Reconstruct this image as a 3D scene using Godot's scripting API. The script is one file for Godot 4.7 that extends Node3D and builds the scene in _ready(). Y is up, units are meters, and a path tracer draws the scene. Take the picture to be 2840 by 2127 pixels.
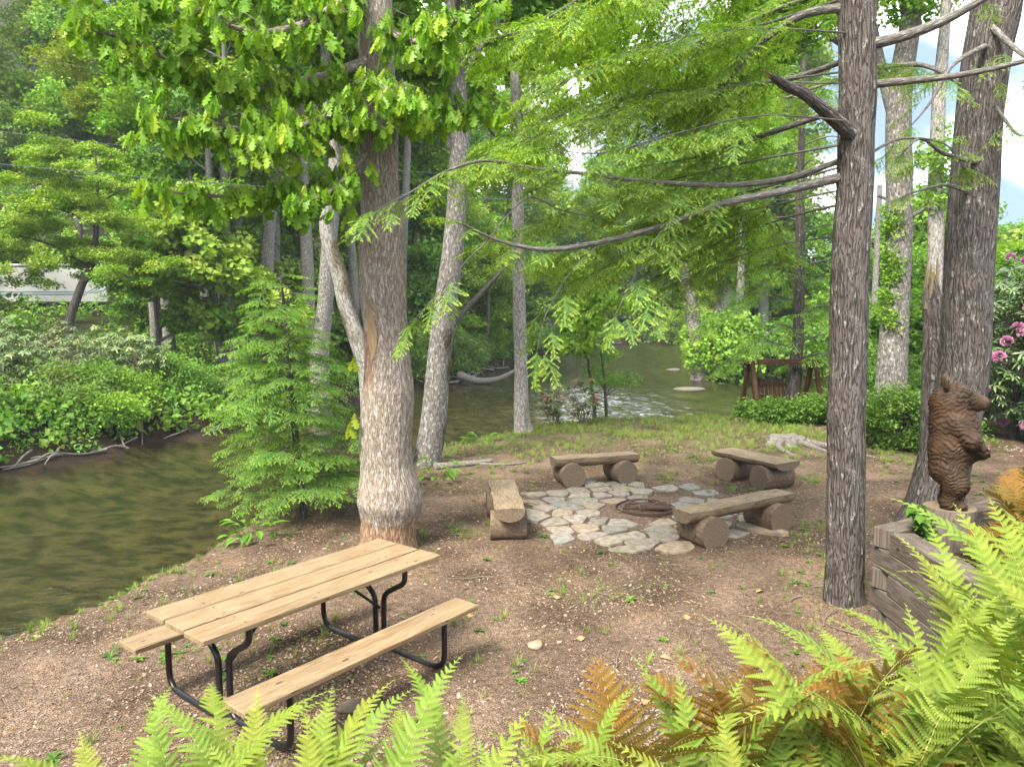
extends Node3D

# A river bank in spring: picnic table, ring of log benches, carved bear, ferns, hemlocks and an oak.
# Everything is metres, y up; the lawn is y = 0 and the river's surface y = -0.9.

const WATER := -0.9
var rng := RandomNumberGenerator.new()
var M := {}                       # materials by name
var G := {}                       # shared meshes by name
var taken := {}
var grains := {}
var nz := FastNoiseLite.new()
var nz2 := FastNoiseLite.new()

class MB:
	var v := PackedVector3Array()
	var u := PackedVector2Array()
	var c := PackedColorArray()
	var ix := PackedInt32Array()
	func p(a: Vector3, uv := Vector2.ZERO, col := Color.WHITE) -> int:
		v.append(a); u.append(uv); c.append(col)
		return v.size() - 1
	func t(a: int, b: int, d: int) -> void:
		ix.append(a); ix.append(b); ix.append(d)
	func q(a: int, b: int, d: int, e: int) -> void:
		t(a, b, d); t(a, d, e)
	func tri(a: Vector3, b: Vector3, d: Vector3, col: Color) -> void:
		t(p(a, Vector2(a.x, a.z), col), p(b, Vector2(b.x, b.z), col), p(d, Vector2(d.x, d.z), col))
	func smooth() -> ArrayMesh:
		var n := PackedVector3Array()
		n.resize(v.size())
		var seen := {}
		var same := PackedInt32Array()
		same.resize(v.size())
		for i in v.size():
			var key := Vector3i((v[i] * 20000.0).round())
			if not seen.has(key):
				seen[key] = i
			same[i] = seen[key]
		for k in range(0, ix.size(), 3):
			var a := v[ix[k]]
			var fn := (v[ix[k + 2]] - a).cross(v[ix[k + 1]] - a)
			n[same[ix[k]]] += fn; n[same[ix[k + 1]]] += fn; n[same[ix[k + 2]]] += fn
		for i in v.size():
			if same[i] == i:
				n[i] = n[i].normalized() if n[i].length_squared() > 0.0 else Vector3.UP
		for i in v.size():
			n[i] = n[same[i]]
		return make(v, n, u, c, ix)
	func flat() -> ArrayMesh:
		var fv := PackedVector3Array(); var n := PackedVector3Array(); var fu := PackedVector2Array(); var fc := PackedColorArray()
		for k in range(0, ix.size(), 3):
			var a := v[ix[k]]
			var fn := (v[ix[k + 2]] - a).cross(v[ix[k + 1]] - a).normalized()
			for j in 3:
				var i := ix[k + j]
				fv.append(v[i]); n.append(fn); fu.append(u[i]); fc.append(c[i])
		return make(fv, n, fu, fc, PackedInt32Array())
	func make(a, b, d, e, f) -> ArrayMesh:
		var arr := []
		arr.resize(Mesh.ARRAY_MAX)
		arr[Mesh.ARRAY_VERTEX] = a; arr[Mesh.ARRAY_NORMAL] = b; arr[Mesh.ARRAY_TEX_UV] = d; arr[Mesh.ARRAY_COLOR] = e
		if f.size():
			arr[Mesh.ARRAY_INDEX] = f
		var m := ArrayMesh.new()
		if a.size():
			m.add_surface_from_arrays(Mesh.PRIMITIVE_TRIANGLES, arr)
		return m

class BarkSkin:                       # how a trunk's surface departs from a smooth tube, and its tint
	var n1: FastNoiseLite
	var n2: FastNoiseLite
	var sd := 0.0
	var ridge := 0.0
	var fr := 90.0
	var lump := 0.0
	func swell(a: float, al: float, _r: float) -> float:
		var c := cos(a); var s := sin(a)
		return 1.0 + ridge * (1.0 - absf(n2.get_noise_3d(c * fr + sd, al * 26.0, s * fr)) * 3.2) + lump * n1.get_noise_3d(c * 40.0 + sd, al * 45.0, s * 40.0)
	func tint(_a: float, _al: float, _p: Vector3) -> Color:
		return Color.WHITE

class Cloud:                      # places and tints of copies for one MultiMesh
	var x: Array[Transform3D] = []
	var c := PackedColorArray()
	func add(t: Transform3D, col: Color) -> void:
		x.append(t); c.append(col)

# ---------------------------------------------------------------- naming and committing
func numbered(called: String) -> String:
	var k: int = taken.get(called, 0)
	taken[called] = k + 1
	return called if k == 0 else "%s_%03d" % [called, k]

func tag(o: Node, label: String, category: String, group := "") -> Node:
	o.set_meta("label", label); o.set_meta("category", category)
	if group:
		o.set_meta("group", group)
	return o

func thing(called: String, label: String, category: String, at := Vector3.ZERO, turn := 0.0, group := "") -> Node3D:
	var o := Node3D.new()
	o.name = numbered(called)
	add_child(o)
	o.position = at; o.rotation.y = turn
	tag(o, label, category, group)
	return o

func part(called: String, mesh: Mesh, mat: Material, parent: Node, at := Transform3D.IDENTITY) -> MeshInstance3D:
	var o := MeshInstance3D.new()
	o.mesh = mesh; o.material_override = mat; o.transform = at
	o.name = numbered(called) if parent == self else called
	parent.add_child(o, true)
	return o

func many(called: String, mesh: Mesh, cl: Cloud, mat: Material, parent: Node) -> MultiMeshInstance3D:
	var mm := MultiMesh.new()
	mm.transform_format = MultiMesh.TRANSFORM_3D
	mm.use_colors = true
	mm.mesh = mesh
	mm.instance_count = cl.x.size()
	for i in cl.x.size():
		mm.set_instance_transform(i, cl.x[i])
		mm.set_instance_color(i, cl.c[i])
	var o := MultiMeshInstance3D.new()
	o.multimesh = mm; o.material_override = mat
	o.name = numbered(called) if parent == self else called
	o.set_meta("kind", "stuff")
	parent.add_child(o, true)
	return o

func rf(a: float, b: float) -> float:
	return rng.randf_range(a, b)

func lin(r: float, g: float, b: float) -> Color:
	return Color(r, g, b).linear_to_srgb()

func vary(c: Color, k := 0.15) -> Color:
	var f := 1.0 + rf(-k, k)
	return Color(c.r * f * (1.0 + rf(-k, k) * 0.4), c.g * f, c.b * f * (1.0 + rf(-k, k) * 0.4))

func pick(a: Array):
	return a[rng.randi() % a.size()]

# ---------------------------------------------------------------- shapes
func curve(pts: Array, step: float) -> Array:        # Catmull-Rom through [x, y, z, r] points -> Vector4 list
	var out := []
	for i in pts.size() - 1:
		var a: Vector4 = v4(pts[maxi(i - 1, 0)]); var b: Vector4 = v4(pts[i]); var c: Vector4 = v4(pts[i + 1]); var d: Vector4 = v4(pts[mini(i + 2, pts.size() - 1)])
		var n := maxi(1, int(ceil(Vector3(c.x - b.x, c.y - b.y, c.z - b.z).length() / step)))
		for k in n:
			var t := float(k) / n
			out.append(0.5 * ((2.0 * b) + (c - a) * t + (2.0 * a - 5.0 * b + 4.0 * c - d) * t * t + (3.0 * b - a - 3.0 * c + d) * t * t * t))
	out.append(v4(pts[-1]))
	return out

func v4(a) -> Vector4:
	return a if a is Vector4 else Vector4(a[0], a[1], a[2], a[3])

func xyz(a: Vector4) -> Vector3:
	return Vector3(a.x, a.y, a.z)

# A tube along Vector4 points (w = radius), uv in metres along and turns round; a BarkSkin may swell and tint it
func tube(mb: MB, path: Array, sides: int, col := Color.WHITE, around := 1.0, skin: BarkSkin = null, cap := true) -> void:
	var side := Vector3.RIGHT
	var first := mb.v.size()
	var along := 0.0
	for i in path.size():
		var here := xyz(path[i])
		var dir := (xyz(path[mini(i + 1, path.size() - 1)]) - xyz(path[maxi(i - 1, 0)])).normalized()
		if i == 0 and absf(dir.dot(side)) > 0.9:
			side = Vector3.FORWARD
		side = (side - dir * side.dot(dir)).normalized()
		var up := dir.cross(side)
		if i > 0:
			along += here.distance_to(xyz(path[i - 1]))
		for k in sides + 1:
			var a := TAU * (k % sides) / sides
			var r: float = path[i].w
			if skin:
				r *= skin.swell(a, along, r)
			var pos := here + (side * cos(a) + up * sin(a)) * r
			mb.p(pos, Vector2(float(k) / sides * around, along), skin.tint(a, along, pos) if skin else col)
	for i in path.size() - 1:
		for k in sides:
			var a := first + i * (sides + 1) + k
			mb.q(a, a + 1, a + sides + 2, a + sides + 1)
	if cap:
		for e in [0, path.size() - 1]:
			var m := mb.p(xyz(path[e]), Vector2.ZERO, mb.c[first + e * (sides + 1)])
			for k in sides:
				var a: int = first + e * (sides + 1) + k
				if e == 0:
					mb.t(m, a + 1, a)
				else:
					mb.t(m, a, a + 1)

func stick(mb: MB, a: Vector3, b: Vector3, r0: float, r1: float, sides := 5, col := Color.WHITE) -> void:
	tube(mb, [Vector4(a.x, a.y, a.z, r0), Vector4(b.x, b.y, b.z, r1)], sides, col)

# A board with softened long edges, centred, length along x; uv along x
func board(size: Vector3, bevel: float, wobble := 0.0, off := Vector2.ZERO) -> ArrayMesh:
	var mb := MB.new()
	var h := size / 2.0
	var ring := [Vector2(h.y - bevel, h.z), Vector2(h.y, h.z - bevel), Vector2(h.y, -h.z + bevel), Vector2(h.y - bevel, -h.z), Vector2(-h.y + bevel, -h.z), Vector2(-h.y, -h.z + bevel), Vector2(-h.y, h.z - bevel), Vector2(-h.y + bevel, h.z)]
	var n := maxi(2, int(size.x / 0.12)) if wobble > 0.0 else 1
	var xs := [-h.x, -h.x + bevel]
	for k in range(1, n):
		xs.append(lerpf(-h.x, h.x, float(k) / n))
	xs.append(h.x - bevel); xs.append(h.x)
	var rows := []
	for i in xs.size():
		var s: float = bevel if i == 0 or i == xs.size() - 1 else 0.0
		var row := []
		var per := 0.0
		for k in 9:
			var r: Vector2 = ring[k % 8]
			if k > 0:
				per += r.distance_to(ring[(k - 1) % 8])
			var y := signf(r.x) * maxf(absf(r.x) - s, 0.0); var z := signf(r.y) * maxf(absf(r.y) - s, 0.0)
			if wobble > 0.0:
				z += wobble * signf(r.y) * nz.get_noise_2d(xs[i] * 900.0 + off.x * 777.0, r.y * 3000.0)
				y += wobble * 0.4 * nz.get_noise_2d(xs[i] * 500.0 + off.y * 777.0, 50.0)
			var worn := Color(1, 1, 1).lerp(Color(0.74, 0.76, 0.80), smoothstep(-0.05, 0.4, nz.get_noise_2d(xs[i] * 120.0 + off.x * 900.0, r.y * 500.0 + off.y * 400.0)) * 0.6) if wobble > 0.0 else Color.WHITE
			row.append(mb.p(Vector3(xs[i], y, z), Vector2(xs[i], per) + off, worn))
		rows.append(row)
	for i in xs.size() - 1:
		for k in 8:
			mb.q(rows[i][k], rows[i + 1][k], rows[i + 1][k + 1], rows[i][k + 1])
	for e in [0, xs.size() - 1]:
		var x: float = xs[e]
		var ids := []
		for k in 8:
			var vv: Vector3 = mb.v[rows[e][k]]
			ids.append(mb.p(vv, Vector2(vv.y * 0.2, vv.z) + off))
		for k in range(1, 7):
			if e == 0:
				mb.t(ids[0], ids[k], ids[k + 1])
			else:
				mb.t(ids[0], ids[k + 1], ids[k])
	return mb.flat()

func box(size: Vector3, bevel := 0.004) -> ArrayMesh:
	return board(size, bevel)

func at3(x: float, y: float, z: float, turn := 0.0) -> Transform3D:
	return Transform3D(Basis(Vector3.UP, turn), Vector3(x, y, z))

# Basis whose x points along dir and whose y is as near to up as it can be
func along(dir: Vector3, up := Vector3.UP) -> Basis:
	var x := dir.normalized()
	var z := x.cross(up)
	if z.length() < 0.01:
		z = x.cross(Vector3.FORWARD)
	z = z.normalized()
	return Basis(x, z.cross(x), z)

# ---------------------------------------------------------------- materials
func noise_bytes(seed_: int, size: int, freq: float, kind := FastNoiseLite.TYPE_SIMPLEX_SMOOTH, octaves := 4, cell := FastNoiseLite.RETURN_DISTANCE2_SUB, warp := 0.0) -> PackedByteArray:
	var n := FastNoiseLite.new()
	n.seed = seed_; n.noise_type = kind; n.frequency = freq
	n.fractal_type = FastNoiseLite.FRACTAL_FBM if octaves > 1 else FastNoiseLite.FRACTAL_NONE
	n.fractal_octaves = octaves
	n.cellular_return_type = cell
	n.cellular_jitter = 1.0
	if warp > 0.0:
		n.domain_warp_enabled = true; n.domain_warp_amplitude = warp; n.domain_warp_frequency = freq
	var im := n.get_seamless_image(size, size, false, false, 0.15, true)
	im.convert(Image.FORMAT_L8)
	return im.get_data()

func gray_tex(d: PackedByteArray, size: int) -> ImageTexture:
	return ImageTexture.create_from_image(Image.create_from_data(size, size, false, Image.FORMAT_L8, d))

func rgb_tex(d: PackedByteArray, w: int, h: int) -> ImageTexture:
	return ImageTexture.create_from_image(Image.create_from_data(w, h, false, Image.FORMAT_RGB8, d))

func mat(called: String, c: Color, rough := 0.85) -> StandardMaterial3D:
	var m := StandardMaterial3D.new()
	m.resource_name = called
	m.albedo_color = c; m.roughness = rough
	m.metallic_specular = 0.35
	M[called] = m
	return m

func leafy(called: String, through := 0.75, rough := 0.5, spec := 0.35) -> StandardMaterial3D:
	var m := mat(called, Color.WHITE, rough)
	m.vertex_color_use_as_albedo = true
	m.cull_mode = BaseMaterial3D.CULL_DISABLED
	m.backlight_enabled = true
	m.backlight = Color(through * 0.95, through, through * 0.5)
	m.metallic_specular = spec
	return m

func tall_noise(seed_: int, freq: float, rows: int, ridged: bool, octaves: int) -> PackedByteArray:   # seamless, drawn out along v
	var n := FastNoiseLite.new()
	n.seed = seed_; n.frequency = freq; n.fractal_octaves = octaves
	n.fractal_type = FastNoiseLite.FRACTAL_RIDGED if ridged else FastNoiseLite.FRACTAL_FBM
	n.domain_warp_enabled = true; n.domain_warp_amplitude = 9.0; n.domain_warp_frequency = freq * 0.7
	var im := n.get_seamless_image(512, rows, false, false, 0.12, true)
	im.convert(Image.FORMAT_L8)
	im.resize(512, 512, Image.INTERPOLATE_CUBIC)
	return im.get_data()

# Bark: long ridges parted by furrows and broken across into flakes. hi and lo are ridge and furrow colours (linear), spot an encrusting lichen
func bark(called: String, seed_: int, lo: Vector3, hi: Vector3, spot: Vector3, spots: float, cells: float, depth: float, sc: Vector3, rows := 120) -> void:
	var s := 512
	var a := tall_noise(seed_, cells, rows, true, 3)
	var e2 := tall_noise(seed_ + 7, cells * 1.5, rows * 2, true, 2)
	var f := tall_noise(seed_ + 1, 0.05, 200, false, 4)
	var l := noise_bytes(seed_ + 2, s, 0.016, FastNoiseLite.TYPE_SIMPLEX_SMOOTH, 5)
	var fine := noise_bytes(seed_ + 3, s, 0.12, FastNoiseLite.TYPE_SIMPLEX, 3)
	var col := PackedByteArray(); col.resize(s * s * 3)
	var hgt := PackedByteArray(); hgt.resize(s * s)
	for i in s * s:
		var e := smoothstep(1.0, 0.42, a[i] / 255.0) * smoothstep(1.03, 0.62, e2[i] / 255.0)
		var g := f[i] / 255.0
		var q := fine[i] / 255.0
		var t := clampf(e * 0.85 + (g - 0.5) * 0.6 + (q - 0.5) * 0.4, 0.0, 1.0)
		var c := lo.lerp(hi, t)
		var k := smoothstep(1.0 - spots, 1.06 - spots, l[i] / 255.0 + (q - 0.5) * 0.35) * e
		c = c.lerp(spot * (0.8 + 0.4 * q), k)
		var o := Color(c.x, c.y, c.z).linear_to_srgb()
		col[i * 3] = o.r8; col[i * 3 + 1] = o.g8; col[i * 3 + 2] = o.b8
		hgt[i] = int(clampf(e * 0.7 + g * 0.2 + q * 0.1, 0.0, 1.0) * 255.0)
	var m := mat(called, Color.WHITE, 0.95)
	m.albedo_texture = rgb_tex(col, s, s)
	m.heightmap_enabled = true
	m.heightmap_texture = gray_tex(hgt, s)
	m.heightmap_scale = depth
	m.uv1_scale = sc
	m.vertex_color_use_as_albedo = true
	m.metallic_specular = 0.2

func grain_of(seed_: int, knots: int, grain: float) -> Array:          # [tone, knot darkness, relief] of flat-sawn wood, made once per seed
	if grains.has(seed_):
		return grains[seed_]
	var w := 512; var h := 160
	var n := FastNoiseLite.new(); n.seed = seed_; n.frequency = 0.012; n.fractal_octaves = 4
	var n2 := FastNoiseLite.new(); n2.seed = seed_ + 9; n2.frequency = 0.05; n2.fractal_octaves = 3
	var kn := []
	var r := RandomNumberGenerator.new(); r.seed = seed_
	for k in knots:
		kn.append(Vector3(r.randf() * w, r.randf() * h, r.randf_range(2.0, 4.5)))
	var ta := PackedFloat32Array(); var da := PackedFloat32Array(); var hg := PackedByteArray()
	ta.resize(w * h); da.resize(w * h); hg.resize(w * h)
	for y in h:
		for x in w:
			var yy := float(y); var dark_k := 0.0
			for k in kn:
				var dx: float = (x - k.x) / 1.6; var dy: float = y - k.y
				var d2: float = dx * dx + dy * dy
				if d2 < k.z * k.z * 14.0:
					yy += signf(dy + 0.01) * exp(-d2 / (k.z * k.z * 2.5)) * k.z * 1.2
					dark_k = maxf(dark_k, smoothstep(1.15, 0.75, sqrt(d2) / k.z))
			var ring := 0.5 + 0.5 * sin(yy * 0.42 + n.get_noise_2d(x * 0.35, yy * 1.4) * 13.0)
			var fib := n2.get_noise_2d(x * 0.22, yy * 5.0)
			var i := y * w + x
			ta[i] = clampf(0.55 + (ring - 0.5) * grain + fib * 0.55 + n.get_noise_2d(x * 0.6 + 900.0, y * 1.1) * 0.6, 0.0, 1.0)
			da[i] = dark_k
			hg[i] = int(clampf(0.5 + fib * 0.5 + (ring - 0.5) * 0.3, 0.0, 1.0) * 255.0)
	grains[seed_] = [ta, da, gray_tex_wh(hg, w, h)]
	return grains[seed_]

func wood(called: String, seed_: int, base: Vector3, dark: Vector3, rough: float, sc: Vector3, knots: int, grain: float) -> void:
	var w := 512; var h := 160
	var g := grain_of(seed_, knots, grain)
	var col := PackedByteArray(); col.resize(w * h * 3)
	for i in w * h:
		var c := dark.lerp(base, g[0][i]).lerp(dark * 0.3, g[1][i])
		var o := Color(c.x, c.y, c.z).linear_to_srgb()
		col[i * 3] = o.r8; col[i * 3 + 1] = o.g8; col[i * 3 + 2] = o.b8
	var m := mat(called, Color.WHITE, rough)
	m.albedo_texture = rgb_tex(col, w, h)
	m.heightmap_enabled = true; m.heightmap_texture = g[2]; m.heightmap_scale = 0.12
	m.uv1_scale = sc
	m.vertex_color_use_as_albedo = true

func gray_tex_wh(d: PackedByteArray, w: int, h: int) -> ImageTexture:
	return ImageTexture.create_from_image(Image.create_from_data(w, h, false, Image.FORMAT_L8, d))

func ends() -> void:              # sawn log end: rings and a few checks
	var s := 256
	var n := FastNoiseLite.new(); n.seed = 4; n.frequency = 0.02; n.fractal_octaves = 3
	var col := PackedByteArray(); col.resize(s * s * 3)
	for y in s:
		for x in s:
			var p := Vector2(x - 120, y - 132)
			var r := p.length() + n.get_noise_2d(x, y) * 9.0
			var a := p.angle()
			var t := 0.5 + 0.22 * sin(r * 0.75) + n.get_noise_2d(x * 3.0 + 500.0, y * 3.0) * 0.6
			var check := 0.0
			for q in [0.4, 2.2, -1.7]:
				check = maxf(check, smoothstep(0.022, 0.0, absf(angle_difference(a, q + n.get_noise_1d(r) * 0.25))) * smoothstep(105.0, 30.0, r))
			var c := Vector3(0.105, 0.075, 0.05).lerp(Vector3(0.20, 0.15, 0.10), clampf(t, 0.0, 1.0)).lerp(Vector3(0.03, 0.02, 0.014), check * 0.8)
			var o := Color(c.x, c.y, c.z).linear_to_srgb()
			var i := (y * s + x) * 3
			col[i] = o.r8; col[i + 1] = o.g8; col[i + 2] = o.b8
	var m := mat("log_end", Color.WHITE, 0.9)
	m.albedo_texture = rgb_tex(col, s, s)

func make_materials() -> void:
	bark("bark_oak", 11, Vector3(0.145, 0.111, 0.083), Vector3(0.374, 0.315, 0.255), Vector3(0.442, 0.412, 0.370), 0.42, 0.026, 1.3, Vector3(1, 0.8, 1), 190)
	bark("bark_hemlock", 21, Vector3(0.031, 0.026, 0.023), Vector3(0.129, 0.111, 0.100), Vector3(0.257, 0.265, 0.234), 0.25, 0.018, 1.4, Vector3(1, 0.75, 1))
	bark("bark_grey", 31, Vector3(0.066, 0.056, 0.047), Vector3(0.211, 0.195, 0.176), Vector3(0.351, 0.351, 0.320), 0.40, 0.022, 0.5, Vector3(1, 1.0, 1))
	bark("bark_pale", 41, Vector3(0.109, 0.098, 0.082), Vector3(0.343, 0.328, 0.300), Vector3(0.117, 0.094, 0.058), 0.28, 0.02, 0.3, Vector3(1, 1.2, 1))
	wood("wood_new", 5, Vector3(0.262, 0.188, 0.107), Vector3(0.180, 0.117, 0.059), 0.62, Vector3(0.45, 2.6, 1), 5, 0.9)
	wood("wood_bench", 6, Vector3(0.255, 0.19, 0.118), Vector3(0.135, 0.096, 0.057), 0.8, Vector3(0.6, 2.2, 1), 3, 0.7)
	wood("wood_timber", 7, Vector3(0.137, 0.112, 0.088), Vector3(0.076, 0.059, 0.045), 0.88, Vector3(0.5, 2.2, 1), 4, 0.9)
	wood("wood_log", 6, Vector3(0.188, 0.135, 0.090), Vector3(0.109, 0.075, 0.049), 0.85, Vector3(1.2, 0.9, 1), 3, 0.55)
	wood("wood_bear", 7, Vector3(0.066, 0.037, 0.018), Vector3(0.021, 0.012, 0.007), 0.68, Vector3(1, 1, 1), 4, 0.6)
	wood("wood_swing", 6, Vector3(0.080, 0.034, 0.019), Vector3(0.044, 0.019, 0.011), 0.7, Vector3(0.6, 2, 1), 2, 0.6)
	wood("wood_drift", 7, Vector3(0.20, 0.178, 0.155), Vector3(0.10, 0.086, 0.072), 0.9, Vector3(0.6, 2, 1), 3, 0.8)
	M.wood_bear.uv1_triplanar = true
	M.wood_bear.uv1_scale = Vector3(1.6, 1.6, 1.6)
	ends()
	leafy("leaf", 0.95); leafy("leaf_oak", 1.0, 0.42); leafy("leaf_fern", 0.8, 0.55, 0.25); leafy("needle", 1.0, 0.6, 0.25); leafy("leaf_gloss", 0.35, 0.35, 0.5); leafy("petal", 0.7, 0.6)
	var g := mat("grass", Color.WHITE, 0.6)
	g.vertex_color_use_as_albedo = true; g.cull_mode = BaseMaterial3D.CULL_DISABLED
	g.backlight_enabled = true; g.backlight = Color(0.6, 0.6, 0.3)
	var l := mat("litter", Color.WHITE, 0.9)
	l.vertex_color_use_as_albedo = true; l.cull_mode = BaseMaterial3D.CULL_DISABLED
	var tw := mat("twig", lin(0.16, 0.125, 0.1), 0.9)
	tw.vertex_color_use_as_albedo = true
	var me := mat("black_steel", lin(0.012, 0.012, 0.013), 0.32); me.metallic_specular = 0.5
	var ru := mat("rusty_iron", lin(0.075, 0.042, 0.03), 0.8); ru.metallic = 0.3
	mat("galvanised", lin(0.16, 0.18, 0.21), 0.6)
	mat("wire", lin(0.10, 0.11, 0.12), 0.5)
	mat("camper_wall", lin(0.34, 0.34, 0.31), 0.5); mat("camper_roof", lin(0.40, 0.40, 0.39), 0.5); mat("camper_glass", lin(0.02, 0.022, 0.025), 0.15); mat("camper_stripe", lin(0.10, 0.17, 0.20), 0.5)
	mat("eye_wood", lin(0.012, 0.009, 0.007), 0.12)
	# stone: fine mottle, used on flagstones, pebbles and river rocks, tinted by vertex colour
	var s := 256
	var a := noise_bytes(61, s, 0.02, FastNoiseLite.TYPE_SIMPLEX_SMOOTH, 5)
	var b := noise_bytes(62, s, 0.15, FastNoiseLite.TYPE_SIMPLEX, 3)
	var st := PackedByteArray(); st.resize(s * s)
	for i in s * s:
		st[i] = int(clampf(140.0 + a[i] * 0.30 + b[i] * 0.18, 0, 255))
	var sm := mat("stone", Color.WHITE, 0.88)
	sm.albedo_texture = gray_tex(st, s); sm.vertex_color_use_as_albedo = true
	sm.uv1_triplanar = true; sm.uv1_world_triplanar = true; sm.uv1_scale = Vector3(1.7, 1.7, 1.7)
	sm.heightmap_enabled = true; sm.heightmap_texture = gray_tex(a, s); sm.heightmap_scale = 0.8
	ground_material()
	water_material()

func ground_material() -> void:
	# soil grain: crumbs, chips, needles and tiny pebbles on earth; multiplies the vertex colour
	var s := 1024
	var a := noise_bytes(71, s, 0.02, FastNoiseLite.TYPE_SIMPLEX_SMOOTH, 5)
	var b := noise_bytes(72, s, 0.09, FastNoiseLite.TYPE_SIMPLEX, 4)
	var im := Image.create_empty(s, s, false, Image.FORMAT_RGB8)
	var d := PackedByteArray(); d.resize(s * s * 3)
	var hg := PackedByteArray(); hg.resize(s * s)
	for i in s * s:
		var t := 0.56 + a[i] / 255.0 * 0.34 + (b[i] / 255.0 - 0.5) * 0.7
		d[i * 3] = clampi(int(t * 255.0), 0, 255); d[i * 3 + 1] = clampi(int(t * 248.0), 0, 255); d[i * 3 + 2] = clampi(int(t * 240.0), 0, 255)
		hg[i] = clampi(int(b[i] * 0.6 + a[i] * 0.3), 0, 255)
	var r := RandomNumberGenerator.new(); r.seed = 73
	var tones := [Color8(205, 186, 162), Color8(188, 166, 140), Color8(84, 66, 54), Color8(120, 96, 80), Color8(215, 202, 186), Color8(90, 62, 50), Color8(215, 170, 130)]
	for k in 6500:
		var c: Color = tones[r.randi() % tones.size()]
		var x := r.randf() * s; var y := r.randf() * s
		var an := r.randf() * TAU
		var ln := r.randf_range(2.0, 15.0) if r.randf() < 0.6 else r.randf_range(2.0, 5.0)
		var wd := 1 if ln > 7.0 else r.randi_range(1, 4)
		for q in int(ln):
			for e in wd:
				var xx := posmod(int(x + cos(an) * q - sin(an) * e), s); var yy := posmod(int(y + sin(an) * q + cos(an) * e), s)
				var i := yy * s + xx
				d[i * 3] = c.r8; d[i * 3 + 1] = c.g8; d[i * 3 + 2] = c.b8
				hg[i] = mini(255, hg[i] + 60)
	var m := mat("soil", Color.WHITE, 0.95)
	m.albedo_texture = rgb_tex(d, s, s)
	m.vertex_color_use_as_albedo = true
	m.uv1_scale = Vector3(0.62, 0.62, 1)
	m.heightmap_enabled = true; m.heightmap_texture = gray_tex(hg, s); m.heightmap_scale = 1.2
	m.metallic_specular = 0.15
	# a second, larger layer breaks up the repeats
	var det := PackedByteArray(); det.resize(s * s * 3 / 4)
	var c2 := noise_bytes(75, 512, 0.011, FastNoiseLite.TYPE_SIMPLEX_SMOOTH, 6)
	for i in 512 * 512:
		var t2 := clampi(int(170 + c2[i] * 0.33), 0, 255)
		det[i * 3] = t2; det[i * 3 + 1] = t2; det[i * 3 + 2] = t2
	M.bed_soil = m.duplicate()
	m.detail_enabled = true
	m.detail_blend_mode = BaseMaterial3D.BLEND_MODE_MUL
	m.detail_albedo = rgb_tex(det, 512, 512)
	m.detail_uv_layer = BaseMaterial3D.DETAIL_UV_2
	m.uv2_scale = Vector3(0.17, 0.17, 1)

func water_material() -> void:
	var s := 512
	var n := FastNoiseLite.new()
	n.seed = 81; n.frequency = 0.016; n.fractal_octaves = 5; n.fractal_gain = 0.55
	n.domain_warp_enabled = true; n.domain_warp_amplitude = 12.0
	var im := n.get_seamless_image(s, s, false, false, 0.15, true)
	im.convert(Image.FORMAT_L8)
	im.bump_map_to_normal_map(5.0)
	var m := mat("water", Color(0.14, 0.17, 0.075, 0.06), 0.02)
	m.transparency = BaseMaterial3D.TRANSPARENCY_ALPHA
	m.metallic_specular = 0.43
	m.normal_enabled = true
	m.normal_texture = ImageTexture.create_from_image(im)
	m.normal_scale = 0.5
	m.uv1_scale = Vector3(0.30, 0.62, 1)

# ---------------------------------------------------------------- land
# The river's outline: first the top edge of the near bank, then the water lines of the right, far and left banks
const NEAR := [[-9.0, 8.0], [-7.5, 4.0], [-6.0, 0.0], [-5.0, -3.5], [-4.25, -6.06], [-3.96, -6.55], [-3.78, -7.0], [-3.7, -7.6], [-3.5, -8.1], [-3.45, -8.7], [-3.3, -9.6], [-2.75, -11.2], [-2.0, -12.9], [-1.45, -14.7], [-0.55, -15.7], [0.24, -16.9], [1.0, -17.8], [2.2, -18.8], [3.9, -18.7], [5.5, -18.9], [8.3, -20.0], [12.0, -21.5], [18.0, -22.0], [45.0, -22.0]]
const FAR := [[45.0, -33.0], [30.0, -34.0], [20.0, -36.0], [12.0, -38.0], [9.5, -37.0], [10.5, -44.0], [13.0, -52.0], [16.0, -62.0], [18.0, -72.0], [14.0, -80.0], [8.7, -76.0], [2.7, -60.5], [-0.5, -46.0], [-1.64, -40.4], [-2.4, -37.0], [-4.5, -33.8], [-6.7, -26.7], [-8.3, -20.8], [-9.65, -20.1], [-9.6, -18.1], [-10.3, -17.0], [-10.9, -15.85], [-12.5, -12.0], [-15.0, -5.0], [-18.0, 8.0]]
var shore := PackedVector2Array()
var lawn_y := PackedFloat32Array()                   # the lawn's heights and distances to the river on a 0.1 m grid
var lawn_s := PackedFloat32Array()

func lawn(x: float, z: float) -> Vector2:            # (height, signed distance to the river) looked up on that grid
	var i := clampi(int((x + 6.0) * 10.0), 0, 128); var j := clampi(int((z + 21.0) * 10.0), 0, 170)
	var fx := clampf((x + 6.0) * 10.0 - i, 0.0, 1.0); var fz := clampf((z + 21.0) * 10.0 - j, 0.0, 1.0)
	var k := j * 131 + i
	return Vector2(lerpf(lerpf(lawn_y[k], lawn_y[k + 1], fx), lerpf(lawn_y[k + 131], lawn_y[k + 132], fx), fz), lawn_s[k])

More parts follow.
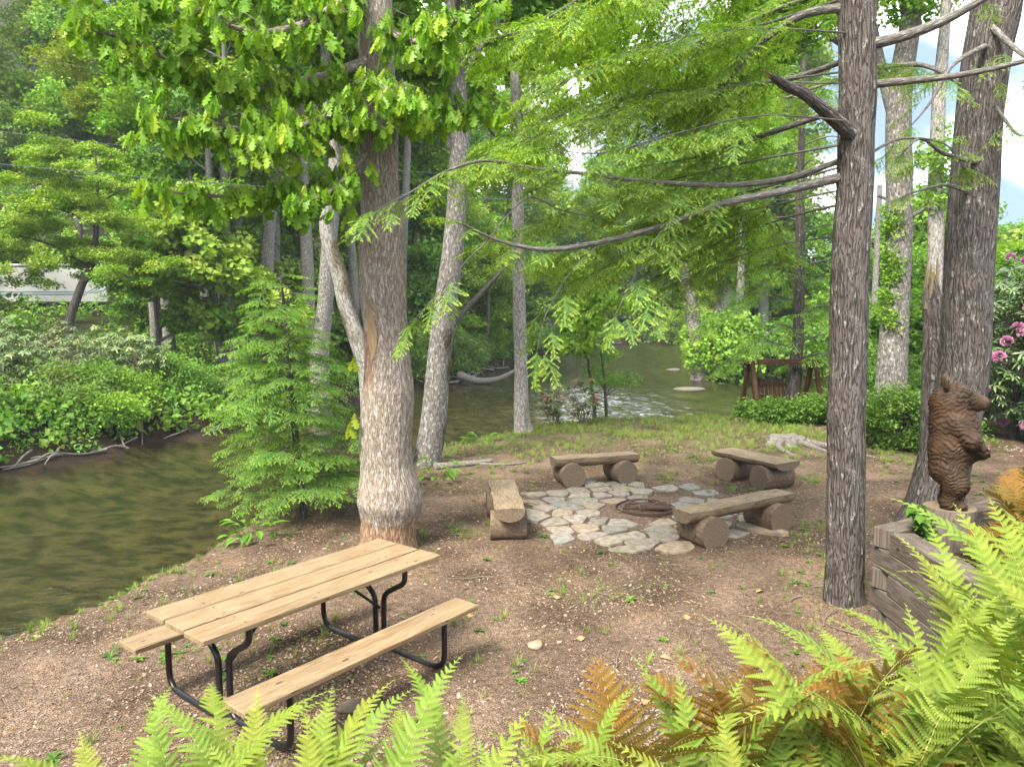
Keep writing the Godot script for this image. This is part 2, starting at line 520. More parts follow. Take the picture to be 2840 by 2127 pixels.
func river(x: float, z: float) -> Vector2:           # (signed distance to the river, positive on land; 1 where the near bank is nearest)
	var p := Vector2(x, z)
	var best := 1e9
	var which := 0
	var inside := false
	var n := shore.size()
	for i in n:
		var a := shore[i]
		var b := shore[(i + 1) % n]
		var ab := b - a
		var t := clampf((p - a).dot(ab) / ab.length_squared(), 0.0, 1.0)
		var d := p.distance_squared_to(a + ab * t)
		if d < best:
			best = d; which = i
		if (a.y > p.y) != (b.y > p.y) and p.x < (b.x - a.x) * (p.y - a.y) / (b.y - a.y) + a.x:
			inside = not inside
	return Vector2(-sqrt(best) if inside else sqrt(best), 1.0 if which < NEAR.size() - 1 else 0.0)

func land(x: float, z: float) -> float:
	var r := river(x, z)
	var s := r.x
	var rough := nz.get_noise_2d(x * 60.0, z * 60.0) * 0.035 + nz.get_noise_2d(x * 300.0, z * 300.0) * 0.012
	if r.y > 0.5:
		if s >= 0.0:
			return -0.07 * exp(-s * 1.6) + rough * clampf(s * 2.0, 0.25, 1.0)
		return maxf(-0.07 + s * 1.15 + rough * 2.0, -1.0 - 0.22 * minf(-s, 2.2)) + rough
	if s < 0.0:
		return maxf(WATER + s * 0.55 + rough, -1.0 - 0.22 * minf(-s, 2.2)) + rough
	var left := smoothstep(0.10, -0.28, x / maxf(-z, 12.0))             # the wooded hill stands to the left and behind
	var h := WATER + 0.45 * smoothstep(0.0, 1.1, s) + rough
	h += minf(s, 24.0) * lerpf(0.03, 0.14, left) + maxf(0.0, s - 24.0) * lerpf(0.07, 0.55, left)
	return h + nz.get_noise_2d(x * 12.0, z * 12.0) * 0.35 * smoothstep(1.0, 6.0, s)

func soil_colour(x: float, z: float, h: float) -> Color:
	var r := river(x, z)
	var a := nz.get_noise_2d(x * 45.0 + 300.0, z * 45.0)
	var b := nz.get_noise_2d(x * 160.0, z * 160.0 + 700.0)
	var c := Color(0.395, 0.295, 0.22)                               # pale reddish earth
	c = c.lerp(Color(0.275, 0.20, 0.148), smoothstep(-0.15, 0.35, a + b * 0.5))     # patches of brown leaf mould
	var bare := smoothstep(0.22, 0.42, nz2.get_noise_2d(x * 70.0, z * 70.0 + 90.0) + b * 0.25)
	c = c.lerp(Color(0.418, 0.295, 0.198), bare * 0.6)                  # scuffed clay
	var grassy := smoothstep(-13.0, -17.0, z + a * 3.0) * smoothstep(9.0, 5.0, x)
	c = c.lerp(Color(0.202, 0.216, 0.094), clampf(grassy * 0.55 + smoothstep(0.28, 0.5, a) * 0.3, 0.0, 0.7))
	if r.x < 0.0 or r.y < 0.5:
		if r.x < 0.0 and h < WATER - 0.02:
			var d := nz2.get_noise_2d(x * 150.0, z * 150.0) + 0.6 * nz.get_noise_2d(x * 420.0, z * 420.0)
			c = Color(0.14, 0.122, 0.05).lerp(Color(0.05, 0.052, 0.022), smoothstep(-0.06, 0.08, d + b * 0.7))
			c = c.lerp(Color(0.17, 0.135, 0.058), smoothstep(0.3, 0.5, b + d * 0.3) * 0.7)
		elif r.y < 0.5:
			c = Color(0.094, 0.072, 0.054).lerp(Color(0.09, 0.10, 0.04), smoothstep(0.8, 2.5, r.x + a * 1.5))
		else:
			c = Color(0.158, 0.104, 0.068).lerp(Color(0.094, 0.065, 0.043), smoothstep(-0.2, 0.3, b))
	return c

func axis(stops: Array) -> PackedFloat32Array:       # [from, to, step] runs
	var out := PackedFloat32Array()
	for s in stops:
		var x: float = s[0]
		while x < s[1] - 1e-4:
			out.append(x); x += s[2]
	out.append(stops[-1][1])
	return out

func build_land() -> void:
	for q in NEAR + FAR:
		shore.append(Vector2(q[0], q[1]))
	var xs := axis([[-140.0, -40.0, 5.0], [-40.0, -16.0, 1.6], [-16.0, -11.0, 0.4], [-11.0, -6.0, 0.2], [-6.0, 7.0, 0.1], [7.0, 14.0, 0.35], [14.0, 40.0, 1.6], [40.0, 140.0, 6.0]])
	var zs := axis([[-190.0, -90.0, 6.0], [-90.0, -40.0, 1.5], [-40.0, -21.0, 0.45], [-21.0, -3.8, 0.1], [-3.8, 6.0, 0.7], [6.0, 40.0, 4.0]])
	var v := PackedVector3Array(); var u := PackedVector2Array(); var c := PackedColorArray(); var ix := PackedInt32Array()
	for j in 173:
		for i in 131:
			var lx := -6.0 + i * 0.1; var lz := -21.0 + j * 0.1
			lawn_y.append(land(lx, lz)); var lr := river(lx, lz); lawn_s.append(lr.x if lr.y > 0.5 else -9.0)
	for z in zs:
		for x in xs:
			var h := land(x, z)
			v.append(Vector3(x, h, z)); u.append(Vector2(x, z)); c.append(soil_colour(x, z, h))
	var w := xs.size()
	var n := PackedVector3Array(); n.resize(v.size())
	for j in zs.size():
		for i in w:
			var a := v[j * w + mini(i + 1, w - 1)] - v[j * w + maxi(i - 1, 0)]
			var b := v[mini(j + 1, zs.size() - 1) * w + i] - v[maxi(j - 1, 0) * w + i]
			n[j * w + i] = b.cross(a).normalized()
			if i < w - 1 and j < zs.size() - 1:
				var k := j * w + i
				ix.append_array([k, k + 1, k + w + 1, k, k + w + 1, k + w])
	var arr := []
	arr.resize(Mesh.ARRAY_MAX)
	arr[Mesh.ARRAY_VERTEX] = v; arr[Mesh.ARRAY_NORMAL] = n; arr[Mesh.ARRAY_TEX_UV] = u; arr[Mesh.ARRAY_TEX_UV2] = u; arr[Mesh.ARRAY_COLOR] = c; arr[Mesh.ARRAY_INDEX] = ix
	var m := ArrayMesh.new()
	m.add_surface_from_arrays(Mesh.PRIMITIVE_TRIANGLES, arr)
	part("ground", m, M.soil, self).set_meta("kind", "structure")
	# water: a sheet over the whole bed, with low swells; riffles where it runs shallow
	var mb := MB.new()
	var wx := axis([[-40.0, -14.0, 1.0], [-14.0, -2.0, 0.2], [-2.0, 14.0, 0.1], [14.0, 20.0, 0.25], [20.0, 60.0, 1.2]])
	var wz := axis([[-90.0, -60.0, 0.8], [-60.0, -36.0, 0.3], [-36.0, -18.0, 0.09], [-18.0, -12.0, 0.2], [-12.0, 8.0, 0.5]])
	for z in wz:
		for x in wx:
			var riffle := exp(-pow((x - 4.5 - (z + 24.0) * 0.25) / 5.5, 2.0)) * smoothstep(-40.0, -30.0, z) + smoothstep(-50.0, -58.0, z) * 0.9
			var hh := nz.get_noise_2d(x * 130.0, z * 260.0) * (0.012 + 0.035 * riffle) + nz2.get_noise_2d(x * 40.0, z * 70.0) * 0.008 + nz2.get_noise_2d(x * 330.0, z * 480.0) * 0.028 * riffle
			mb.p(Vector3(x, WATER + hh, z), Vector2(x, z))
	for j in wz.size() - 1:
		for i in wx.size() - 1:
			var k := j * wx.size() + i
			mb.q(k, k + 1, k + wx.size() + 1, k + wx.size())
	part("river_water", mb.smooth(), M.water, self).set_meta("kind", "structure")

func build_sky() -> void:
	var w := 1024; var h := 512
	var n := FastNoiseLite.new(); n.seed = 91; n.frequency = 1.0; n.fractal_octaves = 6; n.fractal_gain = 0.5
	var d := PackedFloat32Array(); d.resize(w * h * 3)
	for y in h:
		var el := (0.5 - (y + 0.5) / h) * PI
		for x in w:
			var az := (x + 0.5) / w * TAU
			var s := sin(maxf(el, -0.02)); var dir := Vector3(cos(el) * cos(az), s, cos(el) * sin(az))
			var t := pow(clampf(s, 0.0, 1.0), 0.5)
			var c := Vector3(0.105, 0.14, 0.19).lerp(Vector3(0.042, 0.082, 0.15), t)
			var q := dir / (s + 0.35)
			var cl := n.get_noise_3d(q.x * 1.5, 3.0, q.z * 1.5)
			var k := smoothstep(-0.04, 0.22, cl)
			var shade := 0.5 + 0.5 * n.get_noise_3d(q.x * 1.5 + 7.0, 1.0, q.z * 1.5)
			c = c.lerp(Vector3(0.74, 0.77, 0.82).lerp(Vector3(0.98, 0.98, 0.98), shade), k * 0.95)
			if el < 0.0:
				c = Vector3(0.22, 0.25, 0.2)
			var i := (y * w + x) * 3
			d[i] = c.x; d[i + 1] = c.y; d[i + 2] = c.z
	var im := Image.create_from_data(w, h, false, Image.FORMAT_RGBF, d.to_byte_array())
	var ps := PanoramaSkyMaterial.new()
	ps.panorama = ImageTexture.create_from_image(im)
	var sky := Sky.new(); sky.sky_material = ps
	var env := Environment.new()
	env.background_mode = Environment.BG_SKY
	env.sky = sky
	env.background_energy_multiplier = 1.0
	env.tonemap_mode = Environment.TONE_MAPPER_LINEAR
	env.tonemap_exposure = 6.6
	env.sdfgi_enabled = true; env.ssao_enabled = true; env.ssil_enabled = true
	env.fog_enabled = true                            # slight haze, added mainly to lift the dark gaps; far things pale a little
	env.fog_density = 0.0005
	env.fog_light_color = Color(0.93, 0.96, 0.98)
	var we := WorldEnvironment.new(); we.environment = env; we.name = "environment"
	add_child(we)
	var sun := DirectionalLight3D.new(); sun.name = "sun"
	sun.light_energy = 0.6
	sun.light_color = Color(1.0, 0.97, 0.92)
	sun.light_angular_distance = 20.0
	sun.shadow_enabled = true
	add_child(sun)
	sun.look_at_from_position(Vector3.ZERO, Vector3(0.45, -0.9, -0.6))
	var cam := Camera3D.new(); cam.name = "camera"
	cam.fov = 53.72
	cam.position = Vector3(0, 2.647, 0)
	cam.rotation.x = -0.0975
	cam.near = 0.05; cam.far = 500.0
	add_child(cam)
	cam.current = true

# ---------------------------------------------------------------- picnic table
func build_table() -> void:
	var t := thing("picnic_table", "picnic table of pale new boards on black steel tube legs", "picnic table", Vector3(-1.44, 0.0, -5.17), 0.902)
	var ln := 1.96
	var k := 0
	for z in [-0.24, 0.0, 0.24]:
		var o := part("tabletop_plank", board(Vector3(ln + rf(-0.01, 0.01), 0.038, 0.219), 0.006, 0.003, Vector2(k * 0.71, k * 0.333)), M.wood_new, t, at3(0, 0.731 + rf(-0.002, 0.002), z))
		k += 1
		for x in [-0.68, 0.68]:
			for zz in [-0.06, 0.06]:
				var b := CylinderMesh.new(); b.top_radius = 0.004; b.bottom_radius = 0.004; b.height = 0.004; b.radial_segments = 8; b.rings = 1
				part("bolt_head", b, M.black_steel, o, at3(x, 0.0205, zz))
	for z in [-0.628, 0.628]:
		part("seat_plank", board(Vector3(ln, 0.038, 0.236), 0.006, 0.003, Vector2(k * 0.71, k * 0.333)), M.wood_new, t, at3(0, 0.431, z))
		k += 1
	for x in [-0.66, 0.66]:
		var f := Node3D.new(); f.name = "leg_frame"; t.add_child(f, true); f.position.x = x
		for s in [-1.0, 1.0]:
			var e: float = 0.024 * s
			var pts := [[e, 0.712, 0.262 * s, 0.021], [e, 0.64, 0.262 * s, 0.021], [e, 0.575, 0.235 * s, 0.021], [e, 0.475, 0.07 * s, 0.021], [e, 0.41, 0.026 * s, 0.021], [e, 0.32, 0.022 * s, 0.021], [e, 0.13, 0.022 * s, 0.021], [e, 0.062, 0.045 * s, 0.021], [e, 0.028, 0.12 * s, 0.021], [e, 0.024, 0.32 * s, 0.021], [e, 0.027, 0.54 * s, 0.021], [e, 0.06, 0.63 * s, 0.021], [e, 0.13, 0.665 * s, 0.021], [e, 0.30, 0.668 * s, 0.021], [e, 0.412, 0.668 * s, 0.021]]
			var mb := MB.new()
			tube(mb, curve(pts, 0.03), 14)
			part("tube", mb.smooth(), M.black_steel, f)
			part("seat_bracket", box(Vector3(0.045, 0.006, 0.21), 0.001), M.black_steel, f, at3(e, 0.409, 0.628 * s))
		part("top_bracket", box(Vector3(0.045, 0.006, 0.64), 0.001), M.black_steel, f, at3(0, 0.7085, 0))
		var br := MB.new()
		tube(br, [Vector4(0, 0.34, 0, 0.011), Vector4(-signf(x) * 0.42, 0.708, 0, 0.011)], 8)
		part("brace", br.smooth(), M.black_steel, f)

# ---------------------------------------------------------------- log benches
func half_log(ln: float, wd: float, th: float, sd: float) -> ArrayMesh:
	var mb := MB.new()
	var n := 22; var k := 14
	for i in n + 1:
		var x := lerpf(-ln / 2, ln / 2, float(i) / n)
		var wl := wd / 2 * (1.0 + 0.10 * nz.get_noise_2d(x * 160.0, sd)); var wr := wd / 2 * (1.0 + 0.10 * nz.get_noise_2d(x * 160.0, sd + 50.0))
		var dip := 0.012 * nz.get_noise_2d(x * 90.0, sd + 99.0)
		for j in k + 1:
			var a := PI * j / k
			var y := -pow(sin(a), 0.72) * th * (1.0 + 0.07 * nz.get_noise_2d(x * 220.0, sd + j * 40.0)) + dip
			mb.p(Vector3(x, y, cos(a) * (wl if cos(a) < 0 else wr)), Vector2(x + sd, j * 0.05 + 0.4))
	for i in n:
		for j in k:
			var a := i * (k + 1) + j
			mb.q(a, a + k + 1, a + k + 2, a + 1)
	# flat sawn top: its own vertices, so that the edge stays crisp
	var f := mb.v.size()
	for i in n + 1:
		var l := mb.v[i * (k + 1)]; var r := mb.v[i * (k + 1) + k]
		for j in 5:
			var q := l.lerp(r, j / 4.0)
			q.y += 0.004 * nz.get_noise_2d(q.x * 300.0, q.z * 600.0 + sd) + (0.001 if j in [0, 4] else 0.003)
			mb.p(q, Vector2(q.x + sd, q.z))
	for i in n:
		for j in 4:
			var a := f + i * 5 + j
			mb.q(a, a + 1, a + 6, a + 5)
	return mb.smooth()

func half_end(ln: float, wd: float, th: float, sd: float, side: float) -> ArrayMesh:
	var mb := MB.new()
	var x := side * ln / 2 + side * 0.001
	var xi := side * ln / 2
	var k := 14
	var wl := wd / 2 * (1.0 + 0.10 * nz.get_noise_2d(xi * 160.0, sd)); var wr := wd / 2 * (1.0 + 0.10 * nz.get_noise_2d(xi * 160.0, sd + 50.0))
	var dip := 0.012 * nz.get_noise_2d(xi * 90.0, sd + 99.0)
	var m := mb.p(Vector3(x, dip - th * 0.3, 0), Vector2(0.5, 0.5))
	var ids := []
	for j in k + 1:
		var a := PI * j / k
		var y := -pow(sin(a), 0.72) * th * (1.0 + 0.07 * nz.get_noise_2d(xi * 220.0, sd + j * 40.0)) + dip
		var z := cos(a) * (wl if cos(a) < 0 else wr)
		ids.append(mb.p(Vector3(x, y, z), Vector2(0.5 + z * 1.6, 0.5 + y * 1.6)))
	for j in k:
		if side > 0:
			mb.t(m, ids[j + 1], ids[j])
		else:
			mb.t(m, ids[j], ids[j + 1])
	mb.t(m, ids[0] if side > 0 else ids[k], ids[k] if side > 0 else ids[0])
	return mb.flat()

func round_log(called: String, parent: Node, r: float, ln: float, sd: float, at: Transform3D, side_mat: Material) -> void:
	var mb := MB.new()
	var n := 10; var k := 36
	for i in n + 1:
		var x := lerpf(-ln / 2, ln / 2, float(i) / n)
		var e := 0.985 if i == 0 or i == n else 1.0
		for j in k + 1:
			var a := TAU * (j % k) / k
			var rr := r * e * (1.0 + 0.05 * nz.get_noise_2d(cos(a) * 60.0 + sd, sin(a) * 60.0 + sd) + 0.02 * nz.get_noise_3d(x * 300.0, cos(a) * 150.0, sin(a) * 150.0 + sd))
			mb.p(Vector3(x, sin(a) * rr, cos(a) * rr), Vector2(x + sd, float(j) / k))
	for i in n:
		for j in k:
			var a := i * (k + 1) + j
			mb.q(a, a + 1, a + k + 2, a + k + 1)
	var o := part(called, mb.smooth(), side_mat, parent, at)
	for s in [0, n]:
		var eb := MB.new()
		var x: float = (-1.0 if s == 0 else 1.0) * (ln / 2 + 0.001)
		var m := eb.p(Vector3(x, 0, 0), Vector2(0.5, 0.5))
		for j in k:
			var q: Vector3 = mb.v[s * (k + 1) + j]
			eb.p(Vector3(x, q.y, q.z), Vector2(0.5 + q.z / r * 0.45, 0.5 - q.y / r * 0.45))
		for j in k:
			if s == 0:
				eb.t(m, 1 + j, 1 + (j + 1) % k)
			else:
				eb.t(m, 1 + (j + 1) % k, 1 + j)
		part("sawn_end", eb.flat(), M.log_end, o)

func bench(label: String, cx: float, cz: float, dx: float, dz: float, ln: float, wd: float, th: float, r: float, gap: float, sl: float, sd: float, top := 0.43) -> void:
	var turn := atan2(-dz, dx)
	var t := thing("log_bench", label, "bench", Vector3(cx, land(cx, cz), cz), turn, "log benches round the fire pit")
	var seat := part("seat", half_log(ln, wd, th, sd), M.wood_bench, t, at3(0, top, 0))
	for s in [-1.0, 1.0]:
		part("sawn_end", half_end(ln, wd, th, sd, s), M.log_end, seat)
	for s in [-1.0, 1.0]:
		round_log("support_log", t, r * rf(0.96, 1.04), sl, sd + s * 3.0, Transform3D(Basis(Vector3.UP, PI / 2 + rf(-0.12, 0.12)), Vector3(s * gap, r - 0.012, 0)), M.wood_log)

func build_benches() -> void:
	bench("longest log bench, beside the dark hemlock trunk, its round supports' sawn ends showing", 2.64, -8.72, 1.45, -0.92, 1.76, 0.29, 0.14, 0.185, 0.56, 0.46, 3.0)
	bench("log bench on the grass side of the fire pit, towards the river", 1.27, -11.45, 1.26, -0.35, 1.36, 0.30, 0.15, 0.185, 0.42, 0.46, 13.0)
	bench("greyish log bench end-on by the oak's side of the flagstones", -0.08, -9.08, 0.12, 1.5, 1.5, 0.34, 0.15, 0.165, 0.47, 0.42, 23.0, 0.41)
	bench("broad plank-topped log bench in front of the old stump", 3.72, -11.45, 0.55, 0.95, 1.3, 0.5, 0.12, 0.185, 0.36, 0.55, 33.0)

# ---------------------------------------------------------------- flagstones and fire pit
func clip_half(poly: PackedVector2Array, p: Vector2, n: Vector2) -> PackedVector2Array:
	var out := PackedVector2Array()
	for i in poly.size():
		var a := poly[i]; var b := poly[(i + 1) % poly.size()]
		var da := (a - p).dot(n); var db := (b - p).dot(n)
		if da <= 0.0:
			out.append(a)
		if (da < 0.0) != (db < 0.0) and absf(da - db) > 1e-9:
			out.append(a.lerp(b, da / (da - db)))
	return out

func stone_slab(poly: PackedVector2Array, c: Vector2, th: float, col: Color, tilt: Vector2) -> ArrayMesh:
	var mb := MB.new()
	var n := poly.size()
	var rings := [[1.0, -th], [1.0, -0.010], [0.985, -0.002], [0.95, 0.0]]
	for rr in rings:
		for q in poly:
			var d: Vector2 = (q - c) * rr[0]
			mb.p(Vector3(d.x, rr[1] + d.dot(tilt), d.y), d, col)
	for k in rings.size() - 1:
		for i in n:
			mb.q(k * n + i, k * n + (i + 1) % n, (k + 1) * n + (i + 1) % n, (k + 1) * n + i)
	var m := mb.p(Vector3(0, 0.003, 0), Vector2.ZERO, col)
	for i in n:
		mb.t(m, (rings.size() - 1) * n + i, (rings.size() - 1) * n + (i + 1) % n)
	return mb.flat()

func build_patio() -> void:
	var patio := Node3D.new(); patio.name = "patio"; add_child(patio)
	patio.set_meta("kind", "structure"); patio.set_meta("label", "irregular grey flagstones laid in a ring round the fire pit")
	var c0 := Vector2(1.62, -9.85)
	var pit := Vector2(1.78, -9.86)
	rng.seed = 401
	var sites := []
	var tries := 0
	while sites.size() < 128 and tries < 9000:
		tries += 1
		var p := c0 + Vector2(rf(-2.0, 2.0), rf(-2.3, 2.3))
		var e := (p - c0) / Vector2(1.62, 1.82)
		if e.length() > 1.25:
			continue
		var ok := true
		for q in sites:
			if p.distance_to(q) < 0.235:
				ok = false
				break
		if ok:
			sites.append(p)
	for p in sites:
		var e: Vector2 = (p - c0) / Vector2(1.55, 1.75)
		var edge: float = e.length() + 0.12 * nz.get_noise_2d(p.x * 90.0, p.y * 90.0)
		if edge > 1.0 or p.distance_to(pit) < 0.52:
			continue
		if p.x > 1.9 and p.y < -9.8 and rng.randf() < 0.28:             # the far right of the ring is partly bare
			continue
		var poly := PackedVector2Array([p + Vector2(-0.34, -0.3), p + Vector2(0.34, -0.3), p + Vector2(0.34, 0.3), p + Vector2(-0.34, 0.3)])
		for q in sites:
			if q != p and p.distance_to(q) < 0.9:
				var nn: Vector2 = (q - p).normalized()
				poly = clip_half(poly, p + (q - p) * 0.5 - nn * rf(0.010, 0.030), nn)
		for k in 2:                                                      # knock corners off
			var an := rf(0, TAU); var dn := Vector2(cos(an), sin(an))
			poly = clip_half(poly, p + dn * rf(0.13, 0.22), dn)
		if poly.size() < 3:
			continue
		var round_poly := PackedVector2Array()
		for i in poly.size():
			var a := poly[i]; var b := poly[(i + 1) % poly.size()]
			if a.distance_to(b) < 0.02:
				continue
			round_poly.append(a.lerp(b, 0.07)); round_poly.append(a.lerp(b, 0.5) + Vector2(rf(-1, 1), rf(-1, 1)) * 0.014); round_poly.append(a.lerp(b, 0.93))
		if round_poly.size() < 6:
			continue
		var tone: Color = pick([Color(0.36, 0.315, 0.245), Color(0.32, 0.29, 0.235), Color(0.39, 0.335, 0.255), Color(0.37, 0.32, 0.25), Color(0.41, 0.315, 0.22), Color(0.33, 0.305, 0.25)])
		var o := part("flagstone", stone_slab(round_poly, p, 0.06, vary(tone, 0.12), Vector2(rf(-0.03, 0.03), rf(-0.03, 0.03))), M.stone, patio, at3(p.x, land(p.x, p.y) + rf(0.016, 0.034), p.y))
	# sunken iron ring with old grate bars
	var fp := thing("fire_pit", "sunken rusty iron fire ring with grate bars and twigs among the flagstones", "fire pit", Vector3(pit.x, land(pit.x, pit.y), pit.y))
	var rb := MB.new()
	var k := 40
	for i in k + 1:
		var a := TAU * i / k
		var d := Vector3(cos(a), 0, sin(a))
		for q in [[0.40, -0.08], [0.40, 0.030], [0.388, 0.032], [0.388, -0.08]]:
			rb.p(d * q[0] + Vector3(0, q[1] - 0.01 * cos(a * 2.0), 0), Vector2(a, q[1]))
	for i in k:
		for j in 3:
			rb.q(i * 4 + j, i * 4 + j + 1, i * 4 + 5 + j, i * 4 + 4 + j)
	part("ring", rb.smooth(), M.rusty_iron, fp)
	part("grate_plate", box(Vector3(0.42, 0.008, 0.2), 0.002), M.rusty_iron, fp, Transform3D(Basis.from_euler(Vector3(0.06, -0.25, 0.03)), Vector3(0.1, 0.055, 0.02)))
	for z in [-0.09, 0.0, 0.12, 0.17]:
		var gb := MB.new()
		tube(gb, [Vector4(-0.33, 0.045, z, 0.009), Vector4(0.33, 0.055, z + 0.04, 0.009)], 6)
		part("grate_bar", gb.smooth(), M.rusty_iron, fp)
	for q in 9:
		var tb := MB.new()
		var a := Vector3(rf(-0.36, 0.3), rf(0.06, 0.09), rf(-0.25, 0.25)); var an := rf(0, TAU)
		tube(tb, curve([[a.x, a.y, a.z, 0.006], [a.x + cos(an) * 0.12, a.y + 0.02, a.z + sin(an) * 0.12, 0.005], [a.x + cos(an + 0.4) * 0.24, a.y + rf(0.0, 0.06), a.z + sin(an + 0.4) * 0.22, 0.003]], 0.05), 5)
		part("twig", tb.smooth(), M.twig, fp)

# ---------------------------------------------------------------- timber planter and the fern bed's wall
func wall_course(parent: Node, a: Vector2, b: Vector2, y: float, hgt: float, wd: float, off: float) -> void:
	var d := b - a
	var seg := maxi(1, int(round(d.length() / 2.6)))
	for i in seg:
		var p := a + d * (i + 0.5) / seg
		part("timber", board(Vector3(d.length() / seg - 0.006, hgt - 0.005, wd + rf(-0.004, 0.004)), 0.007, 0.003, Vector2(off + i * 0.37, off * 0.61)), M.wood_timber, parent, Transform3D(Basis(Vector3.UP, atan2(-d.y, d.x)), Vector3(p.x, y, p.y)))

func build_planter() -> void:
	var t := thing("timber_planter", "raised bed walled with weathered brown timbers, its corner beside the hemlock trunk", "planter", Vector3.ZERO)
	var c := Vector2(3.14, -6.16)
	var n := 5; var hh := 0.174; var wd := 0.2
	var back := Vector2(0.86, -0.5).normalized()
	var far := c + back * 4.6
	for k in n:
		var y := hh * (k + 0.5) - 0.01
		# front wall runs towards the viewer, back wall away to the right; corner ends alternate
		var long_back := k % 2 == 0
		var a := Vector2(c.x, c.y - 0.02) if not long_back else Vector2(c.x, c.y + 0.215)
		wall_course(t, a if long_back else Vector2(c.x, c.y - 0.08), Vector2(3.14, -3.95), y, hh, wd, k * 0.43)
		var perp := back.orthogonal()
		wall_course(t, c + back * (-0.1 if long_back else 0.125) + Vector2(0, 0.06), far, y, hh, wd, k * 0.31 + 5.0)
		wall_course(t, Vector2(3.05, -3.86), Vector2(1.02, -2.68), y, hh, wd, k * 0.53 + 9.0)
		wall_course(t, Vector2(0.98, -2.62), Vector2(-5.0, -2.45), y, hh, wd, k * 0.23 + 13.0)
	# the soil that fills it
	var mb := MB.new()
	var xs := axis([[-5.0, 8.0, 0.14]]); var zs := axis([[-9.0, 1.2, 0.14]])
	var ids := {}
	for j in zs.size():
		for i in xs.size():
			var x := xs[i]; var z := zs[j]
			var inside := false
			if x >= 3.05:
				inside = z > c.y + (x - c.x) * back.y / back.x
			elif x >= 1.0:
				inside = z > -2.73 - (x - 1.05) * 0.58
			else:
				inside = z > -2.6
			if inside:
				var hgt := 0.70 + 0.05 * nz.get_noise_2d(x * 90.0, z * 90.0) + 0.02 * nz.get_noise_2d(x * 400.0, z * 400.0)
				ids[Vector2i(i, j)] = mb.p(Vector3(x, hgt, z), Vector2(x, z), Color(0.105, 0.065, 0.045) * (1.0 + 0.5 * nz.get_noise_2d(x * 200.0, z * 200.0)))
	for q in ids:
		var a := Vector2i(q.x + 1, q.y); var b := Vector2i(q.x + 1, q.y + 1); var d := Vector2i(q.x, q.y + 1)
		if ids.has(a) and ids.has(b) and ids.has(d):
			mb.q(ids[q], ids[a], ids[b], ids[d])
	part("soil", mb.smooth(), M.bed_soil, t)

# ---------------------------------------------------------------- leaves, sprays, fronds: shared small meshes
func leaf_shape(mb: MB, base: Transform3D, outline: Array, ln: float, wd: float, bend: float, col: Color, keel := 0.25) -> void:
	# outline: [t along, half width] pairs; a folded blade along +x that droops by bend
	var mids := []
	var ls := []
	var rs := []
	for q in outline:
		var x: float = q[0] * ln
		var y: float = -bend * q[0] * q[0] * ln
		var w: float = q[1] * wd
		mids.append(mb.p(base * Vector3(x, y, 0), Vector2.ZERO, col))
		ls.append(mb.p(base * Vector3(x + w * 0.25, y + w * keel, w), Vector2.ZERO, col))
		rs.append(mb.p(base * Vector3(x + w * 0.25, y + w * keel, -w), Vector2.ZERO, col))
	for i in outline.size() - 1:
		if outline[i][1] == 0.0:                                         # pointed ends need one triangle a side
			mb.t(mids[i], ls[i + 1], mids[i + 1]); mb.t(mids[i], mids[i + 1], rs[i + 1])
		elif outline[i + 1][1] == 0.0:
			mb.t(mids[i], ls[i], mids[i + 1]); mb.t(mids[i], mids[i + 1], rs[i])
		else:
			mb.q(mids[i], ls[i], ls[i + 1], mids[i + 1])
			mb.q(mids[i], mids[i + 1], rs[i + 1], rs[i])

func rand_basis(tilt: float) -> Basis:
	return Basis(Vector3.UP, rf(0, TAU)) * Basis(Vector3.RIGHT, rf(-tilt, tilt)) * Basis(Vector3.BACK, rf(-tilt, tilt))

const OVAL := [[0.0, 0.0], [0.28, 0.42], [0.6, 0.4], [1.0, 0.0]]
const BLADE := [[0.0, 0.0], [0.42, 0.47], [1.0, 0.0]]
const LANCE := [[0.0, 0.05], [0.3, 0.36], [0.65, 0.38], [1.0, 0.02]]
const OAK := [[0.0, 0.02], [0.10, 0.10], [0.20, 0.34], [0.27, 0.14], [0.40, 0.60], [0.48, 0.20], [0.62, 0.72], [0.70, 0.28], [0.82, 0.50], [0.89, 0.22], [1.0, 0.02]]
const STAR := [[0.0, 0.06], [0.08, 0.62], [0.3, 0.34], [0.52, 0.66], [0.68, 0.30], [1.0, 0.04]]

func clump(n: int, r: Vector3, size: float, outline: Array, wd: float, tilt: float, droop: float) -> ArrayMesh:
	var mb := MB.new()
	for i in n:
		var d := Vector3(rf(-1, 1), rf(-1, 1), rf(-1, 1))
		while d.length() > 1.0:
			d = Vector3(rf(-1, 1), rf(-1, 1), rf(-1, 1))
		var b := rand_basis(tilt)
		b = b * Basis(Vector3.BACK, -droop * rf(0.3, 1.2))
		var s := size * rf(0.7, 1.2)
		var k := rf(0.78, 1.2)
		leaf_shape(mb, Transform3D(b, d * r), outline, s, s * wd, rf(0.0, 0.35), Color(k, k * rf(0.97, 1.03), k))
	return mb.flat()

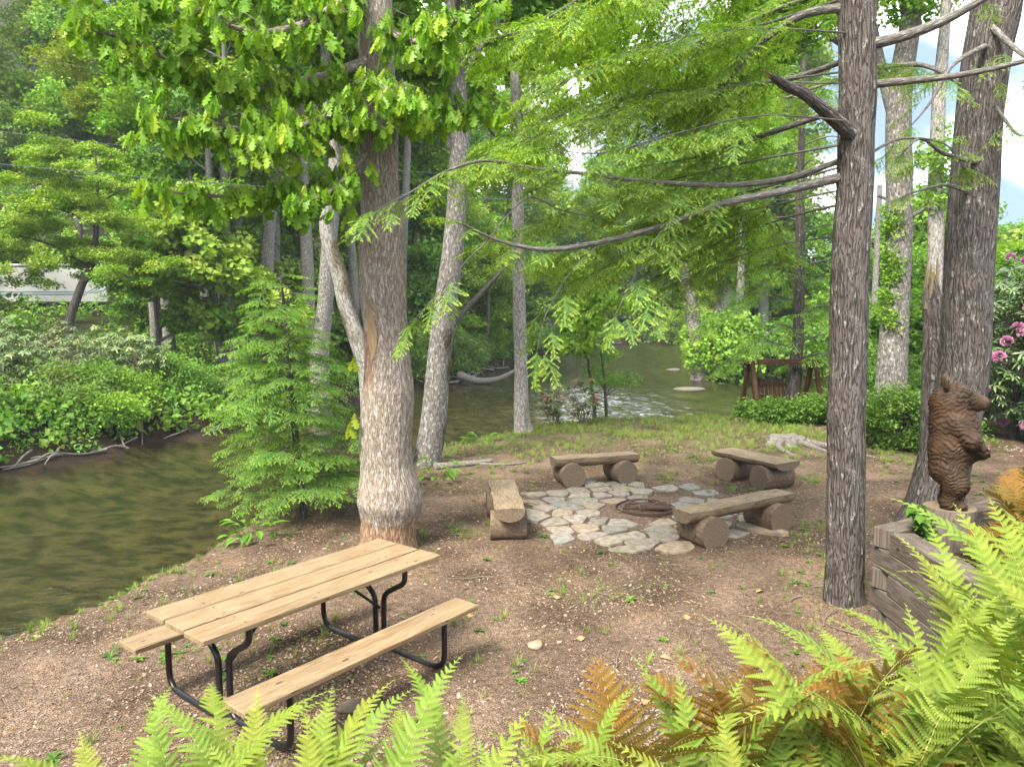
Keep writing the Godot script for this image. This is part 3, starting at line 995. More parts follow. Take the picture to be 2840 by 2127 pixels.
# Hemlock spray: a flat feather of twiglets with needles on both sides; each twiglet ends in this spring's pale growth
func spray(ln: float, seed_: int, fresh: float) -> ArrayMesh:
	rng.seed = seed_
	var mb := MB.new()
	var old := Color(0.135, 0.25, 0.06); var young := Color(0.31, 0.42, 0.08); var stem := Color(0.12, 0.085, 0.055)
	var twigs := [[Vector3.ZERO, Vector3(1, 0, 0), ln]]
	var n := 9
	for i in n:
		for s in [-1.0, 1.0]:
			var t := clampf((i + rf(0.0, 1.0)) / n, 0.04, 0.97)
			var l := ln * (0.50 - 0.34 * t) * rf(0.45, 1.2)
			twigs.append([Vector3(t * ln, -0.10 * t * t * ln, 0), Vector3(rf(0.4, 0.9), rf(-0.45, 0.12), s * rf(0.6, 0.95)).normalized(), l])
	for w in twigs:
		var a: Vector3 = w[0]; var d: Vector3 = w[1]; var l: float = w[2]
		var side := d.cross(Vector3.UP).normalized()
		var k := maxi(3, int(l / 0.0125))
		var e := a + d * l * 0.94 + Vector3(0, -0.10 * l, 0)
		mb.tri(a - side * 0.0016, a + side * 0.0016, e, stem)
		for j in k:
			var t := (j + 0.5) / k
			var c := a + d * l * t + Vector3(0, -0.10 * l * t * t, 0)
			var nl := 0.0155 * (1.0 - 0.45 * t) * rf(0.8, 1.2)
			var is_new := t > 1.0 - fresh * rf(0.7, 1.2)
			var col := (young if is_new else old) * rf(0.8, 1.2)
			for s in [-1.0, 1.0]:
				var tip: Vector3 = c + side * s * nl + d * nl * 0.55 + Vector3(0, rf(-0.003, 0.003), 0)
				mb.tri(c - d * 0.0046, c + d * 0.0050, tip, col)
		if fresh > 0.0:                                                  # soft drooping tip
			for s in [-1.0, 1.0]:
				mb.tri(e - d * 0.012 + side * s * 0.007, e + d * 0.014 + Vector3(0, -0.009, 0), e - d * 0.006 - side * s * 0.003, young * rf(0.9, 1.25))
	return mb.flat()

# Fern frond: rachis arching from the root along +x, tapering pinnae cut into lobes
func frond(ln: float, wd: float, pairs: int, lobes: int, arch: float, seed_: int, c0: Color, c1: Color, wide_at: float, stalk: float) -> Array:
	rng.seed = seed_
	var mb := MB.new()
	var stem := MB.new()
	var path := []
	var p := Vector3.ZERO
	var an := 1.32
	var n := 26
	var pts := []
	for i in n + 1:
		var t := float(i) / n
		pts.append([p, an])
		path.append(Vector4(p.x, p.y, p.z, 0.0042 * (1.0 - 0.85 * t)))
		p += Vector3(cos(an), sin(an), 0) * ln / n
		p.z += rf(-0.002, 0.002) * ln
		an -= arch / n * (0.35 + 1.5 * t * t)
	tube(stem, path, 5, Color(0.26, 0.28, 0.09))
	for i in pairs:
		var t := stalk + (1.0 - stalk) * pow((i + 0.4) / pairs, 0.92)
		var f := t * n
		var k := mini(int(f), n - 1)
		var o: Vector3 = pts[k][0].lerp(pts[k + 1][0], f - k)
		var ang: float = pts[k][1]
		var fwd := Vector3(cos(ang), sin(ang), 0)
		var up := Vector3(-sin(ang), cos(ang), 0)
		var q := (t - stalk) / (1.0 - stalk)
		var prof := pow(smoothstep(-0.06, wide_at, q), 0.8) * pow(1.0 - q, 0.85) * 1.55 + 0.012
		for s in [-1.0, 1.0]:
			var l := wd * prof * rf(0.86, 1.1)
			if l < 0.008 or rng.randf() < 0.025:
				continue
			if rng.randf() < 0.06:
				l *= rf(0.45, 0.8)
			var sw := lerpf(0.18, 0.75, q) + rf(-0.06, 0.06)             # tips sweep forwards
			var d: Vector3 = (Vector3(0, 0, s) * cos(sw) + fwd * sin(sw) + up * rf(0.05, 0.30)).normalized()
			var across := d.cross(up).normalized()
			if across.dot(fwd) < 0:
				across = -across
			var nn := d.cross(across)
			if nn.y < 0: nn = -nn
			var m := maxi(4, int(lobes * sqrt(l / wd) + 1))
			var half := minf(ln * (1.0 - stalk) / pairs * 0.60, l * 0.30)
			var col := c0.lerp(c1, clampf(q * 0.7 + rf(-0.15, 0.3), 0.0, 1.0)) * rf(0.88, 1.12)
			var bendy := rf(0.10, 0.32)
			var pa := o
			for j in m:
				var t0 := float(j) / m; var t1 := float(j + 1) / m
				var a := o + d * l * t0 - up * bendy * l * t0 * t0
				var b := o + d * l * t1 - up * bendy * l * t1 * t1
				var h := half * pow(1.0 - t0 * 0.92, 0.8) * (0.8 if j == 0 else 1.0)
				for e in [-1.0, 1.0]:
					var tip0: Vector3 = a + (b - a) * 0.35 + across * e * h + nn * h * 0.28
					var tip1: Vector3 = a + (b - a) * 0.95 + across * e * h * 0.82 + nn * h * 0.24
					mb.tri(a, tip0, b, col)
					mb.tri(b, tip0, tip1, col)
	return [mb.flat(), stem.smooth()]

func tuft(n: int, hgt: float, wd: float, lean: float, seed_: int) -> ArrayMesh:
	rng.seed = seed_
	var mb := MB.new()
	for i in n:
		var a := rf(0, TAU); var d := Vector3(cos(a), 0, sin(a)); var s := d.cross(Vector3.UP) * wd * rf(0.6, 1.2)
		var o := d * rf(0, hgt * 0.35); var l := hgt * rf(0.45, 1.1); var k := rf(0.15, lean)
		var m := o + d * l * k * 0.35 + Vector3.UP * l * 0.62; var t := o + d * l * k + Vector3.UP * l * (1.0 - k * 0.35)
		var c := Color(1, 1, 1) * rf(0.7, 1.25)
		mb.tri(o - s, o + s, m + s * 0.7, c); mb.tri(o - s, m + s * 0.7, m - s * 0.7, c); mb.tri(m - s * 0.7, m + s * 0.7, t, c)
	return mb.flat()

func weed(n: int, size: float, seed_: int) -> ArrayMesh:
	rng.seed = seed_
	var mb := MB.new()
	for i in n:
		var a := TAU * i / n + rf(-0.4, 0.4)
		var b := Basis(Vector3.UP, a) * Basis(Vector3.BACK, rf(0.15, 0.9))
		var c := Color(1, 1, 1) * rf(0.8, 1.2)
		leaf_shape(mb, Transform3D(b, Vector3(0, rf(0, size * 0.3), 0)), LANCE, size * rf(0.6, 1.1), size * 0.5, 0.45, c)
	return mb.flat()

func whorl(n: int, ln: float, wd: float, up: float, seed_: int) -> ArrayMesh:          # rhododendron: a ring of leathery leaves
	rng.seed = seed_
	var mb := MB.new()
	for i in n:
		var b := Basis(Vector3.UP, TAU * i / n + rf(-0.25, 0.25)) * Basis(Vector3.BACK, up + rf(-0.35, 0.3))
		leaf_shape(mb, Transform3D(b, Vector3(0, rf(-0.02, 0.02), 0)), LANCE, ln * rf(0.75, 1.1), ln * wd, rf(0.1, 0.5), Color(1, 1, 1) * rf(0.8, 1.2))
	return mb.flat()

func bloom(seed_: int) -> ArrayMesh:                                     # a truss of pink bells
	rng.seed = seed_
	var mb := MB.new()
	for i in 26:
		var d := Vector3(rf(-1, 1), rf(-0.3, 1), rf(-1, 1)).normalized()
		var o := d * 0.038
		var b := along(d)
		for k in 5:
			var a := TAU * k / 5
			var pt := b * Basis(Vector3.RIGHT, a) * Basis(Vector3.BACK, 0.75)
			leaf_shape(mb, Transform3D(pt, o), OVAL, rf(0.026, 0.036), 0.034, 0.4, Color(1, 1, 1) * rf(0.75, 1.3))
	return mb.flat()

func flake(seed_: int, ln: float, wd: float) -> ArrayMesh:
	rng.seed = seed_
	var mb := MB.new()
	var pts := []
	var n := 6
	for i in n:
		var a := TAU * i / n + rf(-0.3, 0.3)
		pts.append(Vector3(cos(a) * ln * rf(0.6, 1.1), rf(0.0, 0.22) * wd, sin(a) * wd * rf(0.6, 1.1)))
	for i in range(0, n):
		mb.tri(Vector3(0, wd * 0.08, 0), pts[i], pts[(i + 1) % n], Color.WHITE)
	return mb.flat()

func pebble(seed_: int) -> ArrayMesh:
	var mb := MB.new()
	var s := SphereMesh.new(); s.radial_segments = 10; s.rings = 6; s.radius = 1.0; s.height = 2.0
	var arr := s.get_mesh_arrays()
	var vv: PackedVector3Array = arr[Mesh.ARRAY_VERTEX]
	for v in vv:
		var k := 1.0 + 0.35 * nz.get_noise_3d(v.x * 45.0 + seed_ * 31.0, v.y * 45.0, v.z * 45.0)
		mb.p(Vector3(v.x * k, v.y * k * 0.55, v.z * k * 0.8))
	mb.ix = arr[Mesh.ARRAY_INDEX]
	return mb.smooth()

func bare_twigs(seed_: int) -> ArrayMesh:                                # a tangle of dead grey twigs, half a metre across
	rng.seed = seed_
	var mb := MB.new()
	for i in 16:
		var a := Vector3(rf(-0.3, 0.3), rf(-0.3, 0.2), rf(-0.3, 0.3))
		var d := Vector3(rf(-1, 1), rf(-0.2, 0.9), rf(-1, 1)).normalized()
		var b := a + d * rf(0.2, 0.5)
		var e := b + (d + Vector3(rf(-0.8, 0.8), rf(-0.6, 0.6), rf(-0.8, 0.8))).normalized() * rf(0.1, 0.3)
		tube(mb, [Vector4(a.x, a.y, a.z, 0.006), Vector4(b.x, b.y, b.z, 0.004), Vector4(e.x, e.y, e.z, 0.002)], 3, Color(1, 1, 1) * rf(0.7, 1.3), 1.0, null, false)
	return mb.flat()

func make_meshes() -> void:
	rng.seed = 7
	G.small = [clump(60, Vector3(0.42, 0.16, 0.42), 0.098, BLADE, 0.95, 0.5, 0.35), clump(60, Vector3(0.46, 0.13, 0.4), 0.095, BLADE, 0.95, 0.5, 0.3)]
	G.broad = [clump(46, Vector3(0.42, 0.26, 0.42), 0.13, BLADE, 1.05, 0.7, 0.6), clump(46, Vector3(0.4, 0.3, 0.42), 0.125, BLADE, 1.1, 0.7, 0.6)]
	G.star = [clump(30, Vector3(0.36, 0.26, 0.36), 0.15, STAR, 1.0, 0.6, 0.7), clump(30, Vector3(0.36, 0.24, 0.36), 0.15, STAR, 1.0, 0.6, 0.6)]
	G.lance = [clump(60, Vector3(0.36, 0.24, 0.36), 0.12, LANCE, 0.42, 0.9, 0.2), clump(60, Vector3(0.36, 0.26, 0.36), 0.12, LANCE, 0.4, 0.9, 0.2)]
	G.herb = [clump(46, Vector3(0.26, 0.14, 0.26), 0.07, LANCE, 0.6, 0.6, 0.2), clump(46, Vector3(0.26, 0.16, 0.24), 0.075, LANCE, 0.55, 0.6, 0.2)]
	G.oak = []
	for k in 3:                                                          # hanging bunches of lobed leaves
		rng.seed = 50 + k
		var mb := MB.new()
		for i in 8:
			var b := Basis(Vector3.UP, TAU * i / 8 + rf(-0.4, 0.4)) * Basis(Vector3.BACK, -rf(0.75, 1.5)) * Basis(Vector3.RIGHT, rf(-0.6, 0.6))
			var s := rf(0.095, 0.21)
			var q := rf(0.82, 1.18)
			leaf_shape(mb, Transform3D(b, Vector3(rf(-0.03, 0.03), rf(-0.05, 0.05), rf(-0.03, 0.03))), OAK, s, s * rf(0.34, 0.48), rf(0.1, 0.5), Color(q, q, q * 0.9), rf(-0.35, 0.35))
		G.oak.append(mb.flat())
	G.spray = [spray(0.30, 61, 0.48), spray(0.26, 62, 0.36), spray(0.34, 63, 0.42)]
	G.spray_dark = [spray(0.30, 64, 0.0), spray(0.28, 65, 0.10)]
	G.tuft = [tuft(22, 0.12, 0.0022, 0.9, 71), tuft(16, 0.09, 0.002, 1.0, 72), tuft(30, 0.16, 0.0024, 0.8, 73)]
	G.weed = [weed(7, 0.09, 74), weed(5, 0.11, 75), weed(9, 0.07, 76)]
	G.rhodo = [whorl(9, 0.16, 0.36, 0.15, 77), whorl(8, 0.15, 0.36, -0.1, 78)]
	G.bloom = [bloom(79)]
	G.flake = [flake(81, 0.022, 0.010), flake(82, 0.030, 0.018), flake(83, 0.014, 0.011)]
	G.pebble = [pebble(1), pebble(2), pebble(3)]
	G.twigs = [bare_twigs(85), bare_twigs(86)]

func scatter(called: String, meshes: Array, clouds: Array, m: Material, parent: Node) -> void:
	for k in meshes.size():
		if clouds[k].x.size():
			many(called, meshes[k], clouds[k], m, parent)

func clouds(n: int) -> Array:
	var out := []
	for i in n:
		out.append(Cloud.new())
	return out

# ---------------------------------------------------------------- trees
func skin(sd: float, ridge: float, fr: float, lump: float, k: BarkSkin = null) -> BarkSkin:
	if k == null:
		k = BarkSkin.new()
	k.n1 = nz; k.n2 = nz2; k.sd = sd; k.ridge = ridge; k.fr = fr; k.lump = lump
	return k

func trunk_mesh(pts: Array, sides: int, step: float, around: float, k: BarkSkin) -> ArrayMesh:
	var mb := MB.new()
	tube(mb, curve(pts, step), sides, Color.WHITE, around, k)
	return mb.smooth()

func rooted(pts: Array) -> Array:                                        # carry the trunk down into the ground
	var a: Array = pts[0]
	var g := land(a[0], a[2]) - 0.12
	if a[1] > g + 0.05:
		return [[a[0], g, a[2], a[3] * 1.3], [a[0], minf(a[1] - 0.02, g + 0.45), a[2], a[3] * 1.06]] + pts if a[1] > g + 0.6 else [[a[0], g, a[2], a[3] * 1.15]] + pts
	return pts

func at_height(pts: Array, y: float) -> Vector4:
	for i in pts.size() - 1:
		if y <= pts[i + 1][1]:
			var t := clampf((y - pts[i][1]) / maxf(0.01, pts[i + 1][1] - pts[i][1]), 0.0, 1.0)
			return v4(pts[i]).lerp(v4(pts[i + 1]), t)
	return v4(pts[-1])

# Foliage blob: leaf clumps through an ellipsoid, thinned by noise so that gaps and lobes appear
func blob(cl: Array, c: Vector3, r: Vector3, n: int, sc: float, cols: Array, gap := -0.12, tilt := 0.35, freq := 26.0) -> void:
	var made := 0
	var tries := 0
	while made < n and tries < n * 6:
		tries += 1
		var d := Vector3(rf(-1, 1), rf(-1, 1), rf(-1, 1))
		if d.length() > 1.0 or (d.length() < 0.45 and rng.randf() < 0.6):
			continue
		var p := c + d * r
		if nz2.get_noise_3d(p.x * freq, p.y * freq * 1.6, p.z * freq) < gap:
			continue
		made += 1
		cl[rng.randi() % cl.size()].add(Transform3D(rand_basis(tilt).scaled(Vector3.ONE * sc * rf(0.75, 1.3)), p), vary(pick(cols), 0.18))

# One broadleaf tree: trunk along pts, limbs, and a crown of blobs [[x, y, z, rx, ry, rz, n], ...]
func tree(called: String, label: String, group: String, pts: Array, m: Material, leaf: String, blobs: Array, sc: float, cols: Array, limbs := true, gap := -0.12) -> Node3D:
	pts = rooted(pts)
	var t := thing(called, label, "tree", Vector3.ZERO, 0.0, group)
	var w: float = pts[0][3]
	part("trunk", trunk_mesh(pts, 20 if w > 0.2 else 12, 0.25, maxf(1.0, roundf(w * TAU / 0.75)), skin(rf(0, 900), 0.035, 90.0, 0.07)), m, t)
	var cl := clouds(G[leaf].size())
	var lb := MB.new()
	for b in blobs:
		var c := Vector3(b[0], b[1], b[2])
		blob(cl, c, Vector3(b[3], b[4], b[5]), b[6], sc, cols, gap)
		if limbs:
			var a := at_height(pts, c.y - b[4] * 0.6 - 0.3)
			var o := xyz(a)
			for k in 3:
				var e := c + Vector3(rf(-0.7, 0.7) * b[3], rf(-0.4, 0.6) * b[4], rf(-0.7, 0.7) * b[5])
				var mid := o.lerp(e, 0.5) + Vector3(rf(-0.2, 0.2), rf(-0.1, 0.4), rf(-0.2, 0.2)) * o.distance_to(e) * 0.3
				var r0: float = minf(a.w * 0.55, 0.02 + 0.016 * o.distance_to(e))
				tube(lb, curve([[o.x, o.y, o.z, r0], [mid.x, mid.y, mid.z, r0 * 0.6], [e.x, e.y, e.z, r0 * 0.15]], 0.5), 5)
	if lb.v.size():
		part("limbs", lb.smooth(), M.twig if m == M.bark_hemlock else m, t).set_meta("kind", "stuff")
	scatter("crown", G[leaf], cl, M.leaf, t)
	return t

# Hemlock bough: limb along pts, side twigs in a flat fan, sprays along them
func bough(t0: Node3D, cl: Array, limb: MB, pts: Array, fan: float, from := 0.2, dense := 1.0, droop := 0.25, tint := Color(1, 1, 1), sc := 1.0) -> void:
	var thin := []
	for q in pts:
		thin.append([q[0], q[1], q[2], q[3] * 0.72])
	var path := curve(thin, 0.08)
	var lm := MB.new()
	tube(lm, path, 8, Color.WHITE, 1.0, skin(fan * 50.0, 0.03, 40.0, 0.10))
	part("branch", lm.smooth(), M.bark_grey, t0)
	var n := path.size()
	var total := 0.0
	for i in n - 1:
		total += xyz(path[i]).distance_to(xyz(path[i + 1]))
	var step := 0.12 / dense
	var acc := 0.0
	var side := 1.0
	for i in range(1, n):
		var d := xyz(path[i]) - xyz(path[i - 1])
		acc += d.length()
		var t := float(i) / n
		if t < from or acc < step:
			continue
		acc = 0.0
		side = -side
		var dir := d.normalized()
		var out := dir.cross(Vector3.UP).normalized() * side
		var l := fan * (1.05 - 0.75 * t) * rf(0.55, 1.2) * smoothstep(from - 0.15, from + 0.15, t)
		var e := (dir * rf(0.4, 0.9) + out + Vector3(0, rf(-0.35, 0.12), 0)).normalized()
		var o := xyz(path[i])
		var k := maxi(1, int(l / (0.105 * sc)))
		var prev := o
		for j in k + 1:
			var q := float(j) / k
			var p := o + e * l * q + Vector3(0, -droop * l * q * q, 0)
			if j > 0:
				stick(limb, prev, p, 0.006 * (1.15 - q), 0.006 * (1.05 - q), 3)
			prev = p
			if q < 0.12:
				continue
			for s in ([-1.0, 1.0] if j < k else [0.0]):
				var fd: Vector3 = (e + e.cross(Vector3.UP).normalized() * s * rf(0.5, 1.1) + Vector3(0, rf(-0.45, 0.0), 0)).normalized()
				var b := along(fd) * Basis(Vector3.RIGHT, rf(-0.35, 0.35))
				cl[rng.randi() % cl.size()].add(Transform3D(b.scaled(Vector3.ONE * sc * rf(0.75, 1.2)), p), tint * rf(0.82, 1.2))
	var last := path[n - 1] as Vector4
	var ld := (xyz(path[n - 1]) - xyz(path[n - 3])).normalized()
	for s in [-0.5, 0.0, 0.5]:
		cl[0].add(Transform3D(along(ld + ld.cross(Vector3.UP) * s + Vector3(0, -0.2, 0)).scaled(Vector3.ONE * sc), xyz(last)), tint)

# ---------------------------------------------------------------- the named trees
class OakSkin extends BarkSkin:
	# old burls, pale scoured bands of bark and a reddish foot
	func swell(a: float, al: float, r: float) -> float:
		var k := super.swell(a, al, r)
		return k + 0.05 * exp(-pow((al - 0.55) / 0.10, 2.0)) * (0.5 + 0.5 * sin(a * 7.0 + 1.0)) - 0.03 * exp(-pow((al - 0.42) / 0.03, 2.0))
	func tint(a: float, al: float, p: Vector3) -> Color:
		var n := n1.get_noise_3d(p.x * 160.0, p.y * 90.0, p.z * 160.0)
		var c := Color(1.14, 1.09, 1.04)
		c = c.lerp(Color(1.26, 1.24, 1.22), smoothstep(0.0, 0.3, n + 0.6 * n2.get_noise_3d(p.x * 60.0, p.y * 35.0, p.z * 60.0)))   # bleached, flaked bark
		c = c.lerp(Color(0.95, 0.72, 0.56), smoothstep(0.5, 0.32, p.y + n * 0.22))                                          # clay-stained foot
		c = c.lerp(Color(0.62, 0.42, 0.30), smoothstep(0.16, 0.05, absf(p.x + 1.60 + n * 0.06)) * smoothstep(2.5, 2.35, p.y) * smoothstep(1.6, 2.0, p.y) * 0.7)   # sap run under the wound
		return c

class MossSkin extends BarkSkin:
	# patches of dark moss on the stem
	func tint(a: float, al: float, p: Vector3) -> Color:
		var n := n1.get_noise_3d(p.x * 110.0 + sd, p.y * 60.0, p.z * 110.0) + 0.18 * cos(a)
		return Color.WHITE.lerp(Color(0.36, 0.30, 0.18), smoothstep(0.08, 0.3, n) * 0.85)

func oak_bough(t0: Node3D, cl: Array, limb: MB, pts: Array, fan: float, from: float, per_m: float, cols: Array) -> void:
	var path := curve(pts, 0.1)
	var lm := MB.new()
	tube(lm, path, 8, Color.WHITE, 1.0, skin(fan * 50.0, 0.03, 40.0, 0.08))
	part("branch", lm.smooth(), M.bark_oak, t0)
	var acc := 0.0
	for i in range(1, path.size()):
		var o := xyz(path[i])
		var d := o - xyz(path[i - 1])
		acc += d.length() * per_m
		if float(i) / path.size() < from:
			acc = 0.0
			continue
		while acc >= 1.0:
			acc -= 1.0
			var e := o + Vector3(rf(-1, 1), rf(-0.55, 0.5), rf(-1, 1)) * fan * rf(0.2, 1.0)
			var m := o.lerp(e, 0.5) + Vector3(0, rf(0.0, 0.12), 0)
			tube(limb, [Vector4(o.x, o.y, o.z, 0.006), Vector4(m.x, m.y, m.z, 0.0045), Vector4(e.x, e.y, e.z, 0.002)], 3, Color.WHITE, 1.0, null, false)
			cl[rng.randi() % cl.size()].add(Transform3D(rand_basis(0.35).scaled(Vector3.ONE * rf(0.75, 1.15)), e), vary(pick(cols), 0.12))
			if rng.randf() < 0.5:
				cl[rng.randi() % cl.size()].add(Transform3D(rand_basis(0.4).scaled(Vector3.ONE * rf(0.6, 1.0)), m), vary(pick(cols), 0.12))

func build_oak() -> void:
	rng.seed = 510
	var t := thing("oak_tree", "thick pale-barked oak with swollen burls and a bare wound, behind the picnic table", "tree")
	var pts := [[-1.39, -0.15, -8.28, 0.36], [-1.39, 0.02, -8.28, 0.325], [-1.39, 0.16, -8.28, 0.305], [-1.38, 0.36, -8.28, 0.312], [-1.37, 0.50, -8.28, 0.352], [-1.37, 0.66, -8.28, 0.340], [-1.39, 0.90, -8.28, 0.292], [-1.40, 1.16, -8.28, 0.283], [-1.38, 1.47, -8.28, 0.283], [-1.36, 1.73, -8.28, 0.278], [-1.36, 1.98, -8.28, 0.253], [-1.37, 2.29, -8.28, 0.238], [-1.38, 2.49, -8.28, 0.233], [-1.40, 2.79, -8.28, 0.248], [-1.40, 3.09, -8.28, 0.248], [-1.39, 3.38, -8.28, 0.253], [-1.38, 3.53, -8.28, 0.238], [-1.41, 3.78, -8.28, 0.213], [-1.43, 4.07, -8.28, 0.208], [-1.42, 4.45, -8.28, 0.197], [-1.43, 4.93, -8.28, 0.187], [-1.43, 5.40, -8.28, 0.182], [-1.44, 5.87, -8.28, 0.177], [-1.47, 6.79, -8.28, 0.162], [-1.49, 8.13, -8.28, 0.132], [-1.5, 10.5, -8.3, 0.06]]
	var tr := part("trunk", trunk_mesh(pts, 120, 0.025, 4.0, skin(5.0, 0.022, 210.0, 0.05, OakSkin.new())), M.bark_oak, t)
	# the wound: bare wood sunk in a rolled lip of callus, on the side towards the river
	var a0 := 0.0
	var wb := MB.new()
	var n := 18
	var dir := Vector3(-0.47, 0, 0.88).normalized()
	var tang := dir.cross(Vector3.UP).normalized()
	for i in n + 1:
		var y := lerpf(2.12, 2.76, float(i) / n)
		var w := (0.060 + 0.02 * nz.get_noise_1d(y * 900.0)) * pow(sin(PI * pow(clampf(float(i) / n, 0.02, 0.98), 0.75)), 0.8)
		var c := at_height(pts, y)
		for j in 7:
			var s := (j / 6.0 - 0.5) * 2.0
			var q := dir * sqrt(1.0 - pow(s * w / c.w, 2.0)) * (c.w * 1.0 + 0.016) - tang * s * w
			wb.p(Vector3(c.x, y, c.z) + q, Vector2(y, s * 0.1))
	for i in n:
		for j in 6:
			wb.q(i * 7 + j, i * 7 + j + 1, i * 7 + j + 8, i * 7 + j + 7)
	part("bare_wound", wb.smooth(), M.wood_new, tr)
	var limb := MB.new()
	var cl := clouds(3)
	var cols := [Color(0.215, 0.390, 0.030), Color(0.265, 0.440, 0.034), Color(0.170, 0.335, 0.028), Color(0.33, 0.475, 0.042), Color(0.19, 0.365, 0.030)]
	var B := [
		[[[-1.48, 5.24, -8.20, 0.060], [-1.87, 4.96, -7.80, 0.048], [-2.42, 4.78, -7.50, 0.037], [-2.87, 4.79, -7.30, 0.027], [-3.37, 5.03, -7.10, 0.017], [-3.75, 5.10, -6.90, 0.011]], 0.42, 0.12, 30.0],
		[[[-1.53, 4.08, -8.20, 0.040], [-1.92, 3.91, -7.90, 0.034], [-2.34, 3.81, -7.70, 0.024], [-2.82, 3.74, -7.50, 0.018], [-3.35, 3.77, -7.30, 0.009]], 0.34, 0.2, 26.0],
		[[[-1.51, 4.67, -8.20, 0.045], [-1.92, 4.44, -7.60, 0.037], [-2.46, 4.33, -7.30, 0.027], [-2.89, 4.36, -7.10, 0.017], [-3.23, 4.36, -7.00, 0.009]], 0.40, 0.1, 34.0],
		[[[-1.25, 4.63, -8.20, 0.040], [-0.87, 4.65, -7.90, 0.029], [-0.53, 4.64, -7.70, 0.019], [-0.30, 4.61, -7.60, 0.009]], 0.36, 0.05, 34.0],
		[[[-1.47, 5.84, -8.20, 0.070], [-2.01, 5.73, -7.70, 0.052], [-2.67, 5.61, -7.30, 0.036], [-3.29, 5.53, -7.00, 0.021], [-3.87, 5.52, -6.80, 0.012]], 0.50, 0.1, 30.0],
		[[[-1.30, 5.49, -8.00, 0.039], [-0.91, 5.19, -7.50, 0.028], [-0.45, 5.29, -7.20, 0.018], [-0.11, 5.29, -7.00, 0.009]], 0.40, 0.05, 26.0],
		[[[-1.51, 4.25, -8.00, 0.034], [-1.64, 3.89, -7.50, 0.023], [-1.75, 3.71, -7.20, 0.018], [-1.96, 3.60, -7.00, 0.009]], 0.30, 0.25, 30.0],
		[[[-1.44, 6.21, -8.20, 0.060], [-1.81, 5.48, -7.60, 0.042], [-2.31, 5.17, -7.20, 0.026], [-2.78, 5.22, -6.90, 0.017], [-3.16, 5.18, -6.70, 0.008]], 0.45, 0.2, 30.0],
		[[[-1.40, 5.0, -8.05, 0.04], [-1.25, 4.8, -7.6, 0.03], [-1.05, 4.62, -7.25, 0.018], [-0.95, 4.5, -7.0, 0.008]], 0.38, 0.1, 38.0],
		[[[-1.45, 4.6, -8.05, 0.04], [-1.75, 4.5, -7.5, 0.03], [-2.05, 4.25, -7.1, 0.018], [-2.3, 4.05, -6.9, 0.008]], 0.40, 0.1, 34.0],
		[[[-1.45, 7.2, -8.2, 0.06], [-0.6, 7.4, -8.0, 0.05], [0.4, 7.3, -7.8, 0.03], [1.2, 7.0, -7.6, 0.01]], 0.6, 0.2, 12.0],
		[[[-1.46, 7.6, -8.2, 0.06], [-2.4, 7.8, -8.6, 0.05], [-3.4, 7.6, -9.2, 0.03], [-4.4, 7.1, -9.6, 0.01]], 0.6, 0.2, 12.0]]
	for b in B:
		oak_bough(t, cl, limb, b[0], b[1], b[2], b[3] * 1.25, cols)
	# two sprouts low on the trunk
	for q in [[-1.70, 2.12, -8.12], [-1.70, 1.50, -8.10], [-1.76, 1.40, -8.08]]:
		stick(limb, Vector3(-1.5, q[1] - 0.1, -8.2), Vector3(q[0], q[1], q[2]), 0.006, 0.003)
		cl[0].add(Transform3D(rand_basis(0.3).scaled(Vector3.ONE * 0.85), Vector3(q[0], q[1], q[2])), Color(0.30, 0.38, 0.025))
	part("twigs", limb.flat(), M.bark_oak, t).set_meta("kind", "stuff")
	scatter("leaves", G.oak, cl, M.leaf_oak, t)

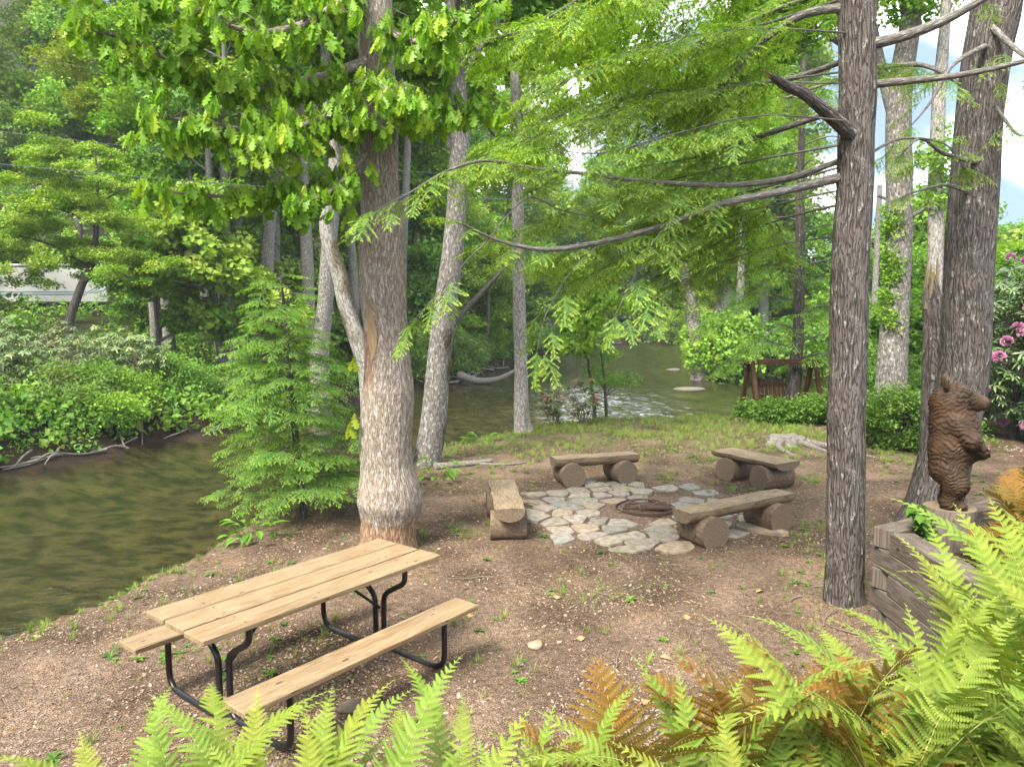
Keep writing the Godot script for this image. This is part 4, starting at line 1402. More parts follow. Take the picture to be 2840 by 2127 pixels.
func build_hemlocks() -> void:
	rng.seed = 610
	var t := thing("hemlock_tree", "straight dark-trunked hemlock with a broken stub, between the benches and the timber planter", "tree")
	var pts := [[3.03, -0.12, -6.66, 0.215], [3.03, -0.02, -6.66, 0.19], [3.02, 0.12, -6.66, 0.171], [3.02, 0.43, -6.66, 0.163], [3.00, 0.86, -6.66, 0.163], [2.99, 1.28, -6.66, 0.161], [2.97, 1.70, -6.66, 0.159], [2.97, 2.11, -6.66, 0.157], [2.96, 2.52, -6.66, 0.157], [2.95, 2.92, -6.66, 0.155], [2.95, 3.32, -6.66, 0.153], [2.96, 3.71, -6.66, 0.149], [2.95, 4.10, -6.66, 0.147], [2.95, 4.48, -6.66, 0.149], [2.93, 4.86, -6.66, 0.149], [2.91, 5.24, -6.66, 0.149], [2.87, 6.34, -6.66, 0.138], [2.82, 7.75, -6.66, 0.114], [2.8, 11.0, -6.7, 0.05]]
	part("trunk", trunk_mesh(pts, 84, 0.03, 2.0, skin(35.0, 0.03, 230.0, 0.05)), M.bark_hemlock, t)
	var stub := MB.new()
	tube(stub, curve([[2.93, 4.10, -6.62, 0.075], [2.66, 4.22, -6.45, 0.055], [2.37, 4.37, -6.30, 0.046], [2.18, 4.41, -6.20, 0.042], [2.02, 4.47, -6.12, 0.024]], 0.05), 14, Color.WHITE, 1.0, skin(3.0, 0.05, 120.0, 0.12))
	part("broken_stub", stub.smooth(), M.bark_hemlock, t)
	for k in 5:
		var sp := MB.new()
		stick(sp, Vector3(2.06, 4.455 + rf(-0.02, 0.02), -6.13 + rf(-0.015, 0.015)), Vector3(rf(1.93, 1.99), 4.49 + rf(-0.03, 0.03), -6.09 + rf(-0.02, 0.02)), 0.012, 0.002, 4, Color(1.6, 0.8, 0.5))
		part("splinter", sp.smooth(), M.twig, t)
	var limb := MB.new()
	var cl := clouds(3)
	var B := [                                                            # limb, fan, from, density
		[[[2.83, 3.78, -6.66, 0.061], [2.35, 3.66, -6.60, 0.048], [1.77, 3.53, -6.50, 0.040], [1.29, 3.35, -6.40, 0.035], [0.74, 3.20, -6.30, 0.031], [0.28, 3.13, -6.20, 0.027], [-0.10, 3.19, -6.10, 0.019], [-0.38, 3.31, -6.00, 0.011]], 0.5, 0.3, 0.55],
		[[[1.29, 3.35, -6.40, 0.023], [1.12, 3.13, -6.30, 0.019], [0.99, 2.90, -6.20, 0.015], [0.83, 2.60, -6.10, 0.007]], 0.55, 0.2, 0.9],
		[[[0.74, 3.20, -6.30, 0.014], [0.47, 2.94, -6.20, 0.011], [0.27, 2.60, -6.10, 0.009], [0.20, 2.31, -6.05, 0.005]], 0.34, 0.35, 0.8],
		[[[-0.17, 3.22, -6.10, 0.014], [-0.38, 3.00, -6.00, 0.011], [-0.60, 2.75, -5.95, 0.008], [-0.79, 2.53, -5.90, 0.004]], 0.30, 0.35, 0.8],
		[[[-0.17, 3.22, -6.10, 0.015], [0.0, 3.44, -6.20, 0.013], [0.17, 3.57, -6.40, 0.013], [0.43, 3.49, -6.60, 0.014], [0.79, 3.45, -6.80, 0.010]], 0.3, 0.6, 0.4],
		[[[2.90, 3.95, -6.70, 0.037], [2.45, 3.81, -6.90, 0.038], [1.88, 3.75, -6.90, 0.034], [1.18, 3.75, -6.70, 0.029], [0.69, 3.79, -6.60, 0.024], [0.17, 3.83, -6.50, 0.020], [-0.21, 3.87, -6.40, 0.018], [-0.55, 3.76, -6.30, 0.013], [-0.84, 3.57, -6.20, 0.009], [-1.10, 3.43, -6.10, 0.004]], 0.62, 0.22, 1.0],
		[[[2.82, 5.18, -6.66, 0.057], [2.53, 5.18, -6.80, 0.050], [2.28, 5.06, -7.00, 0.043], [2.10, 4.88, -7.20, 0.035], [1.95, 4.65, -7.40, 0.023], [1.78, 4.35, -7.60, 0.009]], 0.6, 0.35, 0.8],
		[[[2.91, 4.41, -6.90, 0.046], [2.61, 4.37, -7.40, 0.041], [2.31, 4.34, -8.00, 0.034], [1.92, 4.30, -8.60, 0.021], [1.47, 4.30, -9.00, 0.011]], 0.9, 0.3, 0.9],
		[[[2.87, 5.46, -6.66, 0.057], [2.39, 5.56, -6.90, 0.051], [1.66, 5.53, -7.20, 0.040], [0.85, 5.40, -7.50, 0.028], [0.06, 5.38, -7.80, 0.019], [-0.50, 5.31, -8.00, 0.010]], 1.1, 0.15, 1.1],
		[[[2.85, 5.98, -6.66, 0.057], [1.95, 5.71, -6.20, 0.042], [1.18, 5.31, -5.90, 0.029], [0.57, 4.89, -5.60, 0.017], [0.14, 4.57, -5.40, 0.007]], 0.7, 0.3, 0.8],
		[[[2.95, 4.83, -6.90, 0.038], [2.67, 4.87, -7.60, 0.037], [2.23, 4.99, -8.30, 0.030], [1.67, 5.08, -9.00, 0.022], [0.88, 5.13, -9.60, 0.012]], 1.0, 0.25, 1.0],
		[[[2.98, 3.59, -6.90, 0.030], [2.72, 3.55, -7.60, 0.028], [2.25, 3.38, -8.20, 0.020], [1.73, 3.06, -8.80, 0.011]], 0.8, 0.3, 0.9],
		[[[3.19, 4.03, -6.90, 0.030], [3.82, 4.31, -7.60, 0.028], [4.56, 4.39, -8.20, 0.020], [4.95, 4.21, -8.50, 0.010]], 0.35, 0.5, 0.5],
		[[[2.75, 4.19, -6.40, 0.019], [1.97, 4.18, -6.20, 0.016], [1.25, 4.01, -6.10, 0.015], [0.69, 3.85, -6.00, 0.011], [0.26, 3.89, -6.00, 0.007]], 0.6, 0.25, 0.85],
		[[[2.9, 4.6, -6.8, 0.02], [2.2, 4.75, -7.3, 0.016], [1.3, 4.7, -7.5, 0.016], [0.5, 4.5, -7.4, 0.010], [-0.2, 4.25, -7.3, 0.005]], 0.85, 0.25, 1.0],
		[[[2.9, 3.7, -6.9, 0.02], [2.3, 3.6, -7.6, 0.015], [1.5, 3.35, -8.0, 0.010], [0.8, 3.0, -8.2, 0.005]], 0.9, 0.2, 1.0],
		[[[2.92, 3.3, -6.8, 0.018], [2.5, 3.25, -7.5, 0.013], [2.0, 3.05, -8.1, 0.009], [1.6, 2.75, -8.5, 0.004]], 0.7, 0.25, 0.9],
		[[[2.88, 4.7, -6.8, 0.022], [1.8, 4.6, -7.0, 0.016], [0.7, 4.35, -7.0, 0.010], [-0.3, 4.0, -6.9, 0.005]], 0.8, 0.2, 1.0],
		[[[2.87, 5.3, -6.75, 0.03], [1.9, 5.2, -7.6, 0.03], [0.9, 4.95, -8.3, 0.018], [0.0, 4.6, -8.8, 0.008]], 1.1, 0.2, 1.1],
		[[[2.88, 4.95, -6.6, 0.022], [1.9, 4.95, -6.5, 0.017], [1.0, 4.75, -6.4, 0.016], [0.2, 4.45, -6.4, 0.007]], 0.8, 0.25, 0.9],
		[[[2.9, 3.9, -6.9, 0.03], [2.1, 3.75, -7.8, 0.022], [1.2, 3.5, -8.6, 0.014], [0.4, 3.15, -9.2, 0.006]], 0.95, 0.2, 1.1],
		[[[2.9, 4.1, -6.9, 0.03], [2.2, 4.05, -7.5, 0.024], [1.4, 3.9, -7.9, 0.016], [0.6, 3.65, -8.0, 0.010], [0.0, 3.5, -7.9, 0.005]], 0.8, 0.25, 1.0]]
	for b in B:
		if b[0][0][3] < 0.036:                                            # the lesser boughs are thin switches
			for q in b[0]:
				q[3] *= 0.6
		bough(t, cl, limb, b[0], b[1], b[2], b[3] * 1.45, 0.3, Color(1.05, 1.05, 1.0), 0.95)
	for b in [[[[3.01, 4.86, -6.60, 0.069], [3.26, 4.90, -6.50, 0.060], [3.51, 4.98, -6.40, 0.055], [3.74, 5.10, -6.30, 0.042], [4.10, 5.30, -6.20, 0.030]], 0.5, 0.6, 0.5], [[[3.06, 4.55, -6.66, 0.049], [3.29, 4.56, -6.60, 0.044], [3.63, 4.57, -6.50, 0.036], [3.91, 4.60, -6.40, 0.031], [4.28, 4.67, -6.30, 0.023]], 0.5, 0.65, 0.5]]:
		bough(t, cl, limb, b[0], b[1], b[2], b[3])
	part("twigs", limb.flat(), M.bark_hemlock, t).set_meta("kind", "stuff")
	scatter("needles", G.spray, cl, M.needle, t)

	t = thing("hemlock_tree", "massive leaning hemlock trunk behind the carved bear", "tree")
	pts = [[4.98, -0.2, -9.0, 0.40], [5.04, 0.0, -9.00, 0.341], [5.11, 0.24, -9.00, 0.308], [5.22, 0.80, -9.00, 0.286], [5.35, 1.53, -9.00, 0.275], [5.40, 2.03, -9.00, 0.264], [5.39, 2.58, -9.00, 0.264], [5.38, 3.13, -9.00, 0.259], [5.38, 3.66, -9.00, 0.259], [5.39, 4.09, -9.00, 0.253], [5.40, 4.61, -9.00, 0.242], [5.42, 5.13, -9.00, 0.242], [5.46, 5.64, -9.00, 0.248], [5.53, 6.15, -9.00, 0.253], [5.63, 7.39, -9.00, 0.231], [5.71, 8.60, -9.00, 0.198], [5.8, 12.0, -9.0, 0.08]]
	part("trunk", trunk_mesh(pts, 96, 0.035, 3.0, skin(77.0, 0.03, 230.0, 0.05)), M.bark_hemlock, t)
	limb = MB.new(); cl = clouds(3)
	for b in [[[[5.28, 4.31, -8.80, 0.043], [4.68, 4.33, -8.40, 0.031], [4.32, 4.44, -8.20, 0.020], [4.03, 4.25, -8.00, 0.010]], 0.45, 0.3, 0.7], [[[5.30, 3.97, -8.90, 0.033], [4.76, 4.01, -8.50, 0.026], [4.20, 3.86, -8.20, 0.010]], 0.35, 0.4, 0.7], [[[5.30, 5.58, -8.80, 0.043], [4.67, 5.22, -8.30, 0.030], [4.29, 4.76, -8.00, 0.020], [4.06, 4.51, -7.90, 0.010]], 0.4, 0.3, 0.6], [[[5.37, 5.78, -8.80, 0.054], [5.41, 5.40, -8.40, 0.036], [5.59, 5.14, -8.20, 0.020]], 0.5, 0.3, 0.7], [[[5.47, 5.19, -9.20, 0.051], [5.22, 5.75, -10.00, 0.043], [4.75, 5.87, -10.80, 0.033], [4.05, 5.75, -11.50, 0.021]], 1.0, 0.2, 0.9], [[[5.34, 5.21, -8.90, 0.033], [5.60, 4.57, -8.60, 0.021], [5.76, 4.63, -8.40, 0.010]], 0.4, 0.3, 0.7], [[[5.4, 6.5, -9.1, 0.05], [4.2, 6.6, -9.6, 0.04], [2.9, 6.3, -10.2, 0.025], [1.8, 5.9, -10.6, 0.01]], 1.2, 0.2, 0.9]]:
		bough(t, cl, limb, b[0], b[1], b[2], b[3])
	part("twigs", limb.flat(), M.bark_hemlock, t).set_meta("kind", "stuff")
	scatter("needles", G.spray, cl, M.needle, t)

	# the young hemlock on the river's edge: tiers of drooping boughs
	rng.seed = 640
	t = thing("young_hemlock", "young bushy hemlock leaning over the river beside the thick oak", "tree")
	pts = [[-2.70, -0.3, -9.5, 0.06], [-2.71, 0.0, -9.60, 0.053], [-2.74, 0.44, -9.60, 0.047], [-2.77, 0.92, -9.60, 0.044], [-2.81, 1.52, -9.60, 0.038], [-2.84, 2.11, -9.60, 0.029], [-2.87, 2.58, -9.60, 0.023], [-2.90, 2.93, -9.60, 0.015], [-2.92, 3.16, -9.60, 0.006]]
	part("trunk", trunk_mesh(pts, 14, 0.08, 1.0, skin(9.0, 0.03, 60.0, 0.05)), M.bark_hemlock, t)
	limb = MB.new(); cl = clouds(3)
	var y := 0.28
	var an := 0.4
	while y < 3.1:
		var c := at_height(pts, y)
		var l := lerpf(1.3, 0.10, pow(y / 3.15, 1.0)) * rf(0.5, 1.2)
		an += 2.4 + rf(-0.4, 0.4)
		var d := Vector3(cos(an), 0, sin(an))
		if d.x > 0.55 and d.z < 0.2:
			l *= 0.75
		var rise := rf(0.12, 0.38)
		bough(t, cl, limb, [[c.x, y, c.z, 0.012], [c.x + d.x * l * 0.5, y + rise * l * 0.6, c.z + d.z * l * 0.5, 0.008], [c.x + d.x * l, y + rise * l * 0.72, c.z + d.z * l, 0.003]], 0.36 + 0.30 * l, 0.08, 1.3, 0.3, Color(0.95, 1.08, 1.0), 0.95)
		y += rf(0.035, 0.065)
	part("twigs", limb.flat(), M.bark_hemlock, t).set_meta("kind", "stuff")
	scatter("needles", G.spray, cl, M.needle, t)

	# slim hemlock on the bank beside the swing, with long drooping boughs
	rng.seed = 660
	t = thing("hemlock_tree", "slim hemlock with drooping boughs growing beside the garden swing", "tree")
	pts = rooted([[6.93, -0.05, -18.90, 0.23], [7.05, 0.43, -18.90, 0.186], [7.09, 1.13, -18.90, 0.165], [7.14, 1.82, -18.90, 0.139], [7.13, 2.86, -18.90, 0.127], [7.11, 3.99, -18.90, 0.116], [7.08, 5.11, -18.90, 0.104], [7.05, 6.22, -18.90, 0.087], [7.06, 7.32, -18.90, 0.069], [7.03, 8.94, -18.90, 0.046], [7.0, 11.0, -18.9, 0.02]])
	part("trunk", trunk_mesh(pts, 20, 0.15, 1.0, skin(19.0, 0.03, 60.0, 0.05)), M.bark_hemlock, t)
	limb = MB.new(); cl = clouds(3)
	y = 1.1
	an = 2.6
	while y < 8.4:
		var c := at_height(pts, y)
		an += 2.4 + rf(-0.5, 0.5)
		var d := Vector3(cos(an), 0, sin(an))
		var l := lerpf(2.6, 0.8, y / 9.0) * rf(0.7, 1.15)
		bough(t, cl, limb, [[c.x, y, c.z, 0.03], [c.x + d.x * l * 0.5, y + 0.10 * l, c.z + d.z * l * 0.5, 0.02], [c.x + d.x * l, y - 0.22 * l, c.z + d.z * l, 0.006]], 0.95, 0.2, 0.6 if y < 3.6 else 0.32, 0.3, Color(0.95, 1.1, 0.95), 1.5)
		y += rf(0.16, 0.34)
	part("twigs", limb.flat(), M.bark_hemlock, t).set_meta("kind", "stuff")
	scatter("needles", G.spray, cl, M.needle, t)

func stem(called: String, label: String, pts: Array, m: Material, sides: int, step: float, around: float, k: BarkSkin) -> Node3D:
	var t := thing(called, label, "tree")
	part("trunk", trunk_mesh(rooted(pts), sides, step, around, k), m, t)
	return t

func crown(t: Node3D, leaf: String, blobs: Array, sc: float, cols: Array, gap := -0.12) -> void:
	var cl := clouds(G[leaf].size())
	for b in blobs:
		blob(cl, Vector3(b[0], b[1], b[2]), Vector3(b[3], b[4], b[5]), b[6], sc, cols, gap)
	scatter("crown", G[leaf], cl, M.leaf, t)

func limb_part(t: Node3D, lists: Array, m: Material) -> void:
	for l in lists:
		var mb := MB.new()
		tube(mb, curve(l, 0.2), 10)
		part("limb", mb.smooth(), m, t)

const YELLOW := [Color(0.29, 0.41, 0.062), Color(0.24, 0.37, 0.056), Color(0.34, 0.45, 0.08), Color(0.20, 0.335, 0.05)]
const GREEN := [Color(0.155, 0.305, 0.048), Color(0.195, 0.355, 0.055), Color(0.125, 0.26, 0.044), Color(0.235, 0.39, 0.062)]
const DEEP := [Color(0.078, 0.192, 0.036), Color(0.102, 0.234, 0.041), Color(0.062, 0.156, 0.031), Color(0.126, 0.264, 0.043)]
const BRIGHT := [Color(0.215, 0.385, 0.045), Color(0.27, 0.43, 0.052), Color(0.175, 0.335, 0.042)]
const OLIVE := [Color(0.135, 0.176, 0.061), Color(0.176, 0.216, 0.074), Color(0.101, 0.142, 0.054), Color(0.257, 0.284, 0.095)]

func build_mid_trees() -> void:
	rng.seed = 700
	var t := stem("leaning_tree", "mossy grey trunk leaning towards the river, just behind the thick oak", [[-1.51, -0.09, -12.90, 0.268], [-1.45, 0.13, -12.90, 0.237], [-1.34, 0.81, -12.90, 0.221], [-1.27, 1.61, -12.90, 0.197], [-1.19, 2.24, -12.90, 0.197], [-1.10, 2.87, -12.90, 0.189], [-1.01, 3.49, -12.90, 0.181], [-0.94, 4.25, -12.90, 0.166], [-0.90, 4.86, -12.90, 0.166], [-0.86, 5.46, -12.90, 0.166], [-0.89, 6.21, -12.90, 0.142], [-0.92, 6.94, -12.90, 0.134], [-0.99, 8.10, -12.90, 0.110], [-1.08, 9.80, -12.90, 0.079]], M.bark_grey, 48, 0.06, 2.0, skin(15.0, 0.02, 120.0, 0.07, MossSkin.new()))
	limb_part(t, [[[-0.9, 5.2, -12.9, 0.07], [-1.6, 6.2, -13.2, 0.05], [-2.2, 7.4, -13.6, 0.02]], [[-0.9, 6.4, -12.9, 0.07], [-0.2, 7.4, -13.0, 0.05], [0.4, 8.4, -13.2, 0.02]]], M.bark_grey)
	crown(t, "broad", [[-2.0, 7.2, -13.4, 1.5, 0.9, 1.4, 90], [0.2, 7.9, -13.1, 1.5, 1.0, 1.4, 90], [-1.0, 9.3, -13.0, 2.0, 1.2, 2.0, 120]], 0.9, GREEN)
	t = stem("tulip_tree", "slender pale trunk with a split foot at the edge of the grass by the river", [[0.27, -0.14, -16.60, 0.26], [0.25, 0.0, -16.60, 0.22], [0.23, 0.14, -16.60, 0.188], [0.21, 0.49, -16.60, 0.168], [0.20, 1.31, -16.60, 0.147], [0.17, 2.33, -16.60, 0.142], [0.15, 3.33, -16.60, 0.132], [0.13, 4.32, -16.60, 0.132], [0.12, 5.30, -16.60, 0.127], [0.11, 6.27, -16.60, 0.127], [0.08, 7.23, -16.60, 0.112], [0.06, 8.17, -16.60, 0.101], [0.04, 9.11, -16.60, 0.101], [-0.01, 10.95, -16.60, 0.081]], M.bark_pale, 30, 0.1, 1.0, skin(25.0, 0.015, 90.0, 0.05))
	var ft := MB.new()                                                   # the split buttress at its foot
	tube(ft, curve([[0.33, -0.12, -16.44, 0.075], [0.30, 0.12, -16.46, 0.055], [0.265, 0.45, -16.47, 0.03], [0.25, 0.62, -16.48, 0.012]], 0.06), 10)
	part("split_root", ft.smooth(), M.wood_drift, t)
	crown(t, "star", [[0.0, 8.6, -16.6, 1.5, 1.0, 1.4, 70], [0.6, 10.2, -16.6, 1.9, 1.2, 1.6, 90], [-0.9, 9.6, -16.8, 1.4, 0.9, 1.4, 60], [1.2, 7.6, -16.8, 1.3, 0.7, 1.2, 50], [2.4, 8.4, -16.6, 1.4, 0.8, 1.2, 60], [-0.9, 7.2, -16.5, 1.0, 0.6, 1.0, 30], [3.3, 7.3, -17.0, 1.1, 0.6, 1.1, 40]], 0.85, BRIGHT)
	limb_part(t, [[[0.11, 6.0, -16.6, 0.05], [0.7, 6.8, -16.7, 0.035], [1.4, 7.5, -16.8, 0.012]], [[0.1, 6.6, -16.6, 0.06], [1.3, 7.6, -16.7, 0.04], [2.6, 8.3, -16.6, 0.012]], [[0.1, 5.8, -16.6, 0.04], [-0.5, 6.5, -16.6, 0.03], [-1.0, 7.2, -16.5, 0.01]], [[1.3, 7.6, -16.7, 0.03], [2.5, 7.5, -16.9, 0.02], [3.4, 7.2, -17.0, 0.01]]], M.bark_grey)
	t = stem("pale_tree", "crooked white-lichened trunk rising between the thick oak and the young hemlock", [[-2.15, 0.1, -12.20, 0.17], [-2.20, 0.26, -12.20, 0.16], [-2.30, 0.91, -12.20, 0.149], [-2.36, 1.67, -12.20, 0.134], [-2.50, 2.19, -12.20, 0.134], [-2.66, 2.71, -12.20, 0.127], [-2.74, 3.15, -12.20, 0.127], [-2.88, 3.59, -12.20, 0.119], [-2.95, 3.95, -12.20, 0.112], [-2.89, 4.31, -12.20, 0.104], [-2.80, 4.67, -12.20, 0.104], [-2.79, 5.10, -12.20, 0.097], [-2.83, 5.66, -12.20, 0.090], [-2.89, 6.36, -12.20, 0.082], [-2.90, 8.40, -12.20, 0.047]], M.bark_pale, 32, 0.08, 1.0, skin(45.0, 0.02, 90.0, 0.09, MossSkin.new()))
	crown(t, "broad", [[-2.6, 8.0, -12.4, 1.4, 0.8, 1.3, 70], [-3.4, 7.2, -12.6, 1.2, 0.6, 1.1, 50]], 0.9, GREEN)
	t = stem("broken_snag", "dead broken-topped trunk with torn orange wood, close to the massive leaning hemlock", [[5.76, -0.22, -10.20, 0.150], [5.72, 0.88, -10.20, 0.137], [5.69, 1.83, -10.20, 0.131], [5.67, 2.45, -10.20, 0.125], [5.63, 2.82, -10.20, 0.112], [5.61, 3.05, -10.20, 0.06]], M.bark_hemlock, 32, 0.07, 1.0, skin(55.0, 0.04, 120.0, 0.09))
	for k in 9:
		var sp := MB.new()
		var a := TAU * k / 9
		var o := Vector3(5.62 + cos(a) * 0.07, rf(2.5, 2.8), -10.2 + sin(a) * 0.07)
		stick(sp, o, o + Vector3(rf(-0.02, 0.02), rf(0.3, 0.62), rf(-0.02, 0.02)), 0.045, 0.008, 5, Color(2.6, 1.35, 0.7) * rf(0.7, 1.1))
		part("torn_wood", sp.smooth(), M.twig, t)
	t = stem("forked_tree", "lichen-grey trunk with climbing vine, behind the leafy shrub near the big hemlocks", [[7.56, 0.98, -15.00, 0.30], [7.56, 1.81, -15.00, 0.275], [7.57, 2.72, -15.00, 0.248], [7.57, 3.62, -15.00, 0.238], [7.55, 4.52, -15.00, 0.238], [7.51, 5.40, -15.00, 0.238], [7.46, 6.10, -15.00, 0.229], [7.45, 6.79, -15.00, 0.220], [7.51, 7.47, -15.00, 0.202], [7.59, 8.15, -15.00, 0.183], [7.66, 9.49, -15.00, 0.147]], M.bark_grey, 40, 0.1, 2.0, skin(65.0, 0.02, 100.0, 0.06))
	limb_part(t, [[[7.47, 6.0, -15.0, 0.12], [7.2, 7.0, -15.1, 0.10], [6.9, 8.4, -15.2, 0.06]], [[7.5, 4.3, -15.0, 0.05], [8.0, 4.6, -14.8, 0.03], [8.4, 4.8, -14.7, 0.01]]], M.bark_grey)
	crown(t, "broad", [[7.0, 9.0, -15.2, 1.6, 0.8, 1.4, 70], [8.0, 10.0, -15.0, 1.8, 0.9, 1.5, 70], [4.6, 7.9, -15.2, 1.1, 0.6, 1.0, 50], [5.3, 8.4, -15.0, 1.2, 0.7, 1.0, 55], [3.9, 7.2, -15.4, 0.8, 0.5, 0.8, 30], [4.4, 8.8, -15.0, 1.2, 0.6, 1.0, 45]], 0.75, [Color(0.11, 0.27, 0.035), Color(0.15, 0.33, 0.04), Color(0.20, 0.38, 0.045)], -0.25)
	limb_part(t, [[[7.45, 6.9, -15.0, 0.09], [6.2, 7.8, -15.1, 0.06], [4.9, 8.3, -15.1, 0.03], [3.9, 7.4, -15.4, 0.01]]], M.bark_grey)
	var cl := clouds(2)                                                  # the vine on it
	for k in 60:
		var y := rf(2.2, 4.6)
		var c := at_height([[7.56, 0.98, -15.00, 0.30], [7.57, 3.6, -15.0, 0.24], [7.5, 5.5, -15.0, 0.24]], y)
		var a := rf(2.0, 4.6)
		cl[rng.randi() % 2].add(Transform3D(rand_basis(0.8).scaled(Vector3.ONE * rf(0.25, 0.5)), Vector3(c.x + cos(a) * c.w * 1.1, y, c.z + absf(sin(a)) * c.w)), vary(pick(BRIGHT)))
	scatter("vine", G.broad, cl, M.leaf, t)
	t = stem("thin_tree", "thin pale trunk draped with ivy leaves, between the broken snag and the lichen-grey trunk", [[7.83, 0.66, -14.00, 0.154], [7.78, 2.38, -14.00, 0.137], [7.73, 4.06, -14.00, 0.128], [7.69, 4.89, -14.00, 0.128], [7.67, 5.70, -14.00, 0.120], [7.66, 6.51, -14.00, 0.111], [7.69, 7.47, -14.00, 0.094], [7.70, 8.72, -14.00, 0.077]], M.bark_pale, 24, 0.12, 1.0, skin(75.0, 0.02, 90.0, 0.06))
	crown(t, "broad", [[7.7, 5.2, -13.95, 0.35, 0.7, 0.35, 24], [7.5, 8.6, -14.0, 1.0, 0.8, 1.0, 40]], 0.55, GREEN, -0.3)
	t = stem("ivy_trunk", "stout vine-wrapped trunk stub at the far side of the river", [[9.76, -0.21, -38.49, 0.518], [9.38, 1.44, -38.49, 0.4], [9.03, 2.84, -38.49, 0.353], [8.78, 4.23, -38.49, 0.282], [8.66, 5.15, -38.49, 0.235]], M.bark_grey, 24, 0.2, 2.0, skin(85.0, 0.05, 60.0, 0.1))
	crown(t, "small", [[9.1, 3.3, -38.3, 0.9, 2.4, 0.8, 60], [8.8, 5.3, -38.4, 1.0, 0.8, 0.9, 30]], 0.8, YELLOW, -0.3)

# ---------------------------------------------------------------- the far banks: wood, shrubs, undergrowth
func spot(az: float, d: float) -> Vector3:                                # a place on the ground, d metres off along a bearing (tangent az)
	var x := az * d
	return Vector3(x, land(x, -d), -d)

func upright(p: Vector3, h: float, r: float) -> Array:
	var lx := rf(-0.05, 0.05) * h; var lz := rf(-0.03, 0.03) * h
	return [[p.x, p.y - 0.15, p.z, r * 1.35], [p.x, p.y + 0.5, p.z, r * 1.05], [p.x + lx * 0.3 + rf(-0.1, 0.1), p.y + h * 0.3, p.z + lz * 0.3, r * 0.85], [p.x + lx * 0.7 + rf(-0.15, 0.15), p.y + h * 0.65, p.z + lz * 0.7, r * 0.55], [p.x + lx, p.y + h, p.z + lz, r * 0.1]]

func wood_tree(called: String, label: String, group: String, p: Vector3, h: float, low: float, wide: float, leaf: String, cols: Array, sc: float, n: int, m: Material) -> void:
	var pts := upright(p, h, 0.07 + h * 0.0105)
	var bl := []
	var k := int(lerpf(4.0, 6.0, rng.randf()))
	for i in k:
		var t := lerpf(low, 0.97, (i + 0.5) / k)
		var c := at_height(pts, p.y + h * t)
		var w := wide * (1.0 - 0.55 * pow(absf(t - 0.6) * 1.9, 2.0)) * rf(0.75, 1.1)
		bl.append([c.x + rf(-0.5, 0.5) * w, c.y, c.z + rf(-0.5, 0.5) * w, w, h * 0.10 * rf(0.8, 1.3), w, n])
	tree(called, label, group, pts, m, leaf, bl, sc, cols)

func place_words(az: float, d: float) -> String:                         # what a tree across the river stands near
	var w := "beyond the pink rhododendron"
	for q in [[-0.62, "above the camper trailer"], [-0.50, "above the spreading dogwood"], [-0.42, "left of the forked grey trunk"], [-0.34, "behind the forked grey trunk"], [-0.24, "behind the young hemlock's tip"], [-0.17, "behind the thick oak"], [-0.08, "behind the mossy leaning trunk"], [0.0, "behind the slender pale trunk"], [0.08, "where the river comes round the bend"], [0.17, "over the riffle at the bend"], [0.25, "over the river boulders"], [0.34, "beyond the garden swing"], [0.42, "beyond the dark straight hemlock"], [0.52, "behind the lichen-grey forked trunk"], [0.62, "behind the massive leaning hemlock"]]:
		if az < q[0]:
			w = q[1]
			break
	return w

func tree_words(cols: Array, m: Material, h: float) -> String:
	var c := "yellow-green" if cols == YELLOW else "deep green" if cols == DEEP else "bright green" if cols == BRIGHT else "mid green"
	var b := "pale-stemmed" if m == M.bark_pale else "dark-stemmed" if m == M.bark_hemlock else "grey-stemmed"
	return ("tall " if h > 16.0 else "middling " if h > 9.0 else "low ") + b + " tree with " + c + " leaves"

func shrub(called: String, label: String, group: String, p: Vector3, r: Vector3, leaf: String, n: int, sc: float, cols: Array, m: Material, stems := 5) -> Node3D:
	var t := thing(called, label, "shrub", Vector3.ZERO, 0.0, group)
	var cl := clouds(G[leaf].size())
	blob(cl, p + Vector3(0, r.y * 0.85, 0), r, n, sc, cols, -0.2, 0.5, 60.0)
	scatter("foliage", G[leaf], cl, m, t)
	var mb := MB.new()
	for k in stems:
		var e := p + Vector3(rf(-0.7, 0.7) * r.x, r.y * rf(0.9, 1.6), rf(-0.7, 0.7) * r.z)
		var q := p.lerp(e, 0.5) + Vector3(rf(-0.1, 0.1), 0.1, rf(-0.1, 0.1)) * r.x
		tube(mb, curve([[p.x + rf(-0.1, 0.1), p.y - 0.1, p.z + rf(-0.1, 0.1), 0.012 + 0.008 * r.y], [q.x, q.y, q.z, 0.010], [e.x, e.y, e.z, 0.003]], 0.3), 5)
	part("stems", mb.smooth(), M.twig, t)
	return t

